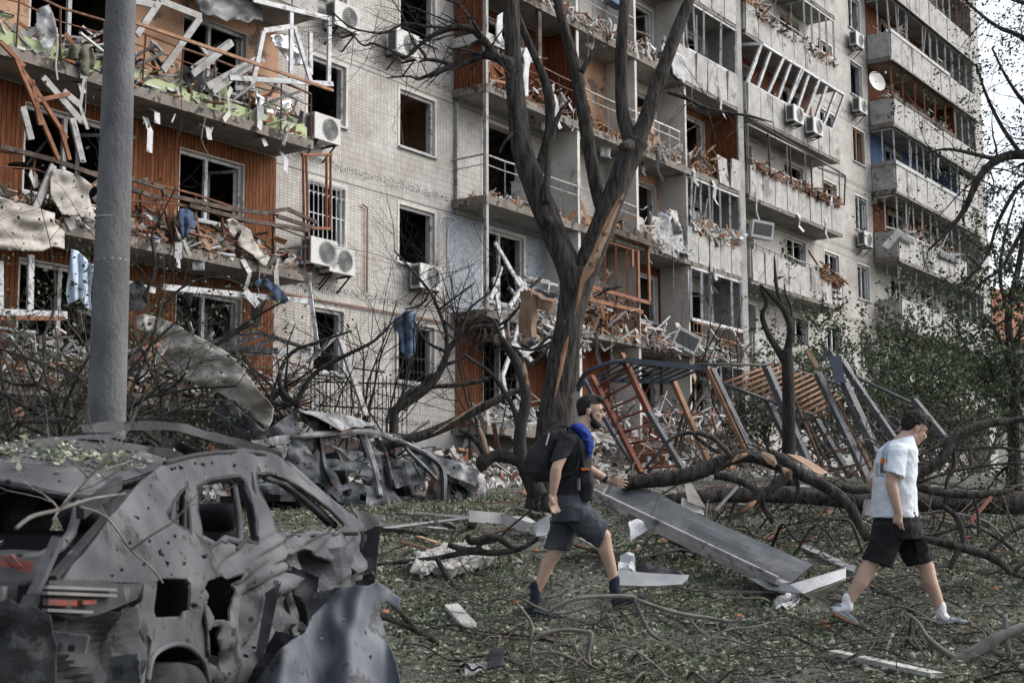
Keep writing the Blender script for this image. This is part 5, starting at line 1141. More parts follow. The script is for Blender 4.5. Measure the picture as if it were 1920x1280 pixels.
MT['burnt'] = pm('burnt_car_metal', (.014, .015, .018), (.11, .122, .14), 3.2, .6, .3, bump=.8, bscale=14, c3=(.17, .075, .04), s3=2.3, t3=.60, spot=9, spotr=.25)
MT['ash'] = pm('ash_white_metal', (.08, .085, .09), (.32, .33, .34), 4.5, .7, .1, bump=.8, bscale=16, c3=(.1, .055, .035), s3=3, t3=.58, spot=8, spotr=.2)
CA = radians(9.6); ch = V((sin(CA), cos(CA), 0)); cr_ = V((cos(CA), -sin(CA), 0)); C0 = V((-1.42, 6.0, 0)); CG = -1.25
def coff(z): return -(z+.25)*.42 if z > -.25 else 0.0
def cside(x, y, extra=0.0):
    d = ray(x, y); oo = 0.0
    for i in range(14):
        q = C0 + cr_*(oo+extra); P = d*(q.dot(cr_)/d.dot(cr_)); oo = .5*oo + .5*coff(P.z)
    return P
def CP(u, v, z): return C0 + ch*u - cr_*v + V((0, 0, CG+z))
def mirror(P, vc=.92):
    k = (P-C0).dot(cr_); return P - cr_*(2*(k+vc))
def car_one():
    rh = random.Random(3); HX = []
    for _ in range(34):
        hx_, hy_ = rh.choice([(rh.uniform(195, 330), rh.uniform(1000, 1080)), (rh.uniform(260, 345), rh.uniform(1000, 1190)), (rh.uniform(352, 368), rh.uniform(1040, 1150)), (rh.uniform(520, 640), rh.uniform(880, 1000)), (rh.uniform(445, 540), rh.uniform(1170, 1280)), (rh.uniform(300, 450), rh.uniform(868, 880))]); q_ = rh.uniform(1.6, 4.5)
        HX.append([(hx_+q_*rh.uniform(.6, 1.3)*cos(a*1.257), hy_+q_*rh.uniform(.6, 1.4)*sin(a*1.257)) for a in range(5)])
    t = thing('wrecked_car', 'dust covered grey car riddled with holes, torn open, at the bottom left', 'car', CP(1.2, .9, 0))
    outer = [(245,918),(262,902),(284,886),(309,867),(366,851),(427,844),(487,846),(524,860),(533,870),(569,902),(609,935),(650,965),(672,985),(664,1010),(668,1060),(655,1100),(640,1180),(620,1290),(395,1290),(390,1275),(378,1235),(353,1211),(325,1206),(296,1218),(282,1238),(276,1262),(262,1290),(262,1200),(240,1150),(257,1128),(255,1096),(98,1089),(120,1056),(150,1020),(191,970),(222,940)]
    holes = [[(299,963),(313,943),(333,922),(344,914),(343,950),(341,996),(321,987),(301,972)],
             [(364,916),(390,902),(443,894),(455,903),(462,940),(468,975),(469,1018),(440,1010),(425,1026),(400,1012),(374,1026),(363,1012),(360,960)],
             [(480,890),(508,889),(540,902),(577,930),(609,958),(636,986),(620,1003),(600,1000),(575,1010),(540,1002),(517,1006),(505,980),(496,955),(484,914)],
             [(281,1090),(289,1085),(336,1086),(344,1095),(348,1142),(336,1155),(288,1157),(282,1142)],
             [(378,1092),(405,1080),(420,1086),(441,1078),(434,1100),(428,1130),(420,1166),(398,1162),(384,1130)],
             [(520,1040),(560,1030),(600,1050),(640,1040),(650,1080),(618,1110),(600,1150),(560,1130),(545,1090),(528,1075)],
             [(384,1180),(405,1176),(418,1215),(424,1275),(408,1278),(396,1240)],
             [(480,1120),(512,1115),(515,1150),(498,1165),(482,1150)], [(560,1190),(590,1180),(600,1230),(575,1262),(556,1230)],
             [(314,878),(324,880),(318,886)], [(330,873),(342,879),(334,884)], [(276,1035),(283,1030),(285,1042),(279,1044)], [(290,1052),(300,1056),(296,1066)], [(186,1080),(194,1078),(193,1085)], [(232,968),(246,972),(243,977)], [(247,1060),(253,1054),(254,1064)], [(262,955),(267,951),(268,960)]] + HX
    def fn(x, y):
        P = cside(x, y); q = P*3.2; low = max(0, min(1, (y-1000)/120))*max(0, min(1, (x-330)/80))
        am = .006 + .05*low + .02*max(0, min(1, (x-380)/150)); q = q*(1+.25*low)
        h = (abs(noise.noise(q))*1.8-.5 + .6*noise.noise(q*2.7))*am + .035*sin(min(1, max(0, (y-900)/250))*pi)
        return P + cr_*h + V((0, 0, 1))*am*.4*noise.noise(q+V((4, 4, 4)))
    mb = MB(); sheetmesh(mb, outer, holes, 7, fn, .012); obj('body_side', mb, MT['carpaint'], t, smooth=False)
    for f in t.children: f.data.polygons.foreach_set('use_smooth', [len(p.vertices) == 3 for p in f.data.polygons])
    mv = MB(); mv.v = [tuple(mirror(V(p))) for p in mb.v]; mv.f = [tuple(reversed(f)) for f in mb.f]; mv.uv = mb.uv; mv.m = mb.m
    obj('body_side', mv, MT['carpaint'], t)
    # window rubber edges
    for i, hl in enumerate(holes[:3]):
        m2 = MB(); cx_ = sum(p[0] for p in hl)/len(hl); cy_ = sum(p[1] for p in hl)/len(hl)
        ring = [fn(cx_+(x-cx_)*1.04, cy_+(y-cy_)*1.04)+cr_*.006 for x, y in hl]; m2.tube(ring+[ring[0]], .011, 6, cap=False); obj('window_seal', m2, MT['cardark'], t)
        m2 = MB(); ring = [cside(cx_+(x-cx_)*.98, cy_+(y-cy_)*.98)-cr_*.05 for x, y in hl]; m2.tube(ring+[ring[0]], .02, 6, cap=False); obj('window_frame', m2, MT['carpaint'], t, smooth=True)
    # shut lines and pillars
    for pts in ([(350,905),(346,960),(347,1010),(352,1060),(372,1110),(384,1160),(390,1230)], [(470,885),(478,930),(490,985),(510,1040),(530,1100),(545,1180),(548,1260)], [(98,1086),(180,1090),(256,1093)], [(309,868),(366,853),(427,847),(487,850),(524,864)]):
        m2 = MB(); sp = spline([(cside(x, y, .012), 1) for x, y in pts], 4); m2.tube([p for p, _ in sp], .012, 5); obj('seam', m2, MT['cardark'], t, smooth=True)
    for pts, w_ in (([(352,900),(356,950),(358,1010),(362,1060)], .03), ([(462,890),(474,940),(484,1000),(494,1060),(500,1130)], .045), ([(533,872),(575,908),(612,940),(650,972)], .035), ([(497,895),(540,910),(590,950),(628,985)], .02)):
        m2 = MB(); sp = spline([(cside(x, y, -.03), 1) for x, y in pts], 4); m2.tube([p for p, _ in sp], w_, 8, wob=.3); obj('pillar', m2, MT['carpaint'], t, smooth=True)
    # roof skin, rear part
    def roofz(u, v): 
        zr = {0: 1.43, 1: 1.6, 2: 1.65, 3: 1.3}; uu = max(-.3, min(2.9, u)); i = int(max(0, uu)); zz = zr[i] + (zr[min(3, i+1)]-zr[i])*(uu-i) if uu >= 0 else 1.43+uu*.55
        return zz + .12*sin(pi*max(0, min(1, (v-.28)/1.3)))
    def roof(x, y):
        d = ray(x, y); tt = 5.2
        for _ in range(40):
            p = d*tt; q = p-C0; u = q.dot(ch); v = -q.dot(cr_); e = (CG+roofz(u, v)) - p.z
            # march: move along ray towards the surface in depth
            tt += max(-.25, min(.25, -e*4.0*.25))
        p = d*tt
        return p
    # direct construction in car coordinates instead of picture rays
    mb = MB(); nu, nv = 26, 22; P = []; 
    for i in range(nu+1):
        u = -.12 + 1.5*i/nu
        for j in range(nv+1):
            v = .295 + 1.30*j/nv; uu = u - .10*sin(pi*j/nv)*(1 if i < 3 else 0); torn = max(0, (u-.95))*.4
            q = CP(uu, v, roofz(u, v)); q = q + V((0, 0, (noise.noise(q*3)*.02 + torn*noise.noise(q*6)*.5 - torn*.25)))
            if i == nu: q = q + ch*noise.noise(q*7)*.25
            P.append(q)
    F = [(i*(nv+1)+j, i*(nv+1)+j+1, (i+1)*(nv+1)+j+1, (i+1)*(nv+1)+j) for i in range(nu) for j in range(nv) if not (14 < i < 25 and 0 < j < 7 + 3*noise.noise(V((i*.7, 3, 1))))]
    mb.add(P, F); mb.add([p-V((0, 0, .012)) for p in P], [tuple(reversed(f)) for f in F]); obj('roof', mb, MT['carpaint'], t, smooth=True)
    mb = MB(); mb.loft([(CP(.22, .92, 1.55), ch*.10, cr_*.04), (CP(.18, .92, 1.58), ch*.06, cr_*.02)], 10); obj('roof_antenna', mb, MT['cardark'], t, smooth=True)
    # peeled strips of the front roof
    for k, (pts, w_, dy) in enumerate([([(150,803,6.6),(250,797,7.0),(333,800,7.3),(386,815,7.6),(450,830,7.9),(527,853,8.2)], 16, 0), ([(195,832,6.5),(260,842,6.8),(320,850,7.0),(350,868,7.1)], 18, .05), ([(300,826,7.2),(340,842,7.3),(380,858,7.2),(410,848,7.5)], 22, 0), ([(400,835,7.7),(460,850,7.9),(510,862,8.1)], 10, 0), ([(215,850,6.7),(300,880,6.6),(325,872,6.7)], 10, 0)]):
        mb = MB(); sp = spline([(at(x, y, Yd), 1) for x, y, Yd in pts], 6); A1 = []
        for i, (p, _) in enumerate(sp):
            wv = w_*7/FPX*(1+.5*noise.noise(p*5)); A1 += [p+V((0, 0, wv/2)), p+V((.0, .03+.03*noise.noise(p*9), -wv/2))]
        mb.add(A1, [(2*i, 2*i+1, 2*i+3, 2*i+2) for i in range(len(sp)-1)]); mb.add([p+V((0, .012, 0)) for p in A1], [(2*i+2, 2*i+3, 2*i+1, 2*i) for i in range(len(sp)-1)])
        obj('peeled_roof_strip', mb, MT['carpaint' if k in (0, 1) else 'cardark'], t, smooth=True)
    mb = MB()
    for u in (1.0, 1.5, 2.0): mb.beam(CP(u, .4, 1.52), CP(u, 1.5, 1.5), .05, .03)
    mb.beam(CP(.9, .55, 1.55), CP(2.1, .55, 1.56), .06, .03); obj('roof_bow', mb, MT['cardark'], t)
    # rear window frame, hatch, lamps
    mb = MB(); ring = [CP(-.13, .36, 1.37), CP(-.20, .92, 1.475), CP(-.13, 1.5, 1.38), CP(-.86, 1.62, 1.15), CP(-.95, .92, 1.17), CP(-.86, .14, 1.15)]
    sp = spline([(p, 1) for p in ring+[ring[0]]], 5); mb.tube([p for p, _ in sp], .02, 7, cap=False, wob=.3); obj('rear_window_frame', mb, MT['carpaint'], t, smooth=True)
    mb = MB(); patch(mb, [CP(-.84, .10, 1.17), CP(-.84, 1.7, 1.17), CP(-1.10, 1.72, 1.06), CP(-1.10, .06, 1.06)], 20, 4, .01, 3, 3); patch(mb, [CP(-1.11, .08, 1.06), CP(-1.11, 1.72, 1.06), CP(-1.06, 1.7, .52), CP(-1.06, .1, .52)], 22, 8, .03, 3, 8)
    obj('hatch', mb, MT['cardark'], t, smooth=True)
    mb = MB(); mb.beam(CP(-1.13, .12, 1.03), CP(-1.14, 1.68, 1.03), .03, .05); hl_ = obj('light_bar', mb, MT['lampgrey'], t)
    for (a, b) in ((.14, .5), (.56, 1.2)):
        mb = MB(); mb.beam(CP(-1.15, a, 1.03), CP(-1.155, b, 1.035), .02, .022); obj('red_lens', mb, MT['lampred'], hl_)
    mb = MB(); mb.beam(at(0, 1048, 4.75), at(60, 1064, 4.78), .03, .035); mb.beam(at(18, 1042, 4.75), at(36, 1064, 4.75), .02, .02); obj('red_lens', mb, MT['lampred'], hl_)
    mb = MB(); mb.beam(at(108, 1010, 5.05), at(60, 1120, 4.85), .035, .03); mb.beam(at(60, 1120, 4.85), at(10, 1240, 4.7), .05, .03); obj('hatch_strut', mb, MT['carpaint'], t)
    mb = MB(); mb.beam(at(150, 960, 5.35), at(222, 905, 5.9), .03, .05); mb.beam(at(98, 1084, 5.0), at(240, 922, 5.93), .03, .02); obj('hatch_gutter', mb, MT['cardark'], t)
    # tail lamp
    mb = MB(); ol = [(78,1094),(150,1093),(214,1099),(256,1100),(244,1122),(214,1135),(170,1152),(120,1160),(75,1148)]
    sheetmesh(mb, ol, [], 9, lambda x, y: cside(x, y, .02), .03); tl = obj('tail_lamp', mb, MT['cardark'], t)
    for y0, y1, m_ in ((1098, 1104, 'lampgrey'), (1109, 1115, 'lampgrey'), (1141, 1146, 'lampgrey')):
        mb = MB(); mb.beam(cside(84, y0+2, .075), cside(215 if y0 < 1140 else 170, y1+1, .075), .02, .010); obj('lamp_fin', mb, MT[m_], tl)
    mb = MB(); mb.beam(cside(86, 1128, .077), cside(140, 1130, .077), .02, .02); mb.beam(cside(150, 1129, .077), cside(176, 1128, .077), .02, .014); obj('red_lens', mb, MT['lampred'], tl)
    # crumpled bumper corner and doors
    def crump(name, pts, Yd, amp, mat, seed, nx=14, ny=12, dY=(0, 0, 0, 0)):
        mb = MB(); patch(mb, [at(x, y, Yd+dy) for (x, y), dy in zip(pts, dY)], nx, ny, amp, 3.6, seed, .01, .06); return obj(name, mb, MT[mat], t, smooth=False)
    crump('bumper', [(70,1150),(262,1140),(272,1300),(20,1300)], 5.0, .07, 'cardark', 5, dY=(-.05, .6, .65, -.1)); crump('bumper', [(-30,1110),(100,1150),(110,1300),(-30,1300)], 4.72, .06, 'cardark', 9)
    crump('torn_metal', [(95,1180),(170,1190),(160,1225),(105,1215)], 4.98, .05, 'carpaint', 12, 8, 6); crump('torn_metal', [(205,1230),(262,1222),(268,1290),(195,1290)], 5.3, .06, 'carblue', 14, 8, 8)
    crump('torn_metal', [(230,1120),(262,1160),(285,1200),(280,1245)], 5.75, .02, 'carpaint', 15, 6, 6)
    crump('door_skin', [(366,1010),(470,1024),(478,1078),(372,1058)], 6.85, .07, 'carpaint', 21, 14, 8, (0, .35, .35, 0)); crump('door_skin', [(440,1080),(530,1090),(545,1290),(430,1290)], 7.05, .12, 'carpaint', 22, 12, 18, (0, .3, .3, 0))
    crump('door_skin', [(520,1010),(640,1030),(640,1120),(540,1130)], 7.8, .15, 'carpaint', 25, 14, 12, (0, .5, .5, 0)); crump('torn_metal', [(600,1000),(662,1000),(672,1090),(620,1090)], 8.8, .12, 'cardark', 26, 10, 12)
    crump('torn_metal', [(545,1060),(600,1080),(590,1180),(560,1160)], 7.5, .15, 'cardark', 28, 10, 12); crump('torn_metal', [(500,1110),(528,1090),(505,1200),(470,1290)], 6.95, .05, 'carpaint', 29, 6, 14)
    crump('torn_metal', [(590,1110),(640,1100),(610,1190),(570,1200)], 7.4, .1, 'carpaint', 30, 8, 8); crump('torn_metal', [(455,1290),(520,1180),(560,1190),(540,1290)], 6.8, .12, 'cardark', 31, 8, 8)
    crump('fender', [(648,940),(672,960),(715,985),(668,1004)], 9.2, .09, 'carpaint', 33, 10, 10, (0, .1, .3, 0)); crump('fender', [(668,1000),(714,984),(707,1060),(664,1060)], 9.25, .04, 'cardark', 34, 10, 8); crump('fender', [(664,1040),(707,1050),(700,1104),(650,1110)], 9.2, .05, 'cardark', 35, 8, 8)
    crump('fender', [(650,965),(690,1005),(680,1030),(655,1010)], 9.1, .06, 'carblue', 36, 8, 8)
    # arch lip, wheel
    mb = MB(); sp = spline([(cside(x, y, .015), 1) for x, y in [(276,1275),(283,1238),(297,1219),(325,1207),(353,1211),(378,1235),(392,1280)]], 5); mb.tube([p for p, _ in sp], .013, 7, wob=.3); obj('wheel_arch', mb, MT['carpaint'], t, smooth=True)
    def wheel(u, v):
        c = CP(u, v, .34); mb = MB(); n = 30
        prof = [(.345, -.10), (.352, -.06), (.352, .06), (.345, .10), (.30, .115), (.245, .10), (.235, .06)]
        vs_ = [c + cr_*o + ch*(r_*cos(2*pi*k/n)) + V((0, 0, r_*sin(2*pi*k/n))) for r_, o in prof for k in range(n)]
        mb.add(vs_, [(i*n+k, i*n+(k+1) % n, (i+1)*n+(k+1) % n, (i+1)*n+k) for i in range(len(prof)-1) for k in range(n)]); w_ = obj('wheel', mb, MT['tyre'], t, smooth=True)
        mb = MB(); mb.tube([c+cr_*.0, c+cr_*.06], [.235, .235], 24)
        for k in range(10): a = 2*pi*k/10; e = ch*cos(a)+V((0, 0, sin(a))); mb.beam(c+cr_*.075+e*.03, c+cr_*.085+e*.22, .035, .02)
        obj('rim', mb, MT['cardark'], w_)
    for u, v in ((.08, .06), (2.8, .06), (.08, 1.78), (2.8, 1.78)): wheel(u, v)
    # cabin
    def seat(u, v, back=0):
        mb = MB(); mb.loft([(CP(u, v, .62), ch*.06, cr_*.24, .7), (CP(u-.06, v, .95), ch*.08, cr_*.25, .7), (CP(u-.14, v, 1.18), ch*.06, cr_*.2, .7), (CP(u-.16, v, 1.24), ch*.03, cr_*.12)], 14); mb.loft([(CP(u-.17, v, 1.24), ch*.03, cr_*.1), (CP(u-.18, v, 1.33), ch*.045, cr_*.14), (CP(u-.18, v, 1.38), ch*.03, cr_*.1)], 12); mb.loft([(CP(u, v, .55), cr_*.24, V((0, 0, .07))), (CP(u+.45, v, .55), cr_*.24, V((0, 0, .07)))], 10)
        obj('seat', mb, MT['cardark'], t, smooth=True)
    for u in (.95, 1.95):
        for v in (.5, 1.3): seat(u, v)
    mb = MB(); patch(mb, [CP(.42, .2, .4), CP(.42, 1.66, .4), CP(.18, 1.62, 1.24), CP(.18, .26, 1.24)], 14, 8, .03, 4, 2, .06); obj('rear_bench', mb, MT['cardark'], t, smooth=True)
    mb = MB(); patch(mb, [CP(-.9, 1.62, .3), CP(2.7, 1.62, .3), CP(2.5, 1.6, 1.12), CP(-.8, 1.6, 1.12)], 20, 6, .04, 3, 4, .01); obj('door_lining', mb, MT['cardark'], t)
    mb = MB(); patch(mb, [CP(-.2, .3, 1.38), CP(1.3, .3, 1.53), CP(1.3, 1.55, 1.53), CP(-.2, 1.55, 1.38)], 12, 8, .06, 3, 6, .006, .1); obj('headlining', mb, MT['cardark'], t)
    for a in ((.1, 1.3), (.6, 1.1), (.25, .8)):
        mb = MB(); patch(mb, [CP(a[0], a[1]-.2, 1.42), CP(a[0]+.1, a[1]+.2, 1.45), CP(a[0]+.1, a[1]+.15, 1.1), CP(a[0], a[1]-.1, 1.15)], 6, 8, .06, 5, 7, .004, .1); obj('hanging_lining', mb, MT['cardark'], t)
    mb = MB(); mb.box(CP(1.3, .92, .33), ch*2.2, cr_*.84, V((0, 0, .04))); mb.box(CP(2.75, .92, .85), ch*.12, cr_*.75, V((0, 0, .14))); obj('floor_pan', mb, MT['cardark'], t)
    mb = MB(); n = 18; c = CP(2.4, .55, 1.02); ax = (ch*.9+V((0, 0, -.45))).normalized(); a = cr_; b = ax.cross(a); mb.tube([c+a*.19*cos(2*pi*k/n)+b*.19*sin(2*pi*k/n) for k in range(n+1)], .016, 7, cap=False); obj('steering_wheel', mb, MT['cardark'], t, smooth=True)
    crump('engine_bay', [(560,1010),(665,1005),(680,1120),(560,1130)], 9.4, .2, 'cardark', 41, 14, 14)
    mb = MB()
    for i in range(10): 
        p = at(rr(560, 670), rr(1010, 1110), rr(8.6, 9.2)); q = p+rvec()*rr(.15, .4); mb.tube([p, (p+q)/2+rvec()*.06, q], rr(.006, .018), 6)
    obj('wiring', mb, MT['cardark'], t, smooth=True)
    return t
R.seed(5); CAR = car_one()
# twigs and leaves that landed on it
for lab, pts in (('thin twig lying across the rear quarter of the dusty car', [(150,950,5.2,5),(200,970,5.3,5),(245,1030,5.45,4),(280,1060,5.65,4),(305,1092,5.9,4)]), ('pale twig curling out of the rear window of the dusty car', [(30,990,5.0,8),(60,968,5.1,8),(110,955,5.2,7),(170,935,5.35,5),(235,925,5.7,3)]), ('fine twig across the roof of the dusty car', [(98,975,5.2,3),(130,930,5.5,4),(165,895,5.8,3),(200,880,5.9,3),(250,862,6.1,2)])):
    mb = MB(); limb(mb, [(at(x, y, Yd-.06), w_/2*Yd/FPX) for x, y, Yd, w_ in pts], 6, 5); p = at(pts[2][0], pts[2][1], pts[2][2]-.06); grow(mb, p, V((.4, 0, .3)), .35, .006, 1, [], 4); grow(mb, p, V((-.3, .3, .2)), .3, .005, 1, [], 4)
    obj('fallen_twig', mb, MT['twigpale'], None, smooth=True, label=lab, cat='twig')
mb = MB()
for i in range(1500):
    c = R.choice([(.35, .7), (.1, 1.2), (.3, .45), (-.05, 1.4), (.6, 1.3), (-.95, .5), (-.9, 1.2), (.1, .95)]); u = c[0]+R.gauss(0, .14); v = c[1]+R.gauss(0, .16)
    if not (.3 < v < 1.6): continue
    z = (1.43+u*.17+.10*sin(pi*max(0, min(1, (v-.28)/1.3))) if u > -.13 else 1.17); leaf(mb, CP(u, v, z+rr(.015, .045)), rr(.02, .05), .6)
obj('leaf_litter', mb, MT['leafG'], kind='stuff', origin=CP(.2, .9, 1.5))
# torn panel in front
def ptorn():
    mb = MB(); ol = [(634,1106),(662,1098),(690,1098),(707,1089),(728,1104),(751,1121),(747,1146),(727,1130),(715,1128),(711,1150),(720,1180),(731,1207),(745,1245),(756,1300),(470,1300),(500,1250),(524,1219),(545,1200),(569,1187),(578,1172),(581,1158),(605,1135)]
    hl = [[(598,1195),(606,1190),(604,1202)], [(640,1160),(645,1150),(650,1158),(643,1168)], [(560,1262),(568,1258),(566,1268)], [(690,1230),(697,1227),(694,1238)]]
    def fn(x, y):
        Yd = 7.1 - .0022*(y-1100) + .0009*(x-620)
        q = V((x*.012, y*.006, 1)); fold = .22*noise.noise(q) + .11*noise.noise(q*2.6) + .07*sin((x-600)*.045+.01*(y-1100)); return at(x, y, Yd+fold)
    sheetmesh(mb, ol, hl, 7, fn, .004); obj('metal_sheet', mb, MT['carblue'], None, smooth=True, label='crumpled blue grey metal panel lying torn off beside the dusty car', cat='metal panel')
ptorn()
# ------------------------------------------------------------------ burnt out estate car
BA = radians(44); bh = V((sin(BA), cos(BA), 0)); br = V((cos(BA), -sin(BA), 0)); B0 = V((at(530, 900, 20.5).x, 20.5, 0))
def bside(x, y, ex=0.0):
    d = ray(x, y); oo = 0.0
    for i in range(12):
        q = B0+br*(oo+ex); P = d*(q.dot(br)/d.dot(br)); z = P.z-1.1; oo = .5*oo-.5*max(0, z)*.3
    return P
def car_two():
    g = .25; t = thing('burnt_out_car', 'burnt out estate car, rusty and ash grey, with its roof buckled upwards', 'car', bside(700, 950)-br*.8)
    outer = [(541,837),(546,822),(560,816),(601,813),(640,811),(685,809),(717,815),(735,823),(752,830),(775,836),(798,841),(820,852),(839,860),(862,866),(882,874),(897,890),(893,930),(890,950),(884,948),(886,927),(868,912),(840,900),(832,908),(829,925),(829,952),(780,957),(731,956),(685,953),(650,945),(634,940),(622,926),(610,912),(596,905),(580,906),(560,912),(545,905),(536,880),(533,860)]
    holes = [[(571,835),(590,832),(592,843),(588,855),(576,848)], [(609,824),(640,822),(674,820),(681,845),(685,865),(650,863),(608,862),(605,840)], [(692,820),(715,820),(738,828),(757,836),(775,850),(796,871),(770,868),(745,866),(725,867),(712,855),(700,835)],
             [(614,873),(650,870),(688,874),(700,890),(700,912),(670,905),(640,908),(625,890)], [(728,876),(760,872),(790,880),(806,900),(800,930),(785,945),(760,948),(740,925),(722,905)], [(670,926),(680,922),(688,930),(682,940),(672,938)], [(640,918),(660,916),(655,930),(642,932)], [(745,905),(752,903),(752,911)], [(565,868),(572,866),(570,873)], [(700,925),(712,922),(716,945),(706,948)]]
    def fn(x, y):
        P = bside(x, y); q = P*2.2; h = (abs(noise.noise(q))*1.5-.4+.7*noise.noise(q*2.6))*.06; return P+br*h+V((0, 0, 1))*.03*noise.noise(q*2)
    mb = MB(); sheetmesh(mb, outer, holes, 4.5, fn, .02); obj('body_side', mb, MT['burnt'], t)
    mv = MB(); mv.v = [tuple(V(p)-br*1.6) for p in mb.v]; mv.f = [tuple(reversed(f)) for f in mb.f]; mv.uv = mb.uv; mv.m = mb.m; obj('body_side', mv, MT['burnt'], t)
    def C(name, pts, amp, mat, seed, nx=10, ny=8, fr=2.6, sm=False):
        mb = MB(); patch(mb, [at(*p) for p in pts], nx, ny, amp, fr, seed, .015, .05); obj(name, mb, MT[mat], t, smooth=sm)
    C('buckled_roof', [(557,769,20.6),(640,776,21.5),(706,797,22.4),(640,806,21.0)], .05, 'ash', 3, 16, 6); C('buckled_roof', [(557,769,20.6),(600,813,20.9),(690,812,21.8),(704,797,22.5)], .04, 'cardark', 4, 14, 6)
    C('rear_roof', [(474,822,20.3),(508,800,20.4),(557,768,20.7),(562,815,20.6)], .08, 'burnt', 6, 10, 8); C('rear_roof', [(470,826,20.1),(545,814,20.5),(542,830,20.5),(480,840,20.1)], .05, 'ash', 7, 10, 5)
    C('tailgate', [(470,832,20.2),(485,828,20.25),(480,900,20.3),(462,900,20.2)], .04, 'burnt', 8, 5, 8); C('tailgate', [(470,842,20.1),(540,838,20.5),(534,850,20.5),(470,853,20.1)], .03, 'ash', 9, 8, 4); C('tailgate', [(466,868,20.1),(536,862,20.5),(545,925,20.5),(470,925,20.1)], .1, 'burnt', 10, 10, 8)
    C('bonnet', [(798,841,22.6),(880,872,23.2),(850,866,24.2),(770,838,23.8)], .12, 'ash', 12, 12, 8); C('front_end', [(880,872,23.2),(905,890,23.6),(905,945,23.4),(884,948,23.1)], .15, 'ash', 13, 8, 10); C('front_end', [(820,855,22.7),(895,880,23.0),(890,912,23.0),(845,896,22.7)], .12, 'ash', 14, 12, 8)
    C('door_skin', [(690,915,21.4),(712,900,21.5),(735,950,21.5),(684,955,21.3)], .1, 'ash', 16, 8, 8); C('door_skin', [(712,862,21.9),(800,876,22.4),(795,905,22.3),(740,915,21.9)], .1, 'burnt', 17, 10, 8); C('door_skin', [(615,868,21.1),(690,866,21.6),(690,880,21.6),(615,882,21.1)], .04, 'carblue', 18, 10, 4)
    for pts, r_, m_ in (([(678,810,21.6),(688,835,21.6),(700,870,21.5),(708,905,21.5),(712,930,21.4)], .05, 'ash'), ([(700,815,21.9),(720,842,22.0),(728,875,21.9),(735,912,21.9)], .03, 'burnt'), ([(712,816,22.0),(745,818,22.2),(765,845,22.2),(800,880,22.3),(818,898,22.4)], .035, 'burnt'), ([(600,815,21.0),(603,845,21.0),(610,880,21.0),(625,910,21.0)], .04, 'burnt'), ([(540,820,20.6),(600,813,20.9),(690,809,21.5),(740,822,22.0),(800,850,22.5)], .04, 'ash'), ([(775,838,22.4),(800,850,22.5),(830,880,22.6),(832,950,22.5)], .05, 'burnt'), ([(716,866,22.3),(760,868,22.6),(795,872,22.8)], .05, 'burnt')):
        mb = MB(); sp = spline([(at(*p), r_) for p in pts], 4); mb.tube([p for p, _ in sp], [r for _, r in sp], 7, wob=.5); obj('pillar', mb, MT[m_], t)
    mb = MB(); mb.box(bside(700, 935)-br*.8, bh*1.7, br*.75, V((0, 0, .05))); obj('floor_pan', mb, MT['cardark'], t)
    for (x, y, dd) in ((861, 929, .1), (590, 925, .1), (861, 929, 1.5), (590, 925, 1.5)):
        c = bside(x, y)-br*dd; mb = MB(); n = 24
        prof = [(.29, -.1), (.31, -.07), (.31, .07), (.29, .1), (.22, .1), (.2, .05)]
        mb.add([c+br*o+bh*(r_*cos(2*pi*k/n))+V((0, 0, r_*sin(2*pi*k/n))) for r_, o in prof for k in range(n)], [(i*n+k, i*n+(k+1) % n, (i+1)*n+(k+1) % n, (i+1)*n+k) for i in range(len(prof)-1) for k in range(n)]); w_ = obj('wheel', mb, MT['cardark'], t, smooth=True)
        mb = MB(); mb.tube([c-br*.02, c+br*.03], .2, 20); mb.tube([c, c+br*.08], .07, 12)
        for k in range(10): a = 2*pi*k/10; e = bh*cos(a)+V((0, 0, sin(a))); mb.beam(c+br*.06+e*.06, c+br*.05+e*.2, .03, .02)
        obj('rim', mb, MT['burnt'], w_)
    R.seed(9); mb = MB()
    for i in range(30):
        p = at(rr(620, 820), rr(850, 930), rr(22, 23.5)); q = p+rvec()*rr(.2, .7); mb.tube([p, (p+q)/2+rvec()*.1, q], rr(.01, .03), 5)
    obj('cabin_wreckage', mb, MT['burnt'], t)
    for s in ((640, 880, 22.4), (745, 880, 23.0)):
        p = at(*s); mb = MB(); mb.loft([(p-V((0, 0, .5)), bh*.08, br*.25), (p-bh*.1, bh*.08, br*.25), (p-bh*.18+V((0, 0, .25)), bh*.05, br*.16)], 10); obj('seat', mb, MT['burnt'], t)
car_two()
# ------------------------------------------------------------------ playground frames, metal tray, sheets
def bars(t, name, segs, mat, w=9, h=None):
    """each (x0,y0,Y0,x1,y1,Y1[,width px]) becomes one part"""
    for s_ in segs:
        mb = MB(); wd = s_[6] if len(s_) > 6 else w; a = at(s_[0], s_[1], s_[2]); b = at(s_[3], s_[4], s_[5]); q = wd*s_[2]/FPX
        if h == 'round': mb.tube([a, b], q/2, 8)
        else: mb.beam(a, b, q, q*(h or 1))
        obj(name, mb, MT[mat], t, smooth=(h == 'round'))
def rungs(t, A, B, n, mat, w=4, a0=0.0, a1=1.0, jit=.0, name='rung'):
    """n rungs between two rails given as polylines of picture points with depth"""
    pa = [at(*p) for p in A]; pb = [at(*p) for p in B]
    def pt(P, u):
        u = u*(len(P)-1); i = min(len(P)-2, int(u)); return P[i].lerp(P[i+1], u-i)
    for i in range(n):
        u = a0+(a1-a0)*i/(n-1); mb = MB(); r = w/2*20/FPX; mb.tube([pt(pa, u), pt(pb, u)], r, 7); obj(name, mb, MT[mat], t, smooth=True)
R.seed(61)
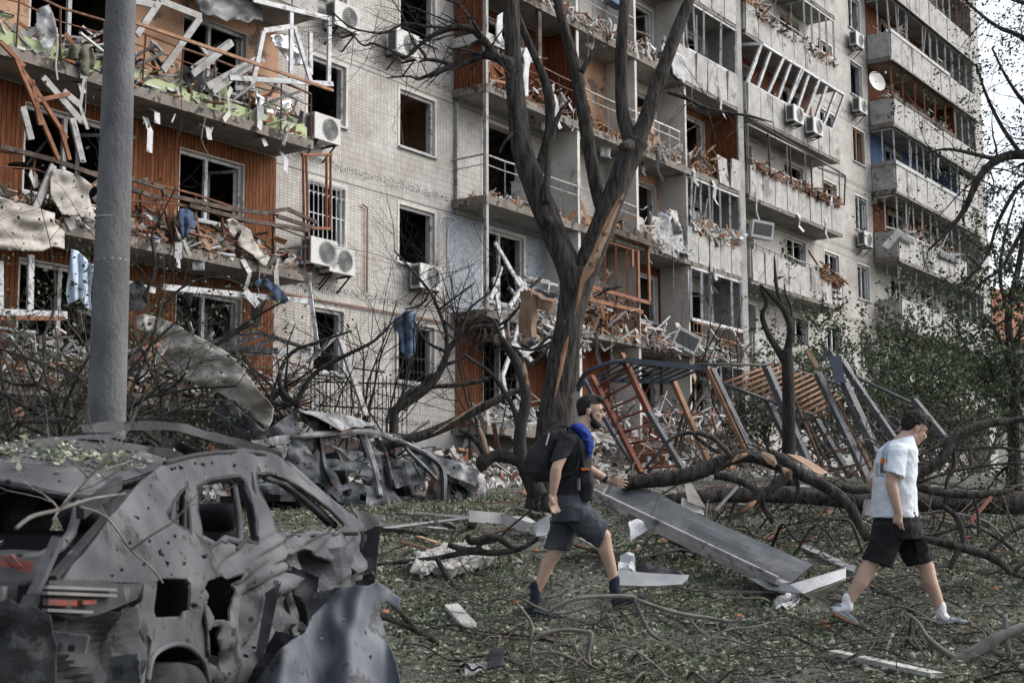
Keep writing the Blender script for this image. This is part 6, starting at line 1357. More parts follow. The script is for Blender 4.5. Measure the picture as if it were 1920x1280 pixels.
t = thing('monkey_bars', 'blue monkey bar frame with curved end tubes, pushed over behind the bearded man', 'climbing frame', at(1250, 905, 20.5))
bars(t, 'rail', [(1172, 675, 20, 1326, 691, 20, 10), (1100, 711, 21.2, 1265, 715, 21.2, 9)], 'steelblue')
rungs(t, [(1110, 711, 21.2), (1262, 715, 21.2)], [(1172, 678, 20), (1322, 691, 20)], 9, 'steelblue', 5, 0, .97)
for pts in ([(1083, 724, 20.6), (1096, 702, 20.3), (1120, 688, 20.1), (1150, 679, 20), (1175, 676, 20)], [(1083, 733, 21.3), (1092, 718, 21.3), (1104, 712, 21.3)], [(1097, 713, 20.8), (1120, 760, 20.5), (1160, 830, 20.1), (1204, 893, 19.6)]):
    mb = MB(); mb.tube([p for p, _ in spline([(at(*p), 1) for p in pts], 4)], .032, 8); obj('tube', mb, MT['steelblue'], t, smooth=True)
bars(t, 'post', [(1263, 715, 21.2, 1328, 865, 20.4, 9), (1327, 690, 20, 1398, 843, 19.4, 9)], 'wood'); bars(t, 'post', [(1334, 692, 20, 1405, 843, 19.4, 11)], 'steelgrey')
t = thing('ladder', 'red painted metal ladder leaning with its top against the blue monkey bars', 'ladder', at(1240, 905, 19.6))
LA, LB = [(1110, 706, 20.6), (1204, 888, 19.3)], [(1165, 664, 20.2), (1216, 772, 19.8), (1283, 884, 19.2)]
bars(t, 'stringer', [(*LA[0], *LA[1], 9), (*LB[0], *LB[1], 10)], 'steelred'); bars(t, 'stringer', [(*LB[1], *LB[2], 10)], 'steelgrey')
rungs(t, [LA[0], LA[1]], [LB[0], LB[1], LB[2]], 8, 'steelred', 5, .12, .95)
t = thing('monkey_bars', 'tilted climbing frame with orange rungs on dark rails behind the slim dark tree', 'climbing frame', at(1450, 905, 21))
bars(t, 'rail', [(1352, 717, 20, 1440, 750, 20.2, 6), (1440, 750, 20.2, 1525, 777, 20.4, 6), (1448, 682, 22, 1530, 706, 22.2, 6), (1530, 706, 22.2, 1578, 722, 22.3, 6)], 'steelgrey', h='round')
rungs(t, [(1357, 718, 20), (1440, 750, 20.2), (1522, 776, 20.4)], [(1450, 683, 22), (1530, 706, 22.2), (1576, 745, 22.3)], 13, 'orangewood', 5)
bars(t, 'post', [(1433, 679, 20, 1515, 868, 19.4, 12), (1437, 744, 20.4, 1475, 826, 20, 10), (1533, 700, 20.2, 1628, 900, 19, 12), (1527, 780, 20.6, 1594, 893, 19.8, 9), (1489, 805, 20.6, 1520, 868, 20.2, 9)], 'steelgrey')
for q in range(5):
    mb = MB(); p = at(1437+q*17, 690+q*38, 19.86-q*.12); mb.ell(p, V((.012, 0, 0)), V((0, .012, 0)), V((0, 0, .012)), 6, 4); obj('bolt', mb, MT['zinc'], t)
t = thing('ladder', 'grey steel ladder with round rungs slanting down behind the man in white', 'ladder', at(1560, 905, 19.5))
bars(t, 'stringer', [(1489, 745, 20, 1549, 890, 19.4, 5), (1570, 752, 20, 1630, 880, 19.4, 5)], 'rust'); 
bars(t, 'rung', [(1504, 787, 19.8, 1582, 772, 19.8), (1524, 820, 19.7, 1594, 802, 19.7), (1536, 853, 19.6, 1607, 836, 19.6), (1546, 885, 19.5, 1640, 862, 19.5)], 'rust', 5, h='round')
t = thing('leaning_posts', 'pair of grey bolted steel posts leaning left, joined by a blue plate', 'steel frame', at(1650, 905, 19.5))
bars(t, 'post', [(1552, 656, 20, 1584, 720, 19.9, 12), (1584, 720, 19.9, 1646, 856, 19.4, 14), (1579, 681, 20.2, 1676, 822, 19.6, 11)], 'steelgrey')
mb = MB(); mb.prism([at(1553, 668, 19.85), at(1577, 666, 19.85), at(1584, 716, 19.75), at(1566, 718, 19.75)], V((0, .04, 0))); obj('plate', mb, MT['steelblue'], t)
for q in range(4):
    mb = MB(); mb.ell(at(1601+q*13, 760+q*28, 19.55-q*.06), V((.014, 0, 0)), V((0, .014, 0)), V((0, 0, .014)), 6, 4); obj('bolt', mb, MT['zinc'], t)
    mb = MB(); mb.ell(at(1600+q*20, 710+q*29, 19.95-q*.09), V((.014, 0, 0)), V((0, .014, 0)), V((0, 0, .014)), 6, 4); obj('bolt', mb, MT['zinc'], t)
t = thing('bent_tubes', 'long thin grey tube running down to a post by the white shirted man', 'steel frame', at(1740, 905, 19.8))
bars(t, 'tube', [(1597, 703, 20.4, 1720, 760, 20, 6)], 'steelgrey', h='round'); bars(t, 'post', [(1714, 750, 20, 1778, 828, 19.5, 10)], 'steelgrey')
for c_, r_ in (((1672, 795), 15), ((1636, 765), 12), ((1650, 800), 11)):
    mb = MB(); n = 18; Yr = 20; c = at(c_[0], c_[1], Yr); k = r_*Yr/FPX; mb.tube([c+V((k*cos(2*pi*i/n), .1*sin(2*pi*i/n), k*sin(2*pi*i/n))) for i in range(n)], .018, 6); obj('hoop', mb, MT['steelgrey'], t, smooth=True)
bars(t, 'brace', [(1610, 770, 20, 1668, 830, 20, 5), (1622, 750, 20, 1690, 812, 20, 4)], 'steelgrey', h='round')
t = thing('pale_pole', 'long pale wooden pole lying across the top of the climbing frames', 'pole', at(1370, 700, 20)); bars(t, 'pole_shaft', [(1308, 682, 19.9, 1440, 684, 19.8, 5)], 'twigpale', h='round'); bars(t, 'broken_end', [(1440, 684, 19.8, 1452, 680, 19.8, 4)], 'palewood')
mb = MB(); mb.beam(at(1512, 655, 21), at(1533, 690, 21), .09, .07, jag=.05); obj('broken_stake', mb, MT['palewood'], label='pale broken stake standing up at the top of the orange runged frame', cat='stake')
mb = MB(); mb.beam(at(1610, 825, 19.3), at(1636, 880, 19.3), .05, .05, jag=.04); obj('split_board', mb, MT['palewood'], label='narrow split board leaning behind the back of the man in white', cat='board')
# folded metal tray in the middle of the lawn
def tray():
    t = thing('metal_tray', 'long folded dark grey metal facade tray lying across the lawn between the men', 'metal panel', onground(1480, 1108))
    def Yt(x): return 15.2 + (12.35-15.2)*((x-1120)/(1490-1120))
    def E_(x, y, dy=0): return at(x, y, Yt(x)+dy)
    mb = MB(); n = 28; top = [(1147,891),(1165,896),(1249,932),(1326,972),(1420,1012),(1523,1058)]; bot = [(1127,929),(1140,935),(1230,980),(1310,1020),(1400,1062),(1484,1092)]
    def L(P, u): u = u*(len(P)-1); i = min(len(P)-2, int(u)); f = u-i; return (P[i][0]+(P[i+1][0]-P[i][0])*f, P[i][1]+(P[i+1][1]-P[i][1])*f)
    P = []
    for i in range(n+1):
        for j in range(7):
            a = L(top, i/n); b = L(bot, i/n); f = j/6; x = b[0]+(a[0]-b[0])*f; y = b[1]+(a[1]-b[1])*f
            P.append(at(x, y, Yt(b[0]) + .55*f + .07*noise.noise(V((i*.33, j*.4, 0)))))
    mb.add(P, [(i*7+j, i*7+j+1, (i+1)*7+j+1, (i+1)*7+j) for i in range(n) for j in range(6)]); mb.add([p+V((.0, .02, -.008)) for p in P], [((i+1)*7+j, (i+1)*7+j+1, i*7+j+1, i*7+j) for i in range(n) for j in range(6)])
    obj('back_panel', mb, MT['darkpanel'], t)
    mb = MB(); a = L(bot, .38); b = L(top, .38); mb.beam(at(a[0], a[1], Yt(a[0])-.02), at(b[0], b[1], Yt(a[0])+.53), .02, .012); obj('seam', mb, MT['steelgrey'], t)
    mb = MB(); Q = []
    for i in range(n+1):
        b = L(bot, i/n); c = L([(1113,923),(1200,968),(1300,1016),(1380,1053),(1460,1090)], i/n)
        p = at(b[0], b[1], Yt(b[0])); q = at(c[0], c[1]+2, Yt(b[0])-.42); Q += [p, q, q+V((0, 0, -.075)), p+V((0, 0, -.085))]
    mb.add(Q, [(i*4+j, i*4+(j+1) % 4, (i+1)*4+(j+1) % 4, (i+1)*4+j) for i in range(n) for j in range(4)]); obj('base_tray', mb, MT['greyframe'], t)
    mb = MB(); 
    for dz, m_ in ((0, 0), (.035, 1)):
        mb.beam(at(1112, 925, 14.75)+V((0, 0, dz)), at(1459, 1092, 11.95)+V((0, 0, dz)), .05-.02*m_, .03)
    obj('edge_strip', mb, MT['greyframe'], t)
    mb = MB(); patch(mb, [at(1478, 1097, 12.0), at(1586, 1066, 12.3), at(1586, 1084, 12.25), at(1506, 1114, 11.9)], 8, 3, .012, 3, 1, .008); obj('end_cap', mb, MT['zinc'], t)
    mb = MB(); patch(mb, [at(1400, 1084, 12.1), at(1480, 1096, 12.0), at(1506, 1114, 11.9), at(1440, 1106, 11.9)], 8, 3, .012, 3, 2, .008); obj('end_flap', mb, MT['darkpanel'], t)
    mb = MB(); patch(mb, [at(1506, 1114, 11.95), at(1586, 1084, 12.3), at(1560, 1110, 12.4), at(1520, 1122, 12.1)], 6, 3, .02, 3, 3, .008); obj('end_flap', mb, MT['beige'], t)
    # crumbs lying in it
    for k in range(60):
        u = R.random(); b = L(bot, u); p = at(b[0], b[1]+1, Yt(b[0])-rr(.03, .3)); chunk(p+V((0, 0, .0)), rr(.008, .02), 'chip', 'plaster_crumb', 'plaster crumb lying in the fold of the grey metal tray', 'crumb', 'crumbs in the metal tray')
tray()
def flat(name, label, cat, pts, mat, Yd=None, amp=.03, th=.012, nx=8, ny=5, seed=1, group=None, sm=False, fr=3):
    """crumpled plate through four picture points (x, y, depth) ; depth None -> on the ground"""
    P = [at(*p) if len(p) > 2 else onground(*p)+V((0, 0, .03)) for p in pts]; mb = MB(); patch(mb, P, nx, ny, amp, fr, seed, th, .04)
    return obj(name, mb, MT[mat], None, smooth=sm, label=label, cat=cat, group=group)
flat('metal_strip', 'narrow grey metal strip lying beyond the dark folded tray', 'metal strip', [(1495,1030),(1510,1028),(1606,1070),(1600,1080)], 'zinc', amp=.02)
flat('metal_tray_piece', 'short pale metal trough behind the front foot of the bearded man', 'metal piece', [(1158,1072,11.9),(1292,1080,11.9),(1278,1098,11.7),(1158,1098,11.7)], 'zinc', amp=.01); flat('crumpled_foil', 'crumpled dark film on the short pale metal trough', 'film', [(1190,1055,12.2),(1250,1065,12.2),(1290,1080,12.0),(1195,1076,12.0)], 'cardark' if 'cardark' in MT else 'darkpanel', amp=.06, fr=6)
flat('white_rag', 'crumpled white plastic rag standing on the lawn behind the bearded man\'s front leg', 'rag', [(1162,1040,12.4),(1188,1036,12.4),(1196,1072,12.2),(1158,1076,12.2)], 'cloth_white', amp=.09, fr=7, nx=10, ny=10)
flat('white_sheet', 'bent white sheet under the upper end of the folded dark tray', 'sheet', [(1178,978,14.3),(1200,972,14.5),(1224,990,14.4),(1190,1006,14.2)], 'cloth_white', amp=.08, fr=4)
flat('metal_channel', 'pale metal channel lying on the lawn left of the bearded man', 'metal piece', [(879,957,15.2),(942,962,15.2),(942,983,15.1),(879,979,15.1)], 'greyframe', amp=.01); flat('metal_channel', 'bent pale metal channel leading to the rear leg of the bearded man', 'metal piece', [(942,962,15.2),(1010,985,14.4),(1030,1012,14),(945,984,15.1)], 'greyframe', amp=.03); flat('metal_channel', 'flattened grey metal channel beside the rear knee of the bearded man', 'metal piece', [(1000,985,14),(1030,968,14),(1030,1005,13.8),(1008,1008,13.8)], 'zinc', amp=.03)
def stick(name, label, cat, a, b, w, mat, h=.02, group=None, jag=.02, rnd=False):
    p = at(*a) if len(a) > 2 else onground(*a)+V((0, 0, .04)); q = at(*b) if len(b) > 2 else onground(*b)+V((0, 0, .05)); mb = MB()
    if rnd: mb.tube([p, (p+q)/2+rvec()*.03, q], [w/2, w/2*.9, w/2*.7], 8)
    else: mb.beam(p, q, w, h, jag=jag)
    return obj(name, mb, MT[mat], None, smooth=rnd, label=label, cat=cat, group=group)
stick('white_lath', 'long thin white lath on the lawn between the cars and the bearded man', 'lath', (720, 996), (880, 976), .05, 'white'); stick('grey_pole', 'short grey pole lying below the long white lath', 'pole', (712, 1000), (802, 1012), .06, 'bark', rnd=True)
stick('grey_lath', 'long thin grey lath lying in front of the dark folded tray', 'lath', (1313, 1119), (1636, 1121), .03, 'greyframe'); stick('plank', 'weathered plank at the bottom edge of the photo, below the dark tray', 'plank', (1563, 1234), (1760, 1284), .09, 'greyboard', .03)
stick('plank', 'broken pale board lying alone on the lawn left of the sock clad foot', 'plank', (846, 1146), (880, 1188), .12, 'greyboard', .03, jag=.05); stick('white_lath', 'white lath lying on the lawn right of the man in white', 'lath', (1722, 975), (1800, 990), .05, 'white')
stick('foam_block', 'white foam block standing behind the waist of the man in white', 'foam block', (1621, 950, 13.6), (1634, 952, 13.6), .13, 'chip', .15); stick('dark_lath', 'dark strip lying just left of the rear shoe of the man in white', 'lath', (1560, 1132), (1600, 1140), .09, 'darkwood')
flat('torn_rag', 'dirty white torn rag on the lawn under the near end of the dark tray', 'rag', [(1448,1130),(1480,1120),(1500,1138),(1455,1148)], 'cloth_white', amp=.06, fr=6); flat('dark_flap', 'bent dark rubber flap lying at the bottom of the lawn', 'flap', [(918,1222,9.4),(944,1220,9.4),(946,1255,9.1),(914,1258,9.1)], 'cloth_dark', amp=.04); flat('metal_scrap', 'grey scrap of metal just left of the dark rubber flap', 'metal piece', [(870,1262),(912,1252),(915,1266),(872,1276)], 'zinc', amp=.04)
flat('foam_sheet', 'beige board lying propped behind the dark tray, under the arched black trunk', 'board', [(1283,905,15.6),(1293,900,15.6),(1325,955,15.2),(1290,940,15.3)], 'beige', amp=.02); flat('grey_board', 'grey board propped at the foot of the arched black trunk', 'board', [(1278,935,15.4),(1310,938,15.4),(1320,968,15.1),(1275,955,15.2)], 'greyboard', amp=.03); stick('metal_lath', 'narrow grey lath sticking up under the torn trunk', 'lath', (1343, 955, 14.8), (1382, 912, 14.9), .04, 'greyframe')
stick('orange_lath', 'thin orange lath leaning on the long trunk at the right', 'lath', (1820, 977, 13), (1858, 932, 13.4), .03, 'steelred'); flat('beige_board', 'curved beige board lying behind the torn trunk', 'board', [(1475,852,16.4),(1500,856,16.4),(1553,887,16.2),(1540,893,16.1)], 'board', amp=.03)
# cracked concrete slab
def slab_broken():
    ol = [(773,1076),(782,1062),(812,1052),(845,1042),(886,1036),(907,1039),(925,1057),(931,1073),(910,1074),(892,1079),(848,1091),(812,1088),(788,1095)]
    Ys = 12.9
    def fn(x, y):
        a = onground(x, y); b = at(x, y, a.y); n = noise.cell(V((x*.09, y*.16, 0))); q = V((x*.1, y*.2, 0)); return a + V((0, 0, .05+.02*abs(noise.noise(q))*2+.012*n+.03*noise.noise(q*3)))
    m_ = pm('cracked_concrete', (.22, .215, .2), (.38, .37, .35), 12, .95, bump=1, bscale=30, c3=(.12, .115, .11), s3=9, t3=.58)
    mb = MB(); sheetmesh(mb, ol, [], 4, fn, .08); obj('concrete_slab', mb, m_, None, label='broken slab of cracked pale concrete lying on the lawn', cat='concrete slab')
slab_broken()
# ------------------------------------------------------------------ big sheets and cloth
def sheet(name, label, cat, ol, mat, Yf, amp=.1, fr=(.02, .02), step=10, folds=0, th=.004, holes=(), group=None, seed=0):
    """outline in picture points, Yf(x,y) gives the depth"""
    mb = MB()
    def fn(x, y):
        q = V((x*fr[0], y*fr[1], seed)); d = amp*(noise.noise(q)*1.2+.5*noise.noise(q*2.7)+.25*noise.noise(q*6)) + (folds*sin(x*.35+2*noise.noise(V((x*.05, y*.01, seed)))) if folds else 0)
        return at(x, y, Yf(x, y)+d)
    sheetmesh(mb, ol, list(holes), step, fn, th); return obj(name, mb, MT[mat], None, smooth=True, label=label, cat=cat, group=group)
sheet('metal_sheet', 'huge crumpled beige metal sheet hanging down to the burnt out car', 'metal sheet', [(255,592),(272,589),(300,596),(335,610),(352,622),(390,640),(425,660),(450,685),(470,710),(485,732),(505,752),(514,765),(510,790),(502,805),(484,790),(462,766),(425,745),(390,722),(350,712),(322,692),(307,672),(318,645),(300,632),(280,628),(257,617)], 'beige', lambda x, y: 21.2-.004*(x-255)-.002*(y-590), .35, (.012, .02), 6, seed=2, th=.006)
sheet('metal_sheet', 'dark blue grey metal strip hanging under the beige sheet', 'metal sheet', [(392,742),(424,745),(460,775),(502,812),(520,830),(440,830),(412,785)], 'carblue', lambda x, y: 21.6-.004*(x-400), .2, (.03, .03), 8, seed=4); sheet('metal_sheet', 'long dark metal strip reaching from the beige sheet down to the burnt out car', 'metal sheet', [(400,722),(420,738),(470,790),(520,840),(505,842),(455,800),(402,745)], 'cardark', lambda x, y: 21.3, .15, (.03, .03), 8, seed=5)
stick('facade_plank', 'long grey splintered plank slanting left under the crumpled beige sheet', 'plank', (332, 622, 22.2), (254, 720, 21.5), .13, 'greyboard', .04, jag=.1); flat('tan_board', 'torn tan board on the left end of the crumpled beige sheet', 'board', [(255,665,22.4),(305,628,22.6),(318,640,22.4),(275,675,22.2)], 'board', amp=.05)
def oY(o):  # depth of a plane in front of the facade
    return lambda x, y: onw(x, y, o).y
sheet('metal_sheet', 'curled beige metal sheet hanging left of the concrete pole', 'metal sheet', [(99,316),(125,320),(153,332),(173,347),(166,363),(172,388),(181,411),(179,415),(158,408),(140,404),(126,403),(116,403),(104,382),(94,363),(94,335)], 'beige', oY(1.25), .10, (.025, .02), 6, seed=7)
sheet('metal_sheet', 'wide corrugated beige metal sheet sagging at the left edge of the photo', 'metal sheet', [(-30,365),(0,369),(50,384),(103,400),(102,417),(121,434),(121,467),(100,462),(77,472),(40,470),(-30,466)], 'beige', oY(1.3), .11, (.012, .05), 7, seed=8)
sheet('metal_sheet', 'curled beige metal flap spilling over the edge of the balcony with the pine wall', 'metal sheet', [(424,412),(436,409),(452,420),(470,432),(476,450),(498,482),(508,481),(498,500),(493,499),(474,478),(448,462),(438,448),(430,435)], 'beige', oY(1.15), .12, (.04, .04), 5, seed=9)
sheet('curtain', 'pale blue curtain hanging left of the concrete pole', 'curtain', [(133,467),(145,470),(155,478),(176,501),(172,530),(170,556),(172,585),(160,575),(150,560),(127,571),(124,548),(128,510)], 'cloth_pale', oY(1.1), .05, (.03, .02), 5, folds=.07, seed=1)
sheet('coat', 'dark blue coat hanging from a twig in front of the barred window', 'coat', [(748,592),(758,583),(770,581),(779,590),(781,615),(778,635),(779,660),(766,671),(752,660),(751,640),(746,622),(740,620),(739,600)], 'cloth_blue', lambda x, y: 27, .12, (.06, .03), 4, folds=.06, seed=3, th=.03)
sheet('jeans', 'blue jeans draped over the rail of the balcony with the pine wall', 'jeans', [(336,392),(350,390),(360,398),(368,420),(364,430),(356,428),(352,446),(342,445),(336,425),(334,405)], 'jeans', oY(1.2), .08, (.06, .05), 4, folds=.05, seed=5, th=.02)
sheet('jeans', 'faded jeans draped over the beam of the lowest left balcony', 'jeans', [(475,530),(485,523),(500,522),(512,530),(530,545),(541,565),(530,570),(524,560),(516,565),(508,548),(495,535),(478,538)], 'jeans', oY(1.1), .08, (.06, .05), 4, folds=.04, seed=6, th=.03); sheet('trousers', 'dark trousers hanging straight down beside the faded jeans', 'trousers', [(472,560),(490,558),(493,575),(490,600),(482,613),(468,612),(472,590)], 'cloth_dark', oY(1.0), .05, (.06, .05), 4, folds=.03, seed=6, th=.03)
sheet('coat', 'olive winter coat hanging over the edge of the green panelled balcony', 'coat', [(126,82),(150,85),(175,92),(178,110),(176,135),(170,143),(158,140),(150,128),(148,112),(132,108)], 'khaki', oY(1.12), .08, (.05, .04), 4, folds=.04, seed=7, th=.03)
sheet('dark_jacket', 'black jacket hanging in the lowest left window opening', 'jacket', [(343,540),(362,542),(360,560),(356,575),(350,572),(346,560)], 'cloth_dark', oY(.6), .05, (.06, .05), 4, folds=.03, seed=8, th=.02); sheet('dark_tarp', 'dark torn tarpaulin hanging right of the concrete pole', 'tarpaulin', [(238,535),(262,522),(274,540),(278,570),(270,585),(240,580)], 'cloth_dark', oY(1.3), .12, (.05, .05), 6, folds=.03, seed=9)
sheet('membrane', 'torn dark grey membrane hanging from the ceiling over the green panelled balcony', 'membrane', [(366,2),(400,-10),(470,-10),(492,20),(493,42),(478,36),(465,44),(452,40),(440,36),(425,42),(405,32),(385,30),(372,18)], 'darkpanel', oY(.8), .08, (.03, .03), 7, seed=3)
sheet('foil_sheet', 'crumpled silver foil insulation inside the white window frame of the upper left balcony', 'foil', [(505,68),(525,62),(545,68),(556,90),(566,112),(568,122),(555,124),(540,116),(528,100),(515,88)], 'foil', oY(.75), .14, (.05, .05), 5, seed=11); sheet('foil_sheet', 'small silver foil sack lying at the balcony edge below the white window frame', 'foil', [(480,170),(486,176),(500,190),(512,205),(514,212),(503,212),(490,205),(479,198)], 'foil', oY(1.02), .1, (.1, .1), 4, seed=12)
sheet('plastic_sheet', 'dusty torn plastic sheet hanging at the upper left balcony', 'plastic sheet', [(68,18),(92,8),(104,40),(107,65),(94,100),(80,90),(68,65)], 'glassy', oY(1.05), .1, (.05, .05), 6, seed=13)
sheet('cloth_strip', 'long white cloth hanging in the middle of the wood lined balcony', 'cloth', [(984,90),(994,88),(998,105),(992,125),(990,150),(990,182),(980,180),(979,150),(983,120),(980,105)], 'cloth_white', oY(1.1), .05, (.05, .05), 4, folds=.03, seed=14, th=.01); sheet('quilt', 'rolled padded quilt hanging from the top of the wood lined balcony', 'quilt', [(932,30),(941,24),(941,45),(939,65),(947,86),(940,88),(929,72),(929,50)], 'cloth_white', oY(1.05), .05, (.05, .05), 4, folds=.05, seed=15, th=.03)
sheet('plastic_sheet', 'torn translucent plastic hanging from the balcony below the white panels', 'plastic sheet', [(1232,432),(1248,430),(1256,445),(1272,440),(1276,470),(1270,485),(1252,478),(1240,472)], 'glassy', oY(1.12), .08, (.06, .06), 4, seed=16); sheet('metal_sheet', 'bent zinc sheet hanging over the parapet in the middle of the block', 'metal sheet', [(1256,108),(1270,98),(1290,112),(1288,135),(1284,156),(1262,140)], 'zinc', oY(1.15), .08, (.05, .05), 5, seed=17)
sheet('metal_flap', 'dark blue grey metal flap peeled off the parapet corner of the right stack of balconies', 'metal flap', [(1652,462),(1684,428),(1694,437),(1664,471)], 'steelgrey', oY(1.2), .03, (.05, .05), 5, seed=18); sheet('metal_flap', 'short bent blue grey flap beside the peeled parapet corner', 'metal flap', [(1692,436),(1715,447),(1714,460),(1690,449)], 'steelgrey', oY(1.2), .03, (.05, .05), 5, seed=19); sheet('metal_flap', 'narrow blue grey strip dangling below the parapet of the right stack', 'metal flap', [(1734,450),(1738,452),(1741,475),(1753,505),(1747,506),(1737,482)], 'steelgrey', oY(1.2), .03, (.05, .05), 5, seed=20); sheet('metal_flap', 'long blue grey flap under the balcony where the woman stands', 'metal flap', [(1762,466),(1798,484),(1798,496),(1762,482)], 'steelgrey', oY(1.18), .03, (.05, .05), 5, seed=21)
flat('mattress_piece', 'torn brown mattress folded over the branches left of the big tree', 'mattress', [(988,548,25),(1008,545,24.6),(1005,632,24.6),(984,625,25)], 'board', amp=.12, th=.1, fr=2); flat('mattress_piece', 'curled end of the torn brown mattress beside the trunk', 'mattress', [(1008,545,24.6),(1042,562,24.2),(1040,582,24.3),(1012,570,24.8)], 'board', amp=.1, th=.08, fr=3)
# fence of black iron at the wall
t = thing('iron_fence', 'bent black iron fence with thin upright bars in front of the tiled wall', 'fence', at(690, 880, 28))
R.seed(71)
mb = MB()
for i in range(24):
    x = 590+i*7.5; mb.tube([at(x, 708+rr(-12, 12)+.04*(x-590), 28), at(x+rr(-4, 4), 830, 28)], .012, 4)
obj('bars', mb, MT['iron'], t)
for s_ in ((585, 715, 760, 720), (590, 760, 765, 768), (588, 805, 765, 815), (640, 690, 720, 815), (648, 688, 722, 698)):
    mb = MB(); mb.beam(at(s_[0], s_[1], 28), at(s_[2], s_[3], 28), .03, .03); obj('rail', mb, MT['iron'], t)
stick('grey_frame_post', 'tall grey metal channel leaning on the black iron fence', 'metal post', (634, 626, 27.6), (686, 778, 27.2), .14, 'greyframe', .05); stick('grey_tray', 'grey metal tray slanting down left from the leaning channel', 'metal tray', (630, 628, 27.6), (578, 680, 27.2), .16, 'greyframe', .04); stick('white_post', 'white splintered window post standing at the right end of the lowest left balcony', 'post', (578, 522, 28.9), (597, 665, 28.9), .14, 'white', .08, jag=.1)
# window grilles
def grille(name, label, x0, x1, yt0, yt1, yb0, yb1, o, mat, nb=8, bulge=0.0, arcs=(.25,)):
    t = thing(name, label, 'window grille', onw((x0+x1)/2, yb1, o)); A = lambda u, v: onw(x0+(x1-x0)*u, (yt0+(yt1-yt0)*u)*(1-v)+(yb0+(yb1-yb0)*u)*v, o + (bulge*max(0, sin(max(0, (v-.55)/.45)*pi*.9)) if bulge else 0))
    mb = MB()
    for i in range(nb+1): mb.tube([A(i/nb, k/10) for k in range(11)], .012, 4)
    obj('bars', mb, MT[mat], t); mb = MB()
    for v in (0, .55, 1): mb.tube([A(k/6, v) for k in range(7)], .014, 4)
    obj('frame', mb, MT[mat], t); mb = MB()
    for v in arcs:
        for i in range(nb):
            mb.tube([A((i+.5+.5*cos(pi-pi*k/8))/nb, v-.07*sin(pi*k/8)) for k in range(9)], .011, 4)
    obj('scrolls', mb, MT[mat], t)
grille('window_grille', 'white bulging window grille beside the red brown open window frame', 571, 648, 334, 356, 444, 462, .06, 'whiteiron', 9, .35); grille('window_grille', 'black window grille with round tops behind the hanging blue coat', 741, 797, 600, 608, 722, 728, .06, 'iron', 8, 0, (.62, .82)); grille('window_grille', 'black window grille with round tops left of the big tree', 902, 975, 640, 650, 760, 762, .06, 'iron', 9, 0, (.1, .8))
# air conditioners on the wall
def acunit(label, x, y, wpx, o=.35, tilt=0.0, mat='plastic', rot=None):
    """x,y = lower left front corner in the picture"""
    p = onw(x, y, o+.3); s = (p-(P0+FN*(o+.3))).dot(FT); z = p.z; w_, h_, d_ = .82, .58, .30
    t = thing('air_conditioner', label, 'air conditioner', W(s+w_/2, z, o), 'air conditioner units on the facade'); mb = MB()
    c = W(s+w_/2, z+h_/2, o+.15); mb.box(c, FT*(w_/2), FN*(d_/2), V((0, 0, h_/2))); obj('casing', mb, MT['plastic'], t)
    mb = MB(); fc = W(s+w_*.6, z+h_/2, o+.302); n = 22
    mb.add([fc+FN*.004]+[fc+FN*.004+FT*(.235*cos(2*pi*k/n))+V((0, 0, .235*sin(2*pi*k/n))) for k in range(n)], [(0, 1+k, 1+(k+1) % n) for k in range(n)]); g = obj('fan_grille', mb, MT['grille'], t)
    mb = MB()
    for r_ in (.06, .11, .16, .21, .24): mb.tube([fc+FN*.012+FT*(r_*cos(2*pi*k/n))+V((0, 0, r_*sin(2*pi*k/n))) for k in range(n+1)], .006, 4, cap=False)
    obj('fan_rings', mb, MT['plastic'], g)
    mb = MB(); mb.quad(W(s-.003, z+.06, o+.04), W(s-.003, z+h_-.06, o+.04), W(s-.003, z+h_-.06, o+.26), W(s-.003, z+.06, o+.26)); obj('side_grille', mb, MT['grille'], t)
    mb = MB()
    for q in (.15, .85):
        a = W(s+w_*q, z-.02, 0); mb.beam(a, W(s+w_*q, z-.02, o+.3), .04, .04); mb.beam(W(s+w_*q, z-.35, .0), W(s+w_*q, z-.04, o+.25), .03, .03)
    obj('bracket', mb, MT['iron'], t)
acs = [('clean white air conditioner with a big round fan below the white grille', 618, 508, 0), ('air conditioner half hidden behind the debris, just left of the clean white one', 583, 492, 0), ('dirty air conditioner at the end of the green panelled balcony', 590, 258, 0), ('air conditioner at the very top, under the torn branches left of the tree', 628, 46, 0), ('air conditioner with a broken side grille under the topmost window left of the big tree', 744, 96, 0), ('air conditioner hanging above the blue coat', 788, 538, 0), ('white air conditioner on the narrow wall beside the peeled blue grey flap', 1622, 459, 0), ('air conditioner on the narrow right wall beside the balcony with the satellite dish', 1612, 207, 0), ('air conditioner on the narrow right wall, highest of three', 1606, 83, 0)]
for lab, x, y, o in acs: acunit(lab, x, y, 0, .12)
acunit('left one of two air conditioners outside the leaning white glazing', 1489, 225, 0, 1.15); acunit('right one of two air conditioners outside the leaning white glazing', 1526, 247, 0, 1.15)
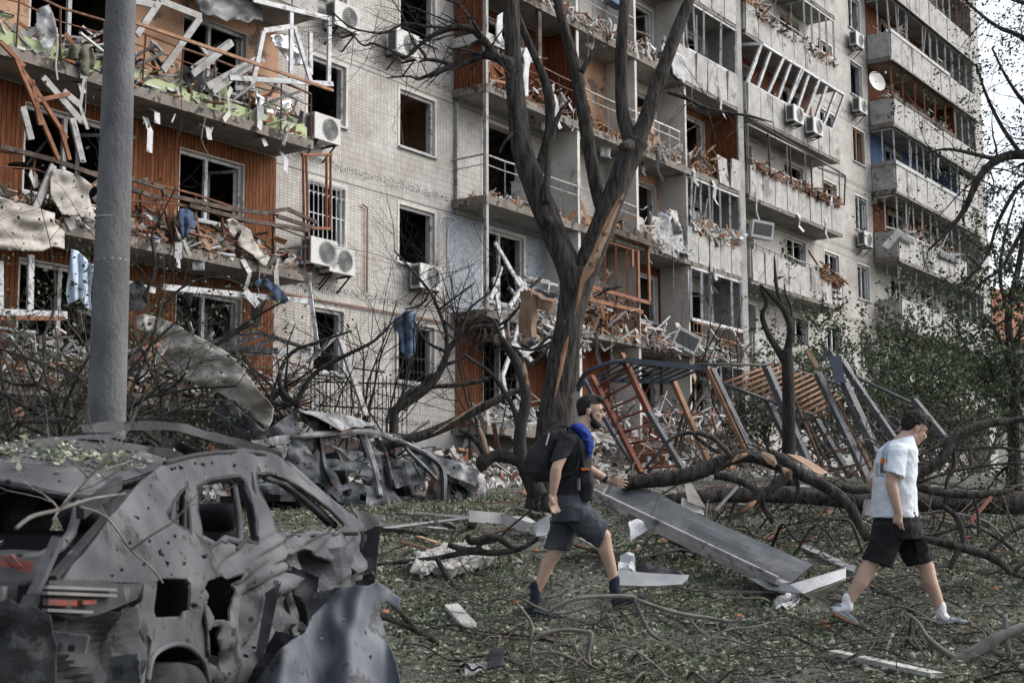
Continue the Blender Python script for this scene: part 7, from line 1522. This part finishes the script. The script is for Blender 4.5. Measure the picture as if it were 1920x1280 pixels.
# dangling and fallen units
def loose_ac(label, c, ax, up, s=1.0):
    ax = V(ax).normalized(); up = V(up); up = (up-ax*up.dot(ax)).normalized(); nn = ax.cross(up); t = thing('air_conditioner', label, 'air conditioner', c-up*.3, 'air conditioner units on the facade'); c = V(c)
    mb = MB(); mb.box(c, ax*.38*s, up*.29*s, nn*.15*s); obj('casing', mb, MT['plastic'], t)
    for q in (-1, 1):
        mb = MB(); mb.quad(*[c+nn*.153*s*q+ax*a*s+up*b*s for a, b in ((-.32, -.2), (.32, -.2), (.32, .2), (-.32, .2))]); obj('side_grille', mb, MT['grille'], t)
    mb = MB()
    for k in range(5): mb.beam(c+ax*(-.3+.15*k)*s-up*.22*s-nn*.16*s, c+ax*(-.3+.15*k)*s-up*.28*s-nn*.16*s, .05, .02)
    obj('vent_slots', mb, MT['grille'], t); return t
c1 = onw(1427, 432, 1.25); loose_ac('air conditioner dangling on its cable under the long open balcony', c1, (.85, .2, -.12), (.1, 0, 1)); mb = MB(); mb.tube([onw(1419, 360, 1.1), onw(1418, 395, 1.2), onw(1424, 414, 1.25)], .02, 6); obj('hanging_cable', mb, MT['whiteiron'], label='cable holding the dangling air conditioner', cat='cable')
loose_ac('torn off air conditioner tilted on wreckage above the blue monkey bars', onw(1286, 640, 1.35), (.9, .1, -.45), (.5, .1, .8))
# satellite dish
t = thing('satellite_dish', 'white satellite dish on an arm outside the brown wood framed balcony', 'satellite dish', onw(1640, 160, 1.2)); mb = MB(); c = onw(1645, 152, 1.25); n = 20; ax = (FN*.9-FT*.42+V((0, 0, .2))).normalized(); a = ax.orthogonal().normalized(); b = ax.cross(a)
mb.add([c-ax*.08]+[c-ax*.04+(a*cos(2*pi*k/n)+b*sin(2*pi*k/n))*.24 for k in range(n)]+[c+(a*cos(2*pi*k/n)+b*sin(2*pi*k/n))*.42 for k in range(n)], [(0, 1+k, 1+(k+1) % n) for k in range(n)]+[(1+k, 1+n+k, 1+n+(k+1) % n, 1+(k+1) % n) for k in range(n)]); obj('dish', mb, MT['plastic'], t, smooth=True)
mb = MB(); mb.tube([c-b*.4, c+ax*.55-b*.1], .015, 5); mb.tube([c-ax*.05, c-ax*.1, W(25.75, c.z-.1, 1.0)], .02, 5); obj('arm', mb, MT['iron'], t); mb = MB(); mb.ell(c+ax*.55-b*.1, V((.05, 0, 0)), V((0, .05, 0)), V((0, 0, .06)), 8, 6); obj('receiver', mb, MT['plastic'], t)
# washing machine on the open middle balcony
t = thing('washing_machine', 'white washing machine standing on the open balcony left of the big tree', 'washing machine', W(-.3, FL(2), .5)); mb = MB(); mb.box(W(-.1, FL(2)+.43, .55), FT*.3, FN*.27, V((0, 0, .42))); obj('casing', mb, MT['white'], t); mb = MB(); mb.box(W(-.1, FL(2)+.865, .55), FT*.32, FN*.29, V((0, 0, .012))); obj('lid', mb, MT['plastic'], t)
# red brown window frame hanging open
t = thing('open_casement', 'red brown wooden window frame hanging open at the end of the pine clad balcony', 'window frame', onw(600, 430, 1.1))
for s_ in ((568, 290, 570, 425), (620, 290, 619, 428), (566, 290, 622, 290), (570, 427, 622, 429), (574, 293, 577, 420), (612, 293, 612, 426)):
    mb = MB(); mb.beam(onw(s_[0], s_[1], 1.08), onw(s_[2], s_[3], 1.08), .07, .05); obj('frame_bar', mb, MT['orangewood'], t)
# ------------------------------------------------------------------ debris on and over the balconies
R.seed(91)
def rot(): return rvec(), rvec()
def item(kind, p, mat, size):
    mb = MB(); a = rvec(); a = (a + FT*1.2*R.choice((-1, 1)) + V((0, 0, rr(-.3, .9)))).normalized(); b = a.orthogonal().normalized(); b = (b*cos(1)+a.cross(b)*rr(-1, 1)).normalized(); b = (b-a*b.dot(a)).normalized(); n_ = a.cross(b)
    if kind == 'plank': mb.beam(p-a*size*.5, p+a*size*.5, rr(.05, .13), .02, jag=.06)
    elif kind == 'bar': mb.beam(p-a*size*.6, p+a*size*.6, rr(.04, .07), .04, jag=.02)
    elif kind == 'panel':
        k = R.randint(4, 6); mb.prism([p+a*size*.4*cos(2*pi*i/k)*rr(.6, 1.3)+b*size*.35*sin(2*pi*i/k)*rr(.6, 1.3) for i in range(k)], n_*rr(.015, .05))
    elif kind == 'frame':
        w_, h_ = size, size*rr(.5, .9); P = [p+a*w_/2+b*h_/2, p-a*w_/2+b*h_/2, p-a*w_/2-b*h_/2, p+a*w_/2-b*h_/2]
        for i in range(R.randint(2, 4)): mb.beam(P[i % 4], P[(i+1) % 4], .06, .05)
    elif kind == 'sheet': patch(mb, [p-a*size*.5-b*size*.35, p+a*size*.5-b*size*.35, p+a*size*.4+b*size*.35, p-a*size*.5+b*size*.3], 6, 5, .12*size, 4, rr(0, 50), .004, .1)
    elif kind == 'rag': patch(mb, [p-a*size*.3, p+a*size*.3, p+a*size*.25-V((0, 0, size)), p-a*size*.25-V((0, 0, size*.9))], 7, 7, .2*size, 6, rr(0, 50), .006, .1)
    else:
        mb.ell(p, a*size*.3, b*size*.25, n_*size*.2, 7, 5); mb.v = [tuple(V(q)+rvec()*size*.07) for q in mb.v]
    return mb
KN = dict(plank='plank', bar='frame bar', panel='board', frame='window frame', sheet='sheet', rag='rag', chunk='lump')
ON = dict(plank='plank', bar='metal_bar', panel='board', frame='window_wreck', sheet='torn_sheet', rag='rag', chunk='rubble_lump')
CW = dict(lime='lime green', white='white', greyframe='grey', rust='rusty', wood='brown', orangewood='orange brown', board='tan', greyboard='grey', chip='white', foil='silver', cloth_blue='blue', cloth_white='white', darkwood='charred', cardark='black', redwood='dark brown', zinc='zinc grey', beige='beige', palewood='pale', pebble='speckled', cloth_dark='black', brickred='brick red', khaki='olive')
SZ = dict(plank=(.4, 1.3), bar=(.6, 1.5), panel=(.3, .7), frame=(.5, 1.1), sheet=(.4, .9), rag=(.3, .7), chunk=(.15, .4))
def bits(s0, s1, F, mats, Hh, o, zb):
    for mt_ in [('greyboard' if q in ('chip', 'white') else q) for q in mats[:6]]:
        mb = MB()
        for i in range(int(26*(s1-s0)/max(1, len(mats[:5]))*4.0)):
            u = R.random(); s = rr(s0, s1); p = W(s, F+zb+Hh*.75*u**2.2*(.5+abs(noise.noise(V((s*1.3, F, 1))))*1.6), rr(o[0], o[1]+.03)); a = (rvec()+FT*R.choice((-1, 1))).normalized(); b = a.orthogonal().normalized(); c = a.cross(b); q = rr(.03, .14); mb.box(p, a*q*rr(.6, 2.4), b*q*rr(.15, .5), c*.008)
        obj('debris', mb, MT[mt_], kind='stuff', origin=W((s0+s1)/2, F, .5))
def heap(s0, s1, k, where, mix, Hh=.9, o=(.2, 1.0), zb=.05):
    F = FL(k); bits(s0, s1, F, sorted({m_ for _, m_, n in mix if n > 3}), Hh, o, zb)
    for kind, mat, n in mix:
        for i in range(n):
            s = rr(s0, s1); u = R.random(); pos = 'left' if (s-s0) < (s1-s0)*.33 else ('middle' if (s-s0) < (s1-s0)*.66 else 'right'); z = F+zb+Hh*u*u*rr(.3, 1.1); sz_ = rr(*SZ[kind]); p = W(s, z+sz_*.15, rr(*o)); mb = item(kind, p, mat, sz_)
            obj(ON[kind], mb, MT[mat], None, smooth=kind in ('sheet', 'rag'), label='%s %s on %s, %s' % (CW[mat], KN[kind], where, pos), cat=KN[kind], group='debris on '+where)
heap(-15.9, -8.8, 2, 'the balcony with lime green panels', [('panel', 'lime', 22), ('bar', 'greyframe', 14), ('bar', 'white', 10), ('chunk', 'chip', 16), ('chunk', 'greyboard', 8), ('plank', 'orangewood', 6), ('frame', 'greyframe', 4), ('panel', 'greyboard', 6), ('sheet', 'foil', 3), ('bar', 'rust', 6), ('sheet', 'cloth_dark', 4), ('rag', 'cloth_blue', 1)], .95, (.35, 1.0))
heap(-15.9, -8.9, 1, 'the pine clad balcony', [('plank', 'orangewood', 16), ('plank', 'wood', 12), ('panel', 'board', 8), ('panel', 'greyboard', 6), ('bar', 'darkwood', 14), ('rag', 'cloth_white', 4), ('rag', 'khaki', 2), ('panel', 'redwood', 5), ('plank', 'palewood', 5), ('sheet', 'beige', 3), ('sheet', 'cloth_dark', 3)], .9, (.5, 1.05))
heap(-16, -8.7, 0, 'the lowest left balcony', [('bar', 'white', 14), ('bar', 'greyframe', 12), ('plank', 'orangewood', 10), ('frame', 'greyframe', 7), ('panel', 'board', 7), ('sheet', 'zinc', 4), ('bar', 'darkwood', 8), ('rag', 'cloth_dark', 3), ('chunk', 'chip', 10)], 1.0, (.5, 1.2), .1)
heap(-2.3, 1.5, 3, 'the wood lined balcony', [('plank', 'wood', 12), ('plank', 'orangewood', 8), ('panel', 'redwood', 5), ('bar', 'darkwood', 6), ('rag', 'cloth_white', 4), ('sheet', 'foil', 1), ('panel', 'greyboard', 3)], 1.1)
heap(-2.2, 1.5, 2, 'the open balcony with the washing machine', [('plank', 'wood', 4), ('panel', 'board', 2), ('bar', 'greyframe', 2), ('chunk', 'chip', 4)], .25); heap(-1.9, 1.6, 1, 'the smashed balcony before the blue wall', [('bar', 'white', 14), ('frame', 'white', 5), ('panel', 'board', 5), ('bar', 'darkwood', 6), ('chunk', 'chip', 10), ('sheet', 'zinc', 3), ('rag', 'cloth_blue', 2)], 1.5, (.4, 1.6), -.6)
heap(-2.2, 1.6, 0, 'the low balcony behind the charred tree', [('bar', 'white', 6), ('sheet', 'cloth_dark', 3), ('panel', 'greyboard', 4), ('plank', 'greyboard', 4), ('chunk', 'chip', 5)], .8)
heap(1.9, 4.7, 1, 'the balcony with the orange frame', [('panel', 'board', 14), ('plank', 'orangewood', 14), ('bar', 'wood', 8), ('panel', 'redwood', 4), ('chunk', 'chip', 6), ('sheet', 'zinc', 2), ('frame', 'white', 2)], 1.5, (.3, 1.1)); heap(1.9, 4.7, 0, 'the low balcony behind the ladder', [('plank', 'orangewood', 8), ('panel', 'greyboard', 6), ('bar', 'white', 6), ('rag', 'cloth_white', 3), ('bar', 'darkwood', 6)], 1.2)
heap(1.9, 4.7, 2, 'the balcony just right of the big fork', [('panel', 'board', 4), ('plank', 'wood', 5), ('bar', 'greyframe', 3), ('sheet', 'zinc', 2)], .6); heap(1.9, 4.7, 3, 'the railed balcony between the fork limbs', [('plank', 'wood', 5), ('rag', 'cloth_white', 2), ('panel', 'board', 2)], .5); heap(-2.3, 4.7, 4, 'the topmost balcony over the fork', [('rag', 'cloth_white', 5), ('plank', 'wood', 8), ('chunk', 'chip', 5)], .4, (.7, 1.1))
heap(5, 7.7, 3, 'the balcony with the pine end wall', [('plank', 'wood', 8), ('panel', 'board', 5), ('bar', 'whiteiron' if 0 else 'greyframe', 4), ('chunk', 'chip', 4), ('rag', 'cloth_white', 1)], .9); heap(8, 11.2, 3, 'the caved in balcony below the pine wall', [('plank', 'orangewood', 12), ('plank', 'wood', 10), ('bar', 'darkwood', 8), ('panel', 'board', 4), ('sheet', 'zinc', 3), ('chunk', 'lime', 2)], 1.15)
heap(5, 7.7, 2, 'the balcony hung with dirty plastic', [('sheet', 'greyboard', 4), ('rag', 'cloth_white', 4), ('bar', 'greyframe', 5), ('plank', 'wood', 4), ('sheet', 'zinc', 3)], 1.1, (.7, 1.12)); heap(8, 11.2, 2, 'the balcony with the white glazing', [('bar', 'white', 5), ('plank', 'wood', 4), ('sheet', 'zinc', 2), ('panel', 'board', 2)], .5, (.8, 1.1), .95)
heap(5, 7.8, 4, 'the balcony behind the right tree limb', [('sheet', 'zinc', 5), ('chunk', 'chip', 10), ('bar', 'greyframe', 5), ('plank', 'wood', 5), ('panel', 'board', 3), ('rag', 'cloth_white', 2)], .9); heap(5, 11.2, 1, 'the broken white glazed lower balcony', [('bar', 'white', 8), ('frame', 'white', 3), ('plank', 'orangewood', 6), ('panel', 'pebble', 5), ('chunk', 'chip', 10), ('sheet', 'cloth_dark', 3), ('sheet', 'zinc', 4)], .9, (.6, 1.3), -.1)
heap(4.9, 11.2, 0, 'the lowest balcony behind the climbing frames', [('bar', 'white', 12), ('frame', 'white', 4), ('plank', 'orangewood', 8), ('panel', 'greyboard', 8), ('bar', 'darkwood', 8), ('rag', 'cloth_white', 3)], 1.4, (.4, 1.5))
heap(12.2, 19.5, 3, 'the long balcony heaped with laths', [('plank', 'orangewood', 10), ('plank', 'wood', 10), ('bar', 'rust', 6), ('panel', 'board', 3), ('chunk', 'chip', 6), ('sheet', 'cloth_blue', 2)], .35, (.8, 1.15), .95); heap(12.2, 19.5, 5, 'the upper balcony with the wooden crate', [('plank', 'wood', 8), ('bar', 'white', 5), ('panel', 'redwood', 4), ('frame', 'greyframe', 2), ('rag', 'cloth_white', 2)], .6, (.6, 1.1), .7); heap(12.2, 19.3, 4, 'the balcony with leaning white glazing', [('plank', 'orangewood', 6), ('panel', 'redwood', 4), ('rag', 'cloth_blue', 2)], .6, (.2, .9), .8)
heap(17.5, 19.5, 2, 'the long low balcony with the dangling unit', [('plank', 'wood', 5), ('bar', 'rust', 4), ('rag', 'cloth_white', 1)], .5, (.7, 1.1), .8)
heap(25.8, 33.4, 5, 'the brown framed balcony by the dish', [('plank', 'orangewood', 10), ('panel', 'board', 3), ('chunk', 'chip', 4)], .9, (.3, .9), .9); heap(25.8, 33.4, 3, 'the balcony with peeled blue grey flaps', [('plank', 'orangewood', 8), ('bar', 'white', 4)], .9, (.4, 1.0), .9); heap(25.8, 33.4, 2, 'the lower right balcony with thin grey frames', [('bar', 'white', 5), ('panel', 'board', 3), ('chunk', 'chip', 5)], .8, (.3, .9), .8); heap(25.8, 33.4, 6, 'the upper right balcony with white frames', [('bar', 'white', 6), ('panel', 'board', 4), ('plank', 'wood', 5)], 1.0, (.3, .95), .9)
heap(25.8, 33, 7, 'the topmost right balcony', [('bar', 'white', 5), ('plank', 'wood', 5)], .9, (.3, .95), .9)
# traced mangled frames of the upper left balcony
def traced(name, label, cat, segs, o, mat, w=.08, pn='frame_bar', h=.05):
    t = thing(name, label, cat, onw(segs[0][0], segs[0][1], o))
    for s_ in segs:
        oa = s_[4] if len(s_) > 4 else o; ob = s_[5] if len(s_) > 5 else oa; mb = MB(); mb.beam(onw(s_[0], s_[1], oa), onw(s_[2], s_[3], ob), w, h, (FN.x, FN.y, 0)); obj(pn, mb, MT[mat], t)
    return t
traced('mangled_glazing', 'white window frame hanging out over the right end of the lime green balcony', 'window frame', [(474, 0, 621, 36), (618, 34, 616, 160), (546, 24, 545, 150), (494, 58, 546, 50), (494, 60, 472, 165), (552, 50, 582, 152), (430, 146, 624, 158), (582, 60, 582, 140)], 1.08, 'white', .1)
traced('mangled_glazing', 'grey window frame standing askew just right of the concrete pole', 'window frame', [(300, 2, 377, 32), (375, 34, 305, 132), (298, 4, 256, 66), (246, 0, 290, 10), (435, 80, 360, 140), (480, 112, 388, 162), (470, 122, 398, 172)], 1.05, 'greyframe', .13)
traced('tumbled_bar', 'long rusty flat bar tumbled outwards over the lime green balcony', 'rail', [(225, 33, 345, 74), (345, 74, 480, 120), (480, 120, 624, 170)], 1.35, 'wood', .06)
traced('mangled_glazing', 'grey window bars crossing each other above the lime green debris', 'window frame', [(376, 86, 400, 120), (430, 78, 358, 130), (495, 114, 440, 128), (500, 185, 536, 203), (385, 168, 470, 118), (440, 165, 500, 168)], 1.0, 'greyframe', .09)
traced('hanging_lath', 'orange brown laths hanging down crosswise at the upper left photo edge', 'laths', [(0, 78, 45, 125), (30, 112, 110, 300), (55, 150, 125, 260), (60, 150, 75, 235), (62, 190, 130, 176), (112, 235, 130, 300), (40, 130, 62, 162)], 1.25, 'orangewood', .07)
traced('hanging_lath', 'grey metal tray and white strips slanting beside the orange laths', 'strips', [(80, 145, 152, 228), (118, 172, 150, 198), (42, 200, 58, 262), (100, 310, 62, 400), (135, 222, 155, 305)], 1.2, 'greyframe', .12)
traced('wrecked_railings', 'charred handrail bent over the pine clad balcony', 'railing', [(0, 275, 100, 300), (100, 300, 190, 332), (245, 335, 304, 352), (304, 352, 310, 365), (240, 352, 300, 372), (312, 365, 430, 392), (430, 392, 500, 400), (355, 385, 470, 415), (470, 415, 580, 432), (500, 398, 540, 392), (540, 392, 595, 418), (520, 405, 590, 428)], 1.12, 'darkwood', .08)
traced('wrecked_railings', 'rusty brown rail and posts along the edge of the pine clad balcony', 'railing', [(240, 375, 330, 382), (330, 382, 460, 412), (460, 412, 578, 434), (365, 398, 375, 455), (415, 405, 420, 438), (512, 420, 516, 495), (310, 392, 330, 470), (300, 395, 312, 430)], 1.05, 'rust', .06)
traced('battered_balcony_front', 'battered white balcony frame of the lowest left balcony', 'window frame', [(170, 500, 232, 530), (232, 530, 290, 545), (305, 538, 580, 565), (385, 660, 580, 662), (0, 490, 0, 590, 1.0), (58, 478, 56, 585), (0, 585, 125, 590), (0, 595, 125, 592)], 1.0, 'white', .11)
traced('window_wreck', 'heap of black framed window sashes lying on the lowest left balcony', 'window sashes', [(375, 645, 480, 622), (480, 622, 520, 634), (395, 652, 500, 628), (410, 648, 520, 655), (440, 662, 520, 632), (380, 650, 520, 660), (520, 634, 580, 655)], 1.1, 'cardark', .07)
traced('leaning_planks', 'splintered orange planks lying at the lower left photo edge', 'planks', [(0, 800, 45, 768, 5)], 5.0, 'wood', .14); traced('leaning_pole', 'orange metal pole lying across the lowest left balcony at the photo edge', 'pole', [(0, 596, 120, 597)], 1.25, 'orangewood', .07)
for i, (x, y, dx, dy) in enumerate([(283, 205, 12, 27), (376, 232, 17, 30), (477, 258, 22, 16), (136, 155, 20, 20), (272, 220, 8, 66), (324, 212, -2, 18), (395, 235, -3, 22), (527, 285, 8, 40)]):
    mb = MB(); p = onw(x, y, .75); q = onw(x+dx, y+dy, .95); m_ = (p+q)/2 + FN*.08 + V((0, 0, .06)); mb.beam(p, m_, .13 if i not in (5, 6) else .03, .008, (FN.x, FN.y, .3)); mb.beam(m_, q, .13 if i not in (5, 6) else .03, .008, (FN.x, FN.y, .3))
    lab = ['behind the pole, right side', 'in the middle of the slab', 'near the right end of the slab', 'left of the pole', 'the longest one, falling down the pine wall', 'thin curl right of the pole', 'thin curl in the middle', 'at the end, before the open brown sash'][i]
    obj('loose_strip', mb, MT['white'], None, label='white strip hanging under the lime green balcony, '+lab, cat='strip')
mb = MB()
traced('fallen_awning', 'rusty brown wood frame on the smashed balcony right of the big tree', 'frame', [(1155, 440, 1215, 462), (1215, 462, 1218, 570), (1110, 538, 1218, 568), (1185, 468, 1186, 500), (1100, 560, 1205, 585), (1196, 470, 1197, 560)], 1.1, 'orangewood', .1)
traced('fallen_awning', 'dark ribbed awning above the smashed balcony right of the big tree', 'awning', [(1150, 432, 1235, 462), (1165, 425, 1180, 440), (1190, 432, 1205, 448), (1210, 440, 1225, 455)], 1.25, 'darkwood', .16)
traced('white_poles', 'white window bars hanging crosswise below the blue painted wall', 'window bars', [(928, 455, 975, 535), (970, 520, 1000, 560), (985, 530, 955, 575), (925, 520, 945, 640), (975, 600, 958, 660), (958, 660, 942, 705), (942, 705, 952, 755), (1030, 670, 1028, 655), (980, 665, 1040, 632), (960, 640, 1000, 680), (940, 500, 920, 560)], 1.7, 'white', .11)
traced('curtain_rail', 'metal frames fallen over the smashed balcony by the blue wall', 'frames', [(985, 520, 1030, 528), (1000, 520, 998, 545), (1030, 528, 1026, 550), (1012, 527, 1045, 535)], 1.4, 'greyframe', .07)
traced('tilted_cage', 'thin grey metal clothes cage fixed outside the long balcony heaped with laths', 'cage', [(1393, 215, 1585, 330), (1396, 240, 1400, 320), (1440, 250, 1444, 330), (1480, 275, 1484, 345), (1520, 300, 1524, 370), (1585, 330, 1583, 385), (1535, 315, 1583, 332)], 1.2, 'iron', .04)
# cables and torn strips dangling from the slabs
for bi, (s0, s1, k, where, n) in enumerate([(-15.5, -8.8, 2, 'the lime green balcony', 9), (-15.5, -8.8, 1, 'the pine clad balcony', 8), (-2.3, 1.6, 3, 'the wood lined balcony', 6), (-2.3, 4.6, 4, 'the topmost balcony over the fork', 5), (1.9, 4.7, 1, 'the balcony with the orange frame', 5), (5, 11.2, 3, 'the caved in balcony', 7), (5, 11.2, 2, 'the balcony hung with dirty plastic', 7), (5, 11.2, 1, 'the lower white glazed balcony', 6), (12.2, 19.5, 3, 'the long lath heaped balcony', 5), (26, 36, 5, 'the balcony by the dish', 4), (5, 11.2, 4, 'the balcony behind the right limb', 5)]):
    for i in range(n):
        s = rr(s0, s1); p = W(s, FL(k)+rr(-.1, .6), 1.06); L = rr(.4, 1.3); mb = MB(); d = FT*rr(-.3, .3)+FN*rr(.0, .2)
        pts = [p, p+V((0, 0, -L*.3))+d*.5, p+V((0, 0, -L*.7))+d*.2, p+V((0, 0, -L))+d]
        side = 'left' if s < s0+(s1-s0)*.33 else ('middle' if s < s0+(s1-s0)*.66 else 'right')
        if i % 3: mb.tube([q for q, _ in spline([(q, 1) for q in pts], 3)], rr(.006, .014), 4); obj('dangling_cable', mb, MT[R.choice(['iron', 'whiteiron', 'greyframe'])], None, label='thin cable dangling from %s, %s part' % (where, side), cat='cable', group='cables dangling from '+where)
        else:
            for a, b in zip(pts, pts[1:]): mb.beam(a, b, rr(.06, .2), .006, (FN.x, FN.y, 0))
            mt_ = R.choice(['greyboard', 'cloth_dark', 'board', 'greyframe', 'zinc']); obj('dangling_strip', mb, MT[mt_], None, label='%s torn strip dangling from %s, %s part' % (CW[mt_], where, side), cat='strip', group='strips dangling from '+where)
R.seed(123)
for i, (x, y, Yd, lab) in enumerate([(1230, 880, 18.6, 'under the blue monkey bars'), (1340, 860, 19, 'between the two metal frames'), (1430, 870, 18.5, 'left of the slim dark tree'), (1560, 880, 18.5, 'under the steel ladder'), (1660, 885, 18, 'behind the back of the man in white'), (1760, 890, 17.5, 'right of the man in white'), (1860, 900, 17, 'at the right edge of the photo')]):
    base = at(x, y, Yd); mb = MB()
    for j in range(5): grow(mb, base+V((rr(-.5, .5), rr(-.3, .3), rr(-.4, .2))), V((rr(-1, 1), rr(-.3, .3), rr(.0, .8))), rr(.8, 1.5), .016, 3, [], 4, .8, -.03, 3, .35)
    obj('broken_boughs', mb, MT['twig'], None, label='leafless broken boughs in the wreckage, '+lab, cat='boughs')
# wooden crate on the upper balcony
t = thing('wooden_crate', 'slatted brown wooden crate hung on the left corner of the upper balcony', 'crate', W(12.4, FL(5)+1, 1.1))
for i in range(6):
    mb = MB(); wbox(mb, 12.0+i*.22, 12.16+i*.22, FL(5)+1.0, FL(5)+1.75, 1.06, 1.10); obj('slat', mb, MT['orangewood'], t)
mb = MB(); wbox(mb, 12.0, 13.3, FL(5)+1.05, FL(5)+1.12, 1.03, 1.055); wbox(mb, 12.0, 13.3, FL(5)+1.6, FL(5)+1.68, 1.03, 1.055); wbox(mb, 11.98, 12.0, FL(5)+1.0, FL(5)+1.75, .5, 1.05); obj('crate_frame', mb, MT['rust'], t)
# blue box hanging near the top and boxes
t = thing('plastic_crate', 'blue plastic crate on the railing near the top between two tree limbs', 'crate', onw(1152, 12, 1.1)); mb = MB(); c = onw(1152, 3, 1.1); mb.box(c, FT*.35, FN*.15, V((0, 0, .13))); obj('tub', mb, MT['cloth_blue'], t); mb = MB(); mb.box(c+V((0, 0, .14)), FT*.37, FN*.17, V((0, 0, .015))); obj('rim', mb, MT['steelblue'], t)
for i, (s, z, a) in enumerate([(6.0, 0, .45), (6.55, 0, .4), (6.2, .8, .4)]):
    t = thing('cardboard_box', 'cardboard box stacked on the balcony with the pine end wall, ' + ['lower left', 'lower right', 'upper'][i], 'box', W(s, FL(3)+z, .5)); mb = MB(); wbox(mb, s-a/2-.05, s+a/2, FL(3)+z+.01, FL(3)+z+.78, .3, .7); obj('carton', mb, MT['board'], t); mb = MB(); wbox(mb, s-.03, s+.03, FL(3)+z+.02, FL(3)+z+.785, .705, .71); obj('tape', mb, MT['beige'], t)
# poster and dark picture on the wall of the balcony with dangling white glazing
mb = MB(); wbox(mb, 9.6, 10.25, FL(2)+1.15, FL(2)+1.95, .2, .22); obj('poster', mb, pm('pale_poster', (.3, .38, .45), (.5, .52, .52), 4, .9, c3=(.4, .18, .08), s3=3, t3=.6, bump=0), label='pale poster with an orange blot inside the balcony with white glazing', cat='poster')
# ------------------------------------------------------------------ rubble along the foot of the block (nobody could count it)
def rubble(name, n, mats, s0, s1, o0, o1, hmax, sz0):
    for mt_ in mats:
        mb = MB()
        for i in range(n):
            s = rr(s0, s1); o = o0+(o1-o0)*R.random()**1.3; p = W(s, 0, o); env = max(.05, 1-(o-o0)/(o1-o0)); h = gz(p.x, p.y)+hmax*env*R.random()*(.6+.8*noise.noise(V((s*.6, o*.5, 2)))); p.z = h; a = rvec(); b = a.orthogonal().normalized(); c = a.cross(b); q = sz0*rr(.3, 1.6); mb.box(p, a*q*rr(.3, 1.6), b*q*rr(.2, .7), c*q*rr(.08, .4))
        obj(name, mb, MT[mt_], kind='stuff', origin=W((s0+s1)/2, 1.2, o0))
rubble('rubble_heap', 1100, ['greyboard', 'concrete', 'darkwood', 'chip'], -14, 12, .4, 4.5, 1.25, .10); rubble('rubble_heap', 450, ['wood', 'greyframe'], -14, 14, .4, 4.0, 1.4, .12); rubble('rubble_heap', 500, ['darkwood', 'greyboard'], 12, 36, .4, 4, 1.3, .12)
# laths and bars sticking out of that rubble
for i in range(70):
    s = rr(-13, 13); o = rr(.6, 4); p = W(s, 0, o); p.z = gz(p.x, p.y)+rr(.1, .9); mb = item(R.choice(['plank', 'bar', 'plank', 'panel']), p, None, rr(.8, 2.0)); mt_ = R.choice(['wood', 'white', 'greyframe', 'darkwood', 'greyboard', 'orangewood', 'rust']); 
    seg = 'behind the burnt out car' if s < -3 else ('behind the charred and the big tree' if s < 4 else 'behind the climbing frames')
    obj('rubble_bar', mb, MT[mt_], None, label='%s piece sticking out of the rubble %s' % (CW[mt_], seg), cat='debris piece', group='pieces in the rubble along the block')
# tangle of broken boughs left, behind the pole and car
for i, (x, y, Yd) in enumerate([(40, 880, 15), (110, 860, 16), (280, 880, 17), (340, 840, 23.5), (450, 840, 24), (540, 835, 24), (20, 840, 18), (330, 780, 24)]):
    base = at(x, y, Yd); t = thing('fallen_treetop', 'broken treetop in the tangle at the left, ' + ['lowest at the photo edge', 'left of the pole', 'right of the pole', 'under the beige sheet', 'near the end of the beige sheet', 'beside the burnt out car', 'second from the photo edge', 'in front of the lowest left balcony'][i], 'tree crown', base)
    mb = MB(); tips = []
    for j in range(9): grow(mb, base+V((rr(-.6, .6), rr(-.4, .4), rr(-.2, .8))), V((rr(-1, 1), rr(-.4, .4), rr(-.1, .9))), rr(1.2, 2.2), .03, 3, tips, 5, .75, -.04, 3, .35)
    obj('boughs', mb, MT['burntbark'], t); ml = MB()
    for j in range(700 if i in (0, 1, 6) else 160): leaf(ml, R.choice(tips)+rvec()*rr(0, .12), .05*rr(.6, 1.4))
    obj('foliage', ml, MT['leafB'], t)
for i, (pts) in enumerate([[(560, 760, 12), (530, 735, 11), (525, 700, 9), (548, 660, 7), (600, 640, 6), (660, 620, 4)], [(575, 790, 12), (560, 750, 11), (590, 700, 9), (640, 670, 8), (700, 640, 6), (735, 605, 3)], [(250, 720, 8), (330, 690, 8), (400, 650, 8), (470, 600, 6), (540, 560, 4)], [(300, 610, 9), (380, 655, 8), (440, 625, 7), (480, 600, 5), (500, 560, 3)], [(270, 560, 8), (290, 500, 7), (285, 440, 5), (300, 410, 4), (330, 350, 2)], [(235, 700, 7), (290, 600, 7), (340, 540, 5), (400, 520, 4), (460, 535, 2)]]):
    mb = MB(); L = px(22, *pts); limb(mb, L, 7, 5, .15); tips = []
    for p, r in spline(L, 3)[3:]:
        if R.random() < .8: grow(mb, p, rvec()+V((0, 0, .3)), rr(.3, .9), max(.006, r*.4), 2, tips, 4, .6, 0, 3)
    obj('long_bough', mb, MT['burntbark'], None, smooth=True, label='long black bough at the lower left, ' + ['hooked one over the burnt out car', 'forked one right of it', 'crossing the beige sheet', 'arched over the beige sheet', 'rising by the pine clad balcony', 'thin one from the pole'][i], cat='bough')
